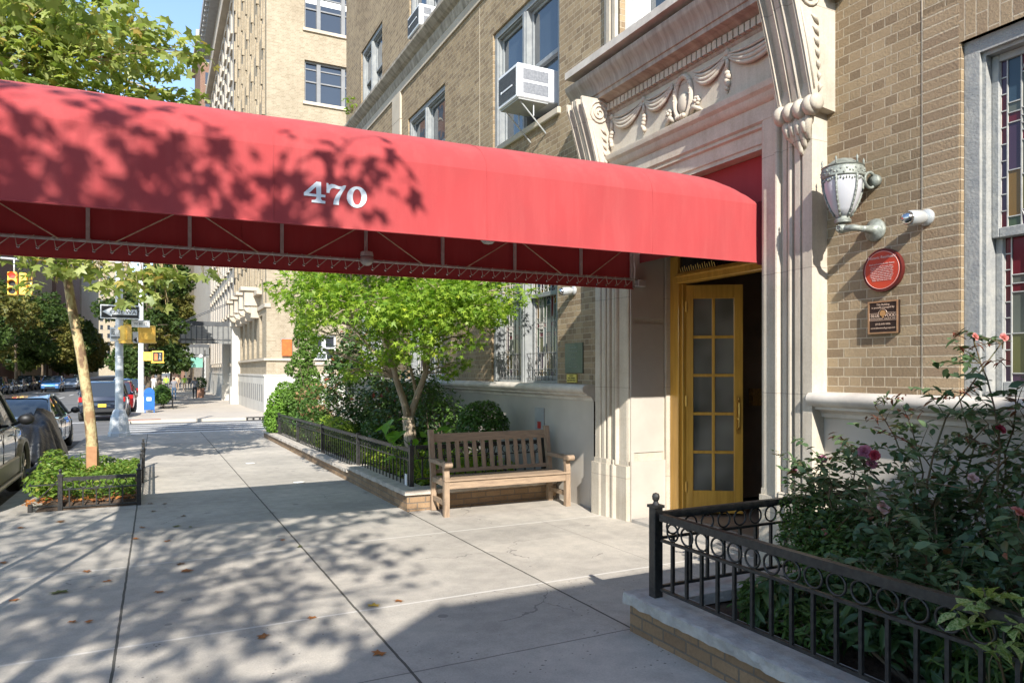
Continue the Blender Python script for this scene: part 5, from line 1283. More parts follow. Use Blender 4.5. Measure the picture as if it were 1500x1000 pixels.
fence(pf,(-.20,10.72),(-.21,15.15),.05,.42,.17,zg=zg,ring=.045,bar=.008,rail=.010,first=.1)
m=M()
for z in (.06,.36): m.box(-1.42,-1.11,10.72,10.735,g(10.7)+z*.9,g(10.7)+z*.9+.016)
m.tube([(-1.10,10.71,g(10.7)+.40),(-1.34,10.73,g(10.7)+.14)],.009,5); m.build('side_rail',IRON,pf)
for (x,y,h) in ((-1.09,10.70,.44),(-.20,10.68,.46),(-.20,12.95,.46),(-.21,15.18,.46)): post(pf,x,y,g(y)-.01,g(y)+h,.027)
m=M(); m.rbox(-1.44,-1.39,10.70,10.75,g(10.7),g(10.7)+.10,.004); m.build('post',IRON,pf)

# ------------------------------------------------------------------ fallen leaves
FL={'orange':leafmat('fallen_orange',(.42,.17,.045),(.35,.12,.04),.1,.7),'brown':leafmat('fallen_brown',(.17,.085,.04),(.13,.065,.03),.1,.7),'green':leafmat('fallen_green',(.14,.15,.03),(.11,.12,.03),.1,.7),'yellow':leafmat('fallen_yellow',(.52,.36,.06),(.45,.30,.05),.1,.7)}
def gpt(px,py):
    u=(px-750)/1040; v=(543-py)/1040; s,c=math.sin(A),math.cos(A); r=(s+u*c,c-u*s,v); Y=8
    for _ in range(30): t=(g(Y)-1.65)/r[2]; Y=r[1]*t
    return r[0]*t,Y
lf=[((87,869),'green',.085,'large olive green plane leaf lying on the pavement at far left'),((275,836),'orange',.075,'rusty fallen leaf curled on the pavement below the awning shadow'),((265,827),'brown',.05,None),((233,867),'orange',.05,None),((125,838),'orange',.055,None),((157,852),'orange',.05,None),((132,911),'orange',.04,None),((388,933),'orange',.06,None),((458,906),'orange',.045,None),((557,957),'orange',.06,None),((547,888),'yellow',.06,None),((585,880),'orange',.05,None),((437,801),'green',.045,None),((257,771),'green',.06,None),((280,772),'green',.035,None),((267,756),'brown',.05,None),((240,738),'brown',.05,None),((223,749),'brown',.05,None),((220,738),'brown',.05,None),((413,791),'orange',.045,None),((246,793),'orange',.05,None),((200,789),'orange',.055,None),((207,773),'orange',.05,None),((105,912),'orange',.04,None),((20,879),'orange',.05,None),((7,824),'orange',.06,None),((32,773),'orange',.06,None),((86,765),'brown',.08,None),((470,670),'orange',.05,None)]
adj={'orange':'small orange fallen leaf on the pavement','brown':'small brown fallen leaf lying in the awning shadow','green':'small olive green fallen leaf on the pavement','yellow':'yellow fallen leaf beside the slab joint'}
for i,((px,py),colr,s,lab) in enumerate(lf):
    x,y=gpt(px,py); o=leaf_mesh('fallen_leaf',[(0,0,0)],s,PLANE,FL[colr],None,up=2.2,var=0,seed=60+i); 
    for v in o.data.vertices: v.co.z=max(0,v.co.z*.5)+.006+ .12*s*random.random()
    o.location=(x,y,g(y)); tag(o,lab or adj[colr],'leaf','fallen leaves on the pavement')
rng=np.random.default_rng(9)
n=170; x=rng.uniform(-1.5,-.25,n); y=10.72+rng.exponential(.5,n).clip(0,3); o=leaf_mesh('leaf_litter',np.stack([x,y,np.array([g(v) for v in y])+.10],1),.045,PLANE,FL['orange'],None,up=1,seed=77); tag(o,'drift of orange fallen leaves at the edge of the tree pit','leaf litter',kind='stuff')
for (px,py) in ((367,679),(438,707)):
    x,y=gpt(px,py); o=M().ball((x,y,g(y)+.012),.10,.05,.012,10,6).build('paper_scrap',WHITEP,None,smooth=True); tag(o,'flattened scrap of white paper on the sunlit pavement'+(' nearest the bench' if px>400 else ' farther up the street'),'litter')

# ------------------------------------------------------------------ STREET FURNITURE
def metal_pole(x,y,h,r0,r1,name,label,base=.24):
    z=g(y); p=thing(name,label,'pole',(x,y,z))
    m=M(); m.lathe([(base,z),(base,z+.10),(base*.92,z+.13),(base*.78,z+.55),(base*.62,z+.68),(base*.6,z+.72),(r0*1.2,z+.80)],(x,y,0),8); m.build('pole_base',GALV,p)
    m=M(); m.cyl((x,y,z+.78),(x,y,z+h),r0,14,r1); 
    for q in (1.7,2.35,3.2): m.lathe([(r0*1.08,z+q),(r0*1.08,z+q+.03)],(x,y,0),14)
    m.build('shaft',GALV,p,angle=30); return p
p1=metal_pole(-.98,24.4,7.6,.115,.09,'signal_pole','thick grey painted signal pole on the near corner with fluted base',.30)
p2=metal_pole(-.70,43.0,8.6,.15,.11,'signal_pole','grey painted signal pole on the far corner beside the blue mailbox',.34)
WS=pm('sign_white',(.80,.80,.78),None,5,.4); BS=pm('sign_black',(.015,.015,.016),None,5,.4)
ow=thing('one_way_sign','black and white one way sign with left pointing arrow on the near signal pole','sign',(-.95,24.26,3.4))
M().rbox(-1.47,-.43,24.28,24.30,3.20,3.62,.01).build('sign_plate',WS,ow)
M().box(-1.44,-.46,24.274,24.2795,3.235,3.585).build('black_field',BS,ow)
m=M(); m.prism([(-1.42,3.41),(-1.17,3.55),(-1.17,3.49),(-.50,3.49),(-.50,3.33),(-1.17,3.33),(-1.17,3.27)],24.268,24.273,'y'); m.build('white_arrow',WS,ow)
text('ONE WAY',.17,BS,ow,frame_m((-.82,24.266,3.405),(1,0,0),(0,0,1)))
ps=thing('parking_sign','small white parking regulation sign under the one way sign','sign',(-1.05,24.26,2.75))
M().rbox(-1.22,-.84,24.27,24.285,2.53,2.95,.01).build('sign_plate',WS,ps)
for k,(w,z) in enumerate(((.10,2.88),(.10,2.82),(.10,2.76),(.26,2.66),(.26,2.62))): M().box(-1.19,-1.19+w,24.262,24.2695,z-.012,z+.012).build('print_line',BS,ps)
text('P',.12,BS,ps,frame_m((-.95,24.262,2.82),(1,0,0),(0,0,1)))
st_=thing('street_name_sign','small white street sign plate under the right end of the one way sign','sign',(-.3,24.5,3.1))
M().rbox(-.66,-.16,24.56,24.58,2.98,3.20,.008).build('sign_plate',WS,st_); text('W 83 ST',.10,BS,st_,frame_m((-.41,24.555,3.09),(1,0,0),(0,0,1)))
aw2=thing('arrow_sign','small black and white arrow sign between the two yellow signals','sign',(-.55,24.7,2.7))
M().rbox(-.63,-.48,24.70,24.715,2.50,2.85,.008).build('sign_plate',WS,aw2); M().prism([(-.62,2.60),(-.52,2.68),(-.52,2.52)],24.69,24.699,'y').build('arrow',BS,aw2)
def pedsignal(x,y,z,w,h,d,label,face=False,rz=0):
    s=thing('pedestrian_signal',label,'signal',(0,0,0))
    m=M(); m.rbox(-w/2,w/2,-d/2,d/2,-h/2,h/2,.03); m.rbox(-w/2-.03,w/2+.03,-d/2-.02,d/2+.0,-h/2-.03,-h/2+.02,.01); m.rbox(-w*.36,w*.36,-d/2-.02,-d/2+.01,-h*.36,h*.36,.01); m.build('housing',YEL,s)
    m=M(); m.rbox(-.06,.06,d/2-.02,d/2+.12,h/2-.12,h/2-.04,.01); m.rbox(-.06,.06,d/2-.02,d/2+.12,-h/2+.04,-h/2+.12,.01); m.build('bracket',YEL,s)
    if face:
        M().box(-w*.40,w*.40,-d/2-.03,-d/2-.021,-h*.40,h*.40).build('screen',BLACK,s)
        e=bpy.data.materials.new('hand_glow'); e.use_nodes=True; q=e.node_tree.nodes['Principled BSDF']; q.inputs['Base Color'].default_value=(.5,.12,.03,1); q.inputs['Emission Color'].default_value=(1,.22,.05,1); q.inputs['Emission Strength'].default_value=.5
        m=M(); m.box(-w*.28,-w*.02,-d/2-.036,-d/2-.031,-h*.30,h*.02)
        for k in range(4): m.box(-w*.28+k*w*.068,-w*.28+k*w*.068+w*.05,-d/2-.036,-d/2-.031,h*.02,h*(.24+.04*(k in(1,2))))
        m.build('raised_hand',e,s)
        m=M(); m.ball((w*.2,-d/2-.032,h*.22),w*.05,.004,h*.06,8,5); m.tube([(w*.19,-d/2-.033,h*.14),(w*.18,-d/2-.033,-h*.05),(w*.26,-d/2-.033,-h*.28)],w*.03,5); m.tube([(w*.18,-d/2-.033,-h*.05),(w*.10,-d/2-.033,-h*.28)],w*.03,5); m.build('walking_figure',STEEL,s)
    s.location=(x,y,z); s.rotation_euler=(0,0,rz); return s
pedsignal(-.80,24.2,2.75,.30,.50,.2,'yellow pedestrian signal seen from the side on the near signal pole',rz=R(55))
pedsignal(-.25,24.9,2.80,.50,.52,.2,'square back of a yellow pedestrian signal right of the near pole')
m=M(); m.box(-.98,-.2,24.88,24.93,3.02,3.08); o=m.build('signal_arm',YEL,p1)
pedsignal(.10,43.0,2.42,.58,.62,.25,'yellow pedestrian signal showing an orange hand beside the far pole',face=True)
M().box(-.62,-.2,42.9,43.1,2.2,2.66).build('signal_bracket',YEL,p2)
# hanging traffic light on a mast arm across the avenue
ta=thing('mast_arm_pole','tall grey mast arm pole holding the traffic light over the avenue','pole',(-15.8,37.3,g(37)))
m=M(); m.cyl((-15.8,37.3,g(37)),(-15.8,37.3,6.6),.14,12,.10); m.tube([(-15.8,37.3,6.2),(-12,37.3,6.5),(-8,37.3,6.55),(-5.0,37.3,6.5)],[.09,.075,.06,.045],10); m.cyl((-5.5,37.3,6.5),(-5.5,37.3,5.95),.03,8); m.build('shaft',GALV,ta,smooth=True)
tl=thing('traffic_light','yellow three lamp traffic light glowing red at upper left over the avenue','traffic light',(-5.5,37.3,5.9))
m=M(); m.rbox(-5.72,-5.38,37.12,37.42,4.93,5.93,.03); m.rbox(-5.30,-5.02,37.1,37.5,4.95,5.90,.03); m.build('housing',YEL,tl)
for k,(z,c) in enumerate(((5.76,'r'),(5.43,'a'),(5.10,'g'))):
    if c=='r':
        e=bpy.data.materials.new('red_lens'); e.use_nodes=True; q=e.node_tree.nodes['Principled BSDF']; q.inputs['Base Color'].default_value=(.6,.02,.02,1); q.inputs['Emission Color'].default_value=(1,.05,.03,1); q.inputs['Emission Strength'].default_value=1.2
    m=M(); m.lathe([(.001,37.10),(.12,37.105),(.13,37.13)],(-5.55,0,z),16,'y'); m.build('lens',e if c=='r' else BLACK,tl)
    m=M()
    for q2 in range(9):
        a=PI*q2/8
    m.strip([(-5.55+.15*math.cos(PI*q2/8),z+.15*math.sin(PI*q2/8)) for q2 in range(9)],36.90,37.13,'y'); m.build('visor',YEL,tl)
    m=M(); m.lathe([(.10,-5.02),(.12,-4.85),(.14,-4.84)],(0,37.3,z),12,'x'); m.build('visor',YEL,tl)
# mailbox
mb=thing('mailbox','blue street mailbox with rounded top beside the far signal pole','mailbox',(-.28,41.5,g(41.5)))
BLU=pm('mail_blue',(.02,.13,.42),(.02,.11,.36),5,.35); z=g(41.5); m=M()
prof=[(-.55,z+.15),(-.05,z+.15)]+[(-.30+.25*math.cos(a),z+1.02+.27*math.sin(a)) for a in [PI*k/12 for k in range(13)]]
m.prism(prof,41.3,41.85,'y'); m.build('box_body',BLU,mb,angle=40)
for (x,y) in ((-.52,41.33),(-.1,41.33),(-.52,41.8),(-.1,41.8)): M().box(x,x+.05,y,y+.04,z,z+.16).build('leg',BLU,mb)
M().box(-.42,-.2,41.292,41.299,z+.62,z+.80).build('white_emblem',WS,mb); M().box(-.555,-.05,41.285,41.32,z+.98,z+1.03).build('door_rim',BLU,mb)
# small fenced bed, planter pot, news stand things on the far block
shrub('pit_shrub','white flowering green shrub in the far tree pit right of the mailbox',(.35,46.5,g(46)),[(.35,46.5,.2,.5,1.2,.5),(.3,47.6,.3,.5,1,.55)],1500,.09,OVAL,LSMALL,50)
tf=thing('tree_guard_fence','low black fence along the far tree pit beyond the mailbox','fence',(.9,45.5,g(45)))
for k in range(14): M().box(.9-.012,.912,45.4+k*.25,45.42+k*.25,g(45),g(45)+.5).build('picket',IRON,tf)
M().box(.88,.92,45.4,48.7,g(45)+.5,g(45)+.54).build('top_rail',IRON,tf)
po=thing('potted_shrub','terracotta pot with small round shrub by the far building entrance','plant pot',(3.65,66,g(66)))
M().lathe([(.25,g(66)),(.36,g(66)+.75),(.38,g(66)+.8),(.30,g(66)+.8)],(3.3,64,0),14).build('pot',pm('terracotta',(.42,.22,.14),None,5,.8),po,angle=40)
P,d=clump_points([(3.3,64,g(66)+1.2,.5,.5,.5)],500,3,.6); leaf_mesh('foliage',P,.09,OVAL,LSMALL,po)

# ------------------------------------------------------------------ VEHICLES (local: front = +y)
def paint(name,c,rough=.22,metal=.5):
    return pm(name,c,tuple(x*.9 for x in c),2,rough,metal,coat=1.0,spec=.6)
CG=glassmat('car_glass',(.02,.025,.03),.03,0,1.0)
TAIL=pm('tail_lamp',(.45,.01,.012),None,5,.15,coat=1); HEADL=pm('head_lamp',(.55,.56,.58),None,5,.1,.4,coat=1)
def wheel(parent,x,y,z,r,sx,w=.22):
    m=M(); pr=[(r*.62,-w/2),(r*.80,-w/2),(r*.95,-w/2+.02),(r,-w/2+.05),(r,w/2-.05),(r*.95,w/2-.02),(r*.80,w/2),(r*.62,w/2)]
    m.lathe([(a,x+b) for a,b in pr],(0,y,z),32,'x'); t_=m.build('tyre',RUB,parent,angle=40)
    m=M(); xo=x+sx*w*.36; m.lathe([(.001,x+sx*w*.30),(.10*r*3,x+sx*w*.26),(r*.55,x+sx*w*.12),(r*.60,xo),(r*.655,x+sx*w*.51),(r*.62,x+sx*w*.30)],(0,y,z),32,'x')
    for k in range(5):
        a=2*PI*k/5+.3; b_=Vector((0,math.cos(a),math.sin(a)));
        for off in (-.13,.13):
            c_=Vector((0,math.cos(a+off),math.sin(a+off))); m.tube([Vector((x+sx*w*.50,y,z))+b_*r*.10,Vector((x+sx*w*.49,y,z))+c_*r*.62],[r*.055,r*.05],6)
    m.lathe([(.001,x+sx*w*.56),(r*.16,x+sx*w*.54),(r*.2,x+sx*w*.42)],(0,y,z),16,'x'); m.build('rim',ALLOY,t_,angle=40)
def car(name,label,cat,kind,pmat,loc,rz=0,group=None,cladding=None,plate=True,detail=True):
    suv=kind!='sedan'; r=thing(name,label,cat,(0,0,0),group)
    Lh=2.38 if kind!='suv' else 2.32; W_=.93 if not suv else .97; H_=1.46 if not suv else 1.78; gl=.22 if not suv else .30; belt=.92 if not suv else 1.10
    wr=.33 if not suv else .375; yw=1.42
    # stations: y, half width scale, z bottom, z shoulder, z top of hood/deck
    if suv: S=[(-Lh,.86,.50,.80,.92),(-Lh+.06,.94,.42,1.0,1.10),(-Lh+.25,.98,.38,belt,belt+.04),(-1.4,1,.34,belt,belt+.05),(-.5,1,.34,belt,belt+.04),(.6,1,.34,belt-.02,belt+.02),(.95,1,.34,belt-.04,belt+.06),(1.5,.985,.34,belt-.08,belt-.0),(2.0,.95,.36,belt-.14,belt-.08),(Lh-.08,.88,.40,.84,.92),(Lh,.80,.45,.70,.76)]
    else: S=[(-Lh,.82,.42,.70,.80),(-Lh+.06,.92,.32,.84,.95),(-Lh+.4,.97,.27,belt-.01,belt+.08),(-1.4,1,.25,belt,belt+.07),(-.5,1,.24,belt,belt+.04),(.6,1,.24,belt-.03,belt+.01),(1.05,1,.24,belt-.07,belt+.02),(1.6,.98,.25,belt-.12,belt-.05),(2.05,.94,.27,belt-.20,belt-.13),(Lh-.08,.86,.32,.62,.70),(Lh,.74,.40,.52,.58)]
    def sec(s):
        y,w,zb,zs,zt=s; w*=W_
        return [(0,zb),(w*.90,zb),(w*.97,zb+.06),(w*1.0,zb+(zs-zb)*.35),(w*1.005,zb+(zs-zb)*.65),(w*.985,zs-.05),(w*.955,zs),(w*.88,zs+(zt-zs)*.6),(w*.6,zt),(0,zt+.015)]
    ys=[];P=[]
    for i in range(len(S)-1):
        for q in range(4):
            f=q/4; P.append(tuple(S[i][k]*(1-f)+S[i+1][k]*f for k in range(5)))
    P.append(S[-1]); vs=[];fs=[]
    for s in P:
        h=sec(s)
        # wheel arches lift the sill
        lift=0
        for yy in (-yw,yw):
            d=abs(s[0]-yy)
            if d<wr+.06: lift=max(lift,math.sqrt((wr+.06)**2-d*d)+wr-s[2])
        ring=[(x,s[0],z) for x,z in h]; 
        if lift>0: ring=[(x,y,max(z,min(s[2]+lift,s[3]-.1)) if k in (1,2,3,4) else z) for k,(x,y,z) in enumerate(ring)]
        vs+=ring+[(-x,y,z) for x,y,z in ring[::-1][1:-1]]
    K=len(vs)//len(P)
    for i in range(len(P)-1):
        for k in range(K): a=i*K+k; b_=i*K+(k+1)%K; fs.append((a,b_,b_+K,a+K))
    fs+=[tuple(range(K))[::-1],tuple((len(P)-1)*K+k for k in range(K))]
    m=M(); m.add(vs,fs); body=m.build('body',pmat,r,angle=28)
    m=M()   # dark wheel wells
    for yy in (-yw,yw): m.box(-W_*.88,W_*.88,yy-wr-.08,yy+wr+.08,gl,belt-.12)
    m.build('wheel_well',BLACK,r)
    if cladding is not None:
        m=M()
        for yy in (-yw,yw):
            for sx in (-1,1):
                pts=[(sx*W_*1.0,yy+(wr+.075)*math.cos(a),wr+(wr+.075)*math.sin(a)) for a in [PI*(k/12*1.1-.05) for k in range(13)]]; m.tube(pts,.05,6)
        for sx in (-1,1): m.rbox(min(sx*W_*.93,sx*W_*1.03),max(sx*W_*.93,sx*W_*1.03),-yw+wr+.1,yw-wr-.1,.36,.62,.02); m.rbox(min(sx*W_*.9,sx*W_*1.08),max(sx*W_*.9,sx*W_*1.08),-yw+wr+.1,yw-wr-.1,.30,.36,.02)
        m.rbox(-W_*.9,W_*.9,Lh-.12,Lh+.05,.40,.68,.03); m.rbox(-W_*.9,W_*.9,-Lh-.05,-Lh+.12,.40,.68,.03); m.build('cladding',cladding,r)
    # greenhouse
    b0=belt+.02; tw=W_*.74 if suv else W_*.66
    if suv: Gs=[(-Lh+.10,.86,.0),(-Lh+.38,.90,.9),(-Lh+.6,.92,1),(-.6,.94,1),(.35,.93,.99),(.75,.92,.72),(1.28,.90,.0)]
    else: Gs=[(-1.95,.86,.0),(-1.55,.88,.42),(-1.0,.91,.86),(-.5,.92,1),(.15,.92,.98),(.65,.92,.62),(1.2,.90,.0)]
    def grow(off):
        vs=[];fs=[]
        for (y,w,h) in Gs:
            wb=W_*w+off; wt=(wb*(1-h)+(tw+off)*h); zt=b0+(H_-b0)*h+off
            vs+=[(-wb,y,b0-.03),(-wt,y,zt-.03*h),(-wt*.8,y,zt),(wt*.8,y,zt),(wt,y,zt-.03*h),(wb,y,b0-.03)]
        for i in range(len(Gs)-1):
            for k in range(5): a=i*6+k; fs.append((a,a+1,a+7,a+6))
        return vs,fs
    vs,fs=grow(0); M().add(vs,fs).build('window_glass',CG,r,angle=25)
    rv,rf=grow(.012); m=M(); hi=[i for i,s in enumerate(Gs) if s[2]>.84]
    keep=[]
    for i in range(hi[0],hi[-1]):
        for k in (1,2,3): a=i*6+k; keep.append((a,a+1,a+7,a+6))
    m.add(rv,keep); m.build('roof',pmat,r,angle=30)
    m=M()
    for sx in (0,1):
        col=[rv[i*6+(4 if sx else 1)] for i in range(len(Gs))]; m.tube(col,.028,6)
        for yb in ((-Lh+.62,-Lh+.55),(-.25,-.3)) if suv else ((-.2,-.28),):
            i0=min(range(len(Gs)),key=lambda i:abs(Gs[i][0]-yb[1])); x=W_*.925; m.tube([(x*(1 if sx else -1),yb[0],b0),( (tw+.008)*(1 if sx else -1),yb[1],H_-.04)],.03,5)
    m.build('pillar',pmat,r)
    for sx in (-1,1):
        m=M(); m.ball((sx*(W_+.13),.82,b0+.07),.11,.07,.085,12,8); m.cyl((sx*(W_-.06),.80,b0-.02),(sx*(W_+.06),.82,b0+.04),.025,6); m.build('mirror',BLACK if kind!='suv2' else pmat,r,smooth=True)
        m=M(); m.rbox(min(sx*W_*.52,sx*W_*.93),max(sx*W_*.52,sx*W_*.93),-Lh-.012,-Lh+.2,.78 if not suv else .88,.92 if not suv else 1.10,.03); m.build('tail_light',TAIL,r)
        m=M(); m.rbox(min(sx*W_*.48,sx*W_*.82),max(sx*W_*.48,sx*W_*.82),Lh-.22,Lh+.012,.56 if not suv else .72,.68 if not suv else .88,.03); m.build('headlight',HEADL,r)
        m=M()
        for yh in (.45,-.55): m.rbox(min(sx*W_*.99,sx*W_*1.025),max(sx*W_*.99,sx*W_*1.025),yh-.10,yh+.08,belt-.13,belt-.105,.006)
        m.build('door_handle',pmat,r)
        for yh in (-.22,.75,-1.05): M().box(min(sx*W_*.998,sx*W_*1.008),max(sx*W_*.998,sx*W_*1.008),yh,yh+.008,gl+.15,belt-.06).build('door_gap',BLACK,r)
        for yy in (-yw,yw): wheel(r,sx*(W_-.11),yy,wr,wr,sx)
    if plate:
        m=M(); m.box(-.16,.16,-Lh-.03,-Lh-.0,.66 if suv else .60,.80 if suv else .72); m.build('number_plate',pm('yellow_plate_paint',(.75,.50,.04),None,5,.5),r)
    m=M(); m.rbox(-W_*.8,W_*.8,-Lh-.04,-Lh+.1,.42,.60,.03); m.rbox(-W_*.5,W_*.5,Lh-.1,Lh+.03,.44,.62,.02); m.build('bumper',BLACK,r)
    r.location=loc; r.rotation_euler=(0,0,rz); return r
SILV=paint('silver_grey_paint',(.22,.23,.24)); TAN=pm('tan_cladding',(.30,.27,.20),None,4,.35,.3); NAVY=paint('dark_blue_paint',(.012,.018,.035),.12,.3); GRYP=paint('grey_green_paint',(.17,.18,.17)); REDP=paint('dark_red_paint',(.25,.012,.012)); WHT2=paint('white_car_paint',(.75,.76,.78),.25,.0); BLUP=paint('blue_car_paint',(.04,.16,.42)); SIL2=paint('silver_car_paint',(.5,.52,.54)); BLK=paint('black_car_paint',(.02,.02,.022))
zr=lambda y:g(y)-.138
car('parked_suv','silver grey suv with tan wheel arches at the left edge','car','suv',SILV,(-2.90,12.45,zr(12.3)),cladding=TAN)
car('parked_sedan','grey sedan parked at the kerb in front of the covered motorcycle','car','sedan',GRYP,(-2.98,21.4,zr(21)))
car('parked_suv','dark blue suv with yellow number plate parked beyond the crossing','car','suv2',NAVY,(-2.12,38.6,zr(38)))
car('parked_suv','dark red car parked in front of the dark blue suv','car','suv2',REDP,(-1.95,44.6,zr(45)))
car('parked_sedan','white car parked ahead of the dark red car at the far kerb','car','sedan',WHT2,(-1.9,51.2,zr(51)))
proto=car('oncoming_car','bright blue car in the row across the avenue facing the camera','car','suv2',BLUP,(-10.3,94,zr(90)),rz=PI,group='cars across the avenue',plate=False)
c2=car('oncoming_car','white car right behind the bright blue one across the avenue','car','sedan',WHT2,(-9.6,105,zr(90)),rz=PI,group='cars across the avenue',plate=False)
c3=car('parked_sedan','silver car in the row under the trees across the avenue','car','sedan',SIL2,(-14.0,96,zr(90)),rz=PI,group='cars across the avenue',plate=False)
c4=car('parked_suv','black suv in the row under the trees across the avenue','car','suv2',BLK,(-14.0,102.5,zr(90)),rz=PI,group='cars across the avenue',plate=False)
for i,(s,x,y,lab) in enumerate(((c4,-14,84,'black suv at the near end of the parked row across the avenue'),(c3,-14,90,'silver sedan second in the parked row across the avenue'),(c4,-14,109,'dark suv farther along the parked row under the trees'),(c3,-14,116,'pale sedan farther along the parked row under the trees'),(c4,-9.6,118,'dark car far up the avenue behind the white one'),(proto,-1.9,60,'blue suv parked far up the near side kerb'),(c3,-1.9,67,'silver car parked farthest up the near side kerb'))):
    dup(s,loc=(x,y,zr(y)),rz=PI if x<-5 else 0,label=lab)
# covered motorcycle
mc=thing('covered_motorcycle','motorcycle under a crumpled black cover between the two parked cars','motorcycle',(-2.3,16.3,zr(16.3)))
COVER=pm('black_cover',(.006,.0065,.008),(.010,.011,.013),6,.38,bmp=.6,bscale=7,dist=.06)
z=zr(16.3); m=M(); n=108; vs=[];fs=[]; prof=[(.10,1.14),(.30,1.12),(.55,1.02),(.72,.84),(.86,.6),(.95,.42),(1.0,.28)]
rr=random.Random(2)
for i,(s,h) in enumerate(prof):
    for k in range(n):
        a=2*PI*k/n; fold=1+.075*(i/6)**.7*math.sin(a*9+1.9*math.sin(a*2+1)+i*.35)+.05*(i/6)**.6*math.sin(a*17+2+i*.5)+.03*math.sin(i*2.1+a*5); ca,sa=math.cos(a),math.sin(a)
        lx_=.50*(abs(ca)**.8)*(1 if ca>0 else -1)*s*fold*(1+.22*sa*sa); ly_=1.12*(abs(sa)**.85)*(1 if sa>0 else -1)*s*fold
        hh=h*(1-.16*max(0,-sa)*(1-s))+(.05*math.sin(a*2+.5) if i<4 else 0)+(.05*math.sin(a*9) if i==6 else 0)
        if i<3: hh+=.07*math.exp(-((sa-.55)**2)/.05)
        vs.append((-2.16+lx_,16.8+ly_,z+hh))
vs.append((-2.16,16.8,z+1.13)); 
for i in range(len(prof)-1):
    for k in range(n): k2=(k+1)%n; fs.append((i*n+k,i*n+k2,(i+1)*n+k2,(i+1)*n+k))
for k in range(n): fs.append((len(vs)-1,(k+1)%n,k))
m.add(vs,fs); m.build('cover',COVER,mc,smooth=True)
for y in (15.9,17.6):
    m=M(); m.torus((-2.3,y,z+.29),.24,.055,'x',24,8); t_=m.build('wheel',RUB,mc,smooth=True); m=M(); m.torus((-2.3,y,z+.29),.18,.015,'x',20,6)
    for k in range(6): a=k*PI/3; m.cyl((-2.3,y,z+.29),(-2.3,y+.18*math.cos(a),z+.29+.18*math.sin(a)),.008,5)
    m.build('rim',CHROME,t_)
m=M(); m.rbox(-2.45,-2.15,16.1,16.7,z+.22,z+.5,.05); m.cyl((-2.1,15.5,z+.3),(-2.1,16.4,z+.32),.045,10); m.build('engine',CHROME,mc)

for i,(x,y,z,lab) in enumerate(((4.72,19.0,8.58,'small green weed sprouting from the belt cornice above the far end of the awning'),(4.9,13.0,5.38,'small weed with pale leaves growing at the foot of the upper window above the awning'))):
    w=thing('weed',lab,'weed',(x,y,z)); rr=random.Random(i); L=[]; m=M()
    for k in range(9):
        e=(x-.05+rr.uniform(-.3,.15),y+rr.uniform(-.3,.3),z+rr.uniform(.08,.42)); m.tube([(x,y,z),((x+e[0])/2,(y+e[1])/2,z+(e[2]-z)*.6),e],[.008,.006,.003],4); L+=[(e[0]+rr.uniform(-.07,.07),e[1]+rr.uniform(-.07,.07),e[2]+rr.uniform(-.06,.05)) for _ in range(9)]
    m.build('stem',STEMG,w); leaf_mesh('foliage',L,.05,OVAL,LGRD,w,seed=i)
# ================================================================== FAR BLOCK
FX=5.05; FY=38.0
fb=thing('corner_apartment_building','tall pale brick corner apartment building across the side street with white stone base','building',(5.05,38,g(38)))
GF=glassmat('far_glass',(.03,.035,.045),.06,.1,.9); FRM=pm('bronze_window_frame',(.20,.20,.20),None,3,.6)
Hf=34.0
fh=[]; rows=[(2.12,3.55),(8.4,10.4),(12.0,14.1),(15.72,17.9),(19.55,21.75),(23.2,25.4),(26.9,29.1)]
for k,(a,b_) in enumerate(rows):
    for (u,v) in (((7.33,8.6),) if k==0 else ((6.95,9.75),)): fh.append((u,v,a,b_))
    for u in (11.6,15.2,18.8,22.4): fh.append((u,u+1.6,a,b_))
m=M(); holes_wall(m,'y',FY,FX,27,1.45,Hf,fh,.3); m.quad((27,FY,-1),(27,FY,Hf),(27,80,Hf),(27,80,-1)); m.quad((FX,80,-1),(FX,80,Hf),(27,80,Hf),(27,80,-1)); m.quad((FX,FY,Hf),(27,FY,Hf),(27,80,Hf),(FX,80,Hf))
# street front: tall brick fields, a paler section farther on
lh=[]; cols=[39.6+2.35*i for i in range(6)]
cols2=[55.2+2.4*i for i in range(10)]
def floorsz(): return [(5.9,8.0),(9.3,11.3),(12.7,14.7),(16.1,18.1),(19.5,21.5),(22.9,24.9),(26.3,28.3)]
for y in cols:
    for (a,b_) in floorsz(): lh.append((y,y+1.15,a,b_))
    lh.append((y,y+1.15,2.35,4.6))
holes_wall(m,'x',FX,FY,54.2,1.45,Hf,[h for h in lh if h[1]<54.2],.35)
m.build('wall',BRF,fb)
m=M(); lh2=[]
for y in cols2:
    for (a,b_) in floorsz()+[(2.2,4.8)]: lh2.append((y,y+1.2,a,b_))
holes_wall(m,'x',FX-.06,54.2,80,1.45,Hf,lh2,.4); m.build('pale_wall',BRW,fb)
m=M(); m.quad((FX,FY,-1),(27,FY,-1),(27,FY,1.45),(FX,FY,1.45))
m.build('base_course',LIME,fb); m=M(); m.box(FX-.12,FX+.3,FY-.10,79,-1,1.38); m.box(FX-.16,FX+.3,FY-.14,79,1.38,1.47); m.box(FX+.301,27,FY-.10,FY-.001,-1,1.38); m.box(FX+.301,27,FY-.14,FY-.001,1.38,1.47); m.build('stone_base',LIME,fb)
m=M(); m.box(FX-.14,FX+.2,FY-.12,79,2.18,2.30); m.box(FX+.201,27,FY-.12,FY+.01,2.18,2.30)
m.box(FX-.10,FX+.2,FY-.08,79,4.9,5.1); m.box(FX+.201,27,FY-.08,FY+.01,7.2,7.35)
m.build('string_course',LIMEY,fb)
BG=pm('base_grille',(.25,.24,.22),None,4,.7)
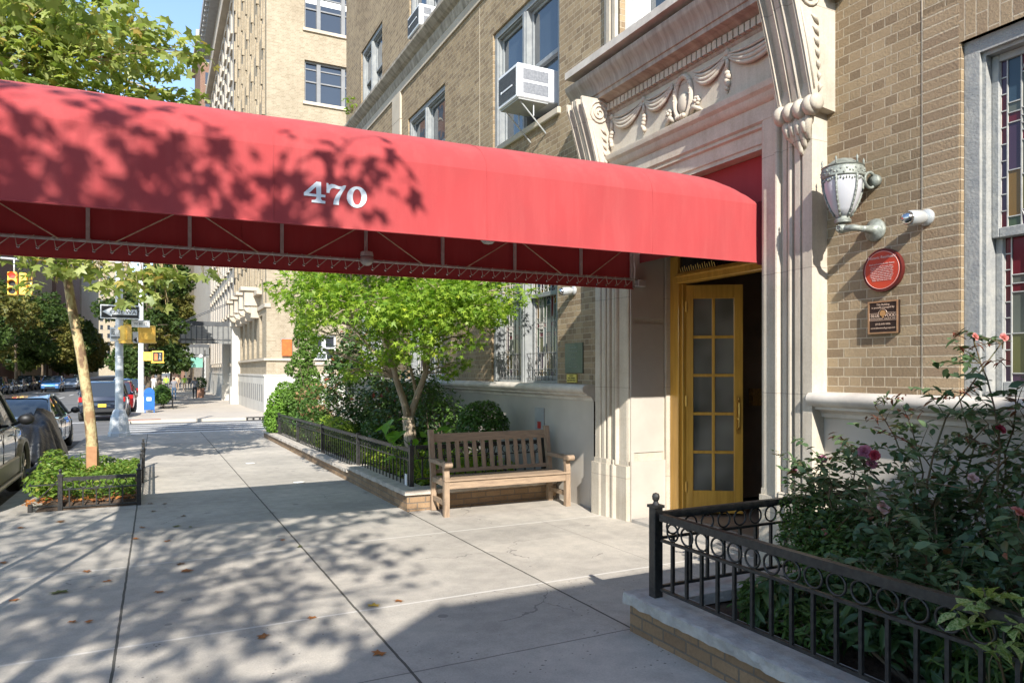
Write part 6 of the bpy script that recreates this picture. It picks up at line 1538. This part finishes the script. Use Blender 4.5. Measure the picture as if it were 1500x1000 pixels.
for k in range(16): M().box(FX-.125,FX-.118,FY+.6+k*.9,FY+1.0+k*.9,.05,.95).build('base_panel',BG,fb)
# front windows
for (u,v,a,b_) in fh:
    three=v-u>2; m=M(); y=FY+.16
    m.box(u+.001,u+.08,y,y+.12,a+.002,b_-.002); m.box(v-.08,v-.001,y,y+.12,a+.002,b_-.002); m.box(u+.08,v-.08,y,y+.12,b_-.10,b_-.002); m.box(u+.08,v-.08,y,y+.12,a+.002,a+.08)
    mids=[u+.75,v-.75] if three else [(u+v)/2]
    for q in mids: m.box(q-.10,q+.10,y-.03,y+.12,a+.08,b_-.10)
    zz=a+(b_-a)*.52; m.box(u+.08,v-.08,y+.03,y+.09,zz-.035,zz+.035); m.box(u+.08,v-.08,y+.05,y+.10,b_-.42,b_-.36) if b_-a>2.1 else None
    w=m.build('window',FRM if a>5 else WHITEP,fb); M().quad((u,y+.1,a),(u,y+.1,b_),(v,y+.1,b_),(v,y+.1,a)).build('pane',GF,w)
    if a>19 and u<7: M().box(u+.1,v-.1,y+.085,y+.095,b_-.75,b_-.45).build('roller_blind',WHITEP,w)
    M().box(u-.1,v+.1,FY-.10,FY+.16,a-.16,a-.0).build('sill',LIMEY,w)
acw=thing('air_conditioner','small white air conditioner in the low window of the corner building','air conditioner',(7.7,37.9,2.2)); M().rbox(7.45,8.05,37.75,38.3,2.22,2.6,.02).build('casing',ACW,acw); M().box(7.5,8.0,37.74,37.75,2.27,2.55).build('grille',ACG,acw)
# one street-front window, then copies sharing its meshes
def far_win(h,x,parent,w0=None):
    y0,y1,a,b_=h
    if w0 is None:
        m=M(); m.box(x+.2,x+.3,.001,.09,.002,(b_-a)-.002); m.box(x+.2,x+.3,y1-y0-.09,y1-y0-.001,.002,b_-a-.002); m.box(x+.2,x+.3,.09,y1-y0-.09,(b_-a)*.5-.04,(b_-a)*.5+.04); m.box(x+.2,x+.3,.09,y1-y0-.09,b_-a-.1,b_-a-.002)
        w=m.build('window',FRM,parent); M().quad((x+.27,0,0),(x+.27,y1-y0,0),(x+.27,y1-y0,b_-a),(x+.27,0,b_-a)).build('pane',GF,w)
        m=M(); m.box(x-.30,x+.2,-.14,y1-y0+.14,-.20,-.002); m.box(x-.42,x-.001,-.10,y1-y0+.10,b_-a+.05,b_-a+.40); m.build('sill',LIMEY,w)
        w.location=(0,y0,a); return w
    return dup(w0,parent,loc=(0,y0,a))
w0=None;cnt=0
for h in sorted(lh+lh2,key=lambda h:(h[0],h[2])):
    if h[1]>79.5 or cnt>68: continue
    if h[0]<54 and h[1]>54.2: continue
    if h[2]<5: 
        # ground storey windows: plain pane and frame
        M().box(FX+.25,FX+.3,h[0],h[1],h[2],h[3]).build('ground_window',GF,fb); continue
    w0_=far_win(h,FX,fb,w0); w0=w0 or w0_; cnt+=1
m=M()
for h in lh2:
    if h[0]>68: m.box(FX+.2,FX+.25,h[0],h[1],h[2],h[3])
    m.box(FX-.2,FX-.061,h[0]-.12,h[1]+.12,h[2]-.22,h[2]-.02); m.box(FX-.16,FX-.061,h[0]-.05,h[1]+.05,h[3]+.05,h[3]+.4)
m.build('stone_trim',LIMEY,fb)
m=M()
for i in range(7):
    y=38.62+2.35*i-.05
    for j in range(14):
        z=6.4+1.7*j; yy=y+(.0 if j%2 else .38)
        if yy+.3<54: m.box(FX-.15,FX-.001,yy,yy+.26,z,z+1.25)
    m.box(FX-.07,FX-.001,y+.05,y+.62,5.1,29)
m.build('shadow_pattern_blocks',BRF,fb)  # staggered blocks added so that their shadows form the diamond pattern
m=M(); m.box(FX-.55,FX+.2,FY-.5,80,29.3,30.0); m.box(FX+.2,27,FY-.5,FY,29.3,30.0); m.build('upper_belt',LIMEY,fb)
m=M(); m.box(FX-1.2,27,FY-1.1,80.5,34.6,35.4); m.box(FX-.8,27,FY-.7,80.2,34.0,34.6)
for k in range(40): m.box(FX-1.1,FX-.8,FY-.6+k*1.05,FY-.2+k*1.05,34.2,34.6)
m.build('cornice',pm('grey_cornice',(.36,.36,.36),None,2,.7),fb)
# carved consoles over the entrance bays
for k,y in enumerate((40.9,43.6,46.4,49.2)):
    m=M(); m.box(FX-.75,FX,y,y+.9,5.2,6.0); m.box(FX-.95,FX,y-.15,y+1.05,6.0,6.2); m.lathe([(.001,y+.1),(.3,y+.15),(.3,y+.75),(.001,y+.8)],(FX-.45,0,5.1),10,'y'); m.box(FX-.4,FX,y+.1,y+.8,4.55,5.2); m.build('balcony_bracket',LIMEY,fb)
for y in (50.6,57.6):
    m=M(); m.box(FX-.5,FX+.1,y,y+.8,-1,4.6); m.box(FX-.62,FX+.1,y-.1,y+.9,4.6,4.9); m.box(FX-.62,FX+.1,y-.1,y+.9,-1,.6); m.build('entrance_pier',LIME,fb)
osn=thing('orange_banner','small orange banner on the pale brick wall behind the juniper','banner',(6.0,37.9,2.9))
M().rbox(5.78,6.28,37.80,37.84,2.42,3.28,.01).build('cloth',pm('orange_cloth',(.60,.13,.02),(.50,.09,.015),6,.7),osn); M().cyl((5.72,37.82,3.3),(6.3,37.95,3.3),.02,8).build('rod',STEEL,osn)
# entrance canopies over the pavement
CANM=pm('canopy_grey_metal',(.07,.075,.08),(.05,.053,.057),5,.6,.1); CANG=pm('canopy_glass',(.20,.20,.19),None,5,.4)
def canopy(y,zb,zt,x0,label,y2=2.6):
    c=thing('iron_canopy',label,'canopy',(FX,y,zb))
    m=M(); m.box(x0,FX-.2,y,y+y2,zt-.14,zt-.001); m.box(x0-.06,FX-.2,y-.06,y-.001,zt-.30,zt+.02); m.box(x0-.06,x0-.001,y-.06,y+y2,zt-.30,zt+.02); m.box(x0-.03,FX-.2,y-.04,y-.001,zb+.20,zb+.30); m.box(x0-.06,x0-.001,y,y+y2,zb+.2,zb+.3); m.build('canopy_frame',CANM,c)
    m=M(); n=int((FX-.2-x0)/.34)
    for k in range(n+1): x=x0+.34*k; m.box(x-.03,x+.03,y-.05,y-.002,zb+.3,zt-.3); m.box(x-.02,x+.02,y-.05,y-.002,zb-.02,zb+.2)
    m.build('valance_bar',CANM,c)
    m=M(); m.box(x0,FX-.25,y-.03,y-.012,zb+.32,zt-.32); m.box(x0,FX-.25,y-.02,y-.012,zb+.0,zb+.18); m.build('glass_valance',CANG,c)
    m=M(); m.cyl((x0+.1,y+.2,zt),(FX,y+.2,zt+1.6),.03,6); m.cyl((x0+.1,y+y2-.2,zt),(FX,y+y2-.2,zt+1.6),.03,6); m.build('tie_rod',CANM,c)
canopy(53.6,3.55,5.05,1.5,'grey iron and glass canopy nearest, over the entrance of the corner building')
canopy(78.0,3.0,4.3,.9,'second dark iron canopy farther along the pavement')
ga=thing('green_awning','faded green awning over the pavement beyond the iron canopies','awning',(3,92,2))
m=M(); m.box(1.2,5.0,92,96,3.35,3.42); m.box(1.2,5.0,91.9,92,2.05,3.42); m.build('canvas',pm('green_canvas',(.16,.36,.29),(.12,.30,.24),1,.8),ga); m=M(); m.cyl((1.35,92.2,g(92)),(1.35,92.2,3.4),.05,8); m.cyl((3.2,92.2,g(92)),(3.2,92.2,3.4),.05,8); m.build('pole',GALV,ga)
ls=thing('street_lamp','thin black lamp post with round white globe by the far entrance','street lamp',(4.1,72,g(72))); M().cyl((4.1,72,g(72)),(4.1,72,3.6),.05,8).build('post',IRON,ls); M().ball((3.75,72,3.0),.2,n=12,m=8).build('globe',WHITEP,ls,smooth=True)
bn=thing('vertical_sign','tall narrow black and white banner sign beside the globe lamp','sign',(4.2,70,1)); M().box(3.95,4.0,69.6,70.4,-.2,2.9).build('banner',WS,bn)
m=M()
for k in range(7): m.box(3.94,3.949,69.75,70.25,.0+k*.4,.22+k*.4)
m.build('black_letters',BS,bn)
# further buildings on both sides of the avenue
def block(name,label,x0,x1,y0,y1,h,mat,face='x',wc=24,cols=8,rowsn=10,winmat=None,street=None,corn=True):
    b_=thing(name,label,'building',(street,y0,g(y0)))
    m=M(); m.box(x0,x1,y0,y1,-1.2,h); m.build('wall',mat,b_)
    m=M(); e=.18; sx=street; sg=-1 if street==x0 else 1
    if corn: 
        m.box(min(sx,sx+sg*.9),max(sx,sx+sg*.9),y0-.9,y1,h-1.2,h+.2); m.box(x0,x1,y0-.9,y0-.002,h-1.2,h+.2); m.box(x0-.3,x1+.3,y0-.3,y1,h+.2,h+.6)
    m.box(min(sx,sx+sg*.3),max(sx,sx+sg*.3),y0-.3,y1,4.2,4.7); m.box(x0,x1,y0-.3,y0-.002,4.2,4.7); m.build('cornice',LIMEY,b_)
    dy=(y1-y0)/cols; dz=(h-7)/rowsn; w0=None; c=0
    for i in range(cols):
        for j in range(rowsn):
            if c>=92: break
            y=y0+dy*(i+.28); z=5.6+dz*j
            if w0 is None:
                m=M(); X=sx+sg*.02; m.box(min(X,X-sg*.3),max(X,X-sg*.3),0,dy*.42,0,dz*.55); w0=m.build('window',GF,b_); mm=M(); mm.box(min(X,X+sg*.18),max(X,X+sg*.18),-.1,dy*.42+.1,-.22,-.02); mm.build('sill',LIMEY,w0); w0.location=(0,y,z)
            else: dup(w0,b_,loc=(0,y,z))
            c+=1
    nx=max(2,int((x1-x0)/3.2)); m=M(); mm=M()
    for i in range(nx):
        for j in range(rowsn):
            x=x0+(x1-x0)*(i+.3)/nx; z=5.6+dz*j; m.box(x,x+1.25,y0-.02,y0+.1,z,z+dz*.55); mm.box(x-.1,x+1.35,y0-.15,y0-.021,z-.2,z-.02)
    if nx*rowsn: o=m.build('front_windows',GF,b_); mm.build('front_sills',LIMEY,b_)
    return b_
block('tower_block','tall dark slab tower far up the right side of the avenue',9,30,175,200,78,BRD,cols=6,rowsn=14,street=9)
block('apartment_building','pale apartment house beyond the corner building, past the iron canopies',5.3,24,84,120,26,BRW,cols=9,rowsn=7,street=5.3)
block('apartment_building','brown apartment house far along the right side, beyond the pale one',5.6,24,124,170,40,BRF,cols=9,rowsn=9,street=5.6)
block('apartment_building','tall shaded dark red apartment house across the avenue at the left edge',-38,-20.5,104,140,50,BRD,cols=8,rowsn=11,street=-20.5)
block('apartment_building','grey brown apartment house far across the avenue, third from the left',-38,-20.5,148,186,44,BRF,cols=8,rowsn=10,street=-20.5)
block('apartment_building','distant apartment house across the avenue near the vanishing point',-38,-20.5,194,250,48,BRD,cols=8,rowsn=10,street=-20.5)
block('apartment_building','farthest apartment house on the left side of the avenue',-38,-20.5,256,330,40,BRF,cols=6,rowsn=8,street=-20.5)
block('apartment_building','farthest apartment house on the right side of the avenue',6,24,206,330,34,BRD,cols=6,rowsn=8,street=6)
block('tower_block','pale slab building closing the view down the left side of the avenue',-40,-14,430,480,60,BRF,cols=4,rowsn=12,street=-14)
# unseen brick block added behind the photographer to cast the shadow over the near planter
wg=thing('shadow_caster_block','brick wing of the neighbouring house behind the photographer that shades the near planter','building',(2,-5,0))
m=M(); m.prism([(-7.5,-1),(-7.5,2.6),(-4.7,2.95),(-.69,6.0),(12,6.0),(12,-1)],-9,-4.12,'y'); m.build('wall',BR,wg)
m=M(); m.prism([(-4.75,2.92),(-.72,5.99),(-.72,6.04),(-4.75,2.97)],-9,-4.1,'y'); m.build('shadow_caster_slope',LEDGE,wg)  # slope added to give the cast shadow its diagonal edge
# ------------------------------------------------------------------ street trees
def street_tree(x,y,h,r,seed,label,mat=LDEEP,cat='tree',nl=2600,size=.26,name='street_tree',lo=.32,dark=BARKD):
    z=g(y); c=ellipsoid_clumps((x,y,z+h*(lo+1)/2+.2),(r,r,h*(1-lo)/2),24,r*.42,seed,.75,.3)
    return tree(name,label,cat,[(x,y,z),(x+.05,y,z+h*.2),(x-.05,y+.05,z+h*.38),(x,y,z+h*.6)],.17,.08,c,nl,size,TUFT,mat,dark,seed=seed,shell=.4,up=.3,group='trees along the avenue',twig=False)
street_tree(-.45,49,9.5,2.3,51,'full green street tree right behind the yellow signals on the far block',nl=6800,size=.17,lo=.14)
street_tree(.2,58,9.5,2.3,52,'tall yellowing street tree second along the far block pavement',LDEEPY,nl=3600,size=.2,lo=.3)
street_tree(.2,70,8,2.4,53,'green street tree third along the far block pavement',nl=2400,lo=.35)
street_tree(-.3,84,9,2.6,54,'green street tree fourth along the far block pavement',nl=2400,lo=.35)
street_tree(2.2,128,12,3.0,55,'bright green tree above the roof of the nearest iron canopy',LCON2,nl=2400,lo=.3)
labs=['dark green street tree across the avenue at the left edge','yellow green street tree second from left across the avenue','broad dark street tree third across the avenue','green street tree fourth across the avenue behind the plane trunk','tall street tree fifth across the avenue','street tree sixth across the avenue','street tree seventh across the avenue','street tree eighth across the avenue','street tree ninth across the avenue','street tree tenth across the avenue','street tree eleventh across the avenue','farthest street tree across the avenue']
for i,lab in enumerate(labs):
    y=74+i*11.5+(i%3)*1.5
    street_tree(-14.6-(i%2)*.9,y,9.6+(i*37%5)*.9,3.9+(i%3)*.5,60+i,lab,LDEEPY if i in (1,4,8) else LDEEP,nl=2600 if i<5 else 1300,size=.34 if i<5 else .55,lo=.26)
for k,y in enumerate((100,118,140)): street_tree(-1.4,y,9,2.7,80+k,['street tree far up the near side kerb beyond the parked cars','street tree farther up the near side kerb','last street tree on the near side kerb'][k],nl=1300,size=.4)
# ------------------------------------------------------------------ PEOPLE
SKIN=pm('skin',(.45,.28,.20),None,4,.6); HAIR=pm('hair',(.05,.035,.025),None,4,.7)
def person(x,y,label,top,bot,facing=0,stride=.22,hgt=1.7,arm=.12):
    z=g(y); s=hgt/1.7; root=thing('person',label,'person',(x,y,z))
    J={'pel':(0,0,.93),'wa':(0,0,1.08),'ch':(0,.01,1.32),'nk':(0,0,1.46),'hb':(0,.01,1.53),'ht':(0,.015,1.64),
       'hl':(-.09,0,.90),'kl':(-.10,stride*.5,.50),'al':(-.10,stride*.55-.12*(stride>0),.09),'tl':(-.11,stride*.55+.06,.04),
       'hr':(.09,0,.90),'kr':(.10,-stride*.2,.50),'ar':(.10,-stride*.9,.11),'tr':(.11,-stride*.9+.15,.04),
       'sl':(-.18,0,1.40),'el':(-.24,-arm*.4,1.13),'wl':(-.22,arm*.6,.90),'fl':(-.215,arm*.7,.82),'sr':(.18,0,1.40),'er':(.24,-arm*.2,1.13),'wr':(.23,arm*.9,.93),'fr':(.22,arm*1.1,.86)}
    Rr={'pel':.14,'wa':.125,'ch':.15,'nk':.055,'hb':.085,'ht':.07,'hl':.09,'kl':.06,'al':.04,'tl':.035,'hr':.09,'kr':.06,'ar':.04,'tr':.035,'sl':.06,'el':.043,'wl':.03,'fl':.03,'sr':.06,'er':.043,'wr':.03,'fr':.03}
    E=[('pel','wa'),('wa','ch'),('ch','nk'),('nk','hb'),('hb','ht'),('pel','hl'),('hl','kl'),('kl','al'),('al','tl'),('pel','hr'),('hr','kr'),('kr','ar'),('ar','tr'),('ch','sl'),('sl','el'),('el','wl'),('wl','fl'),('ch','sr'),('sr','er'),('er','wr'),('wr','fr')]
    ks=list(J); me=bpy.data.meshes.new('tmp'); me.from_pydata([tuple(c*s for c in J[k]) for k in ks],[(ks.index(a),ks.index(b)) for a,b in E],[])
    o=bpy.data.objects.new('tmp',me); COL.objects.link(o); md=o.modifiers.new('s','SKIN')
    sk_=me.skin_vertices[0].data
    for i,k in enumerate(ks): sk_[i].radius=(Rr[k]*s,)*2; sk_[i].use_root=(k=='pel')
    if True:
        sb=o.modifiers.new('u','SUBSURF'); sb.levels=1
    dg=bpy.context.evaluated_depsgraph_get(); me2=bpy.data.meshes.new_from_object(o.evaluated_get(dg)); bpy.data.objects.remove(o)
    me2.materials.clear()
    for mt in (top,bot,SKIN,HAIR,BLACK): me2.materials.append(mt)
    for p in me2.polygons:
        c=p.center/s; p.use_smooth=True
        p.material_index=4 if c.z<.10 else 1 if c.z<.94 and abs(c.x)<.19 else 2 if (c.z>1.44 and c.z<1.60) or (c.z<.93) else 3 if c.z>=1.60 else 0
    me2.transform(Matrix.Translation((x,y,z))@Matrix.Rotation(facing,4,'Z')); 
    b_=link(bpy.data.objects.new('body',me2),root)
    m=M(); c,sn=math.cos(facing),math.sin(facing); hx,hy=x-sn*(-.01),y+c*(-.01)
    m.ball((hx,hy,z+1.63*s),.092*s,.105*s,.10*s,12,8); m.build('hair',HAIR,root,smooth=True)
    return root
cl_=lambda n,c: pm(n,c,None,4,.8)
DEN=cl_('denim',(.07,.13,.22)); GRYC=cl_('grey_cloth',(.22,.22,.24)); DKC=cl_('dark_cloth',(.04,.045,.05)); LIMEC=cl_('lime_cloth',(.38,.60,.06)); PNK=cl_('pink_cloth',(.55,.20,.22)); TANC=cl_('tan_cloth',(.5,.36,.24)); WHC=cl_('white_cloth',(.75,.74,.70)); OLV=cl_('olive_cloth',(.22,.22,.12))
person(1.25,60,'person in a grey shirt and blue jeans walking left of the two nearest walkers',GRYC,DEN,0,.28)
person(2.75,61,'person in dark clothes walking right of the pair on the far pavement',GRYC,DKC,PI,.25)
for i,(x,y,t,b_,lab) in enumerate(((1.0,84,LIMEC,DKC,'person in a lime green top standing in the far sunlight'),(2.1,86,TANC,TANC,'person in tan clothes in the distant group under the green awning'),(2.8,85,LIMEC,TANC,'person in a lime top and tan shorts in the distant group'),(3.4,88,DKC,DKC,'person in black at the right of the distant group'),(-.2,80,WHC,WHC,'person all in white beside the far tree pit'),(2.4,90,OLV,DEN,'person in an olive shirt at the back of the distant group'))):
    person(x,y,lab,t,b_,PI*(i%2),.1)
person(-10.9,64,'person in a pink top crossing the avenue beyond the parked cars',PNK,WHC,R(90),.3)
bpy.context.view_layer.update()
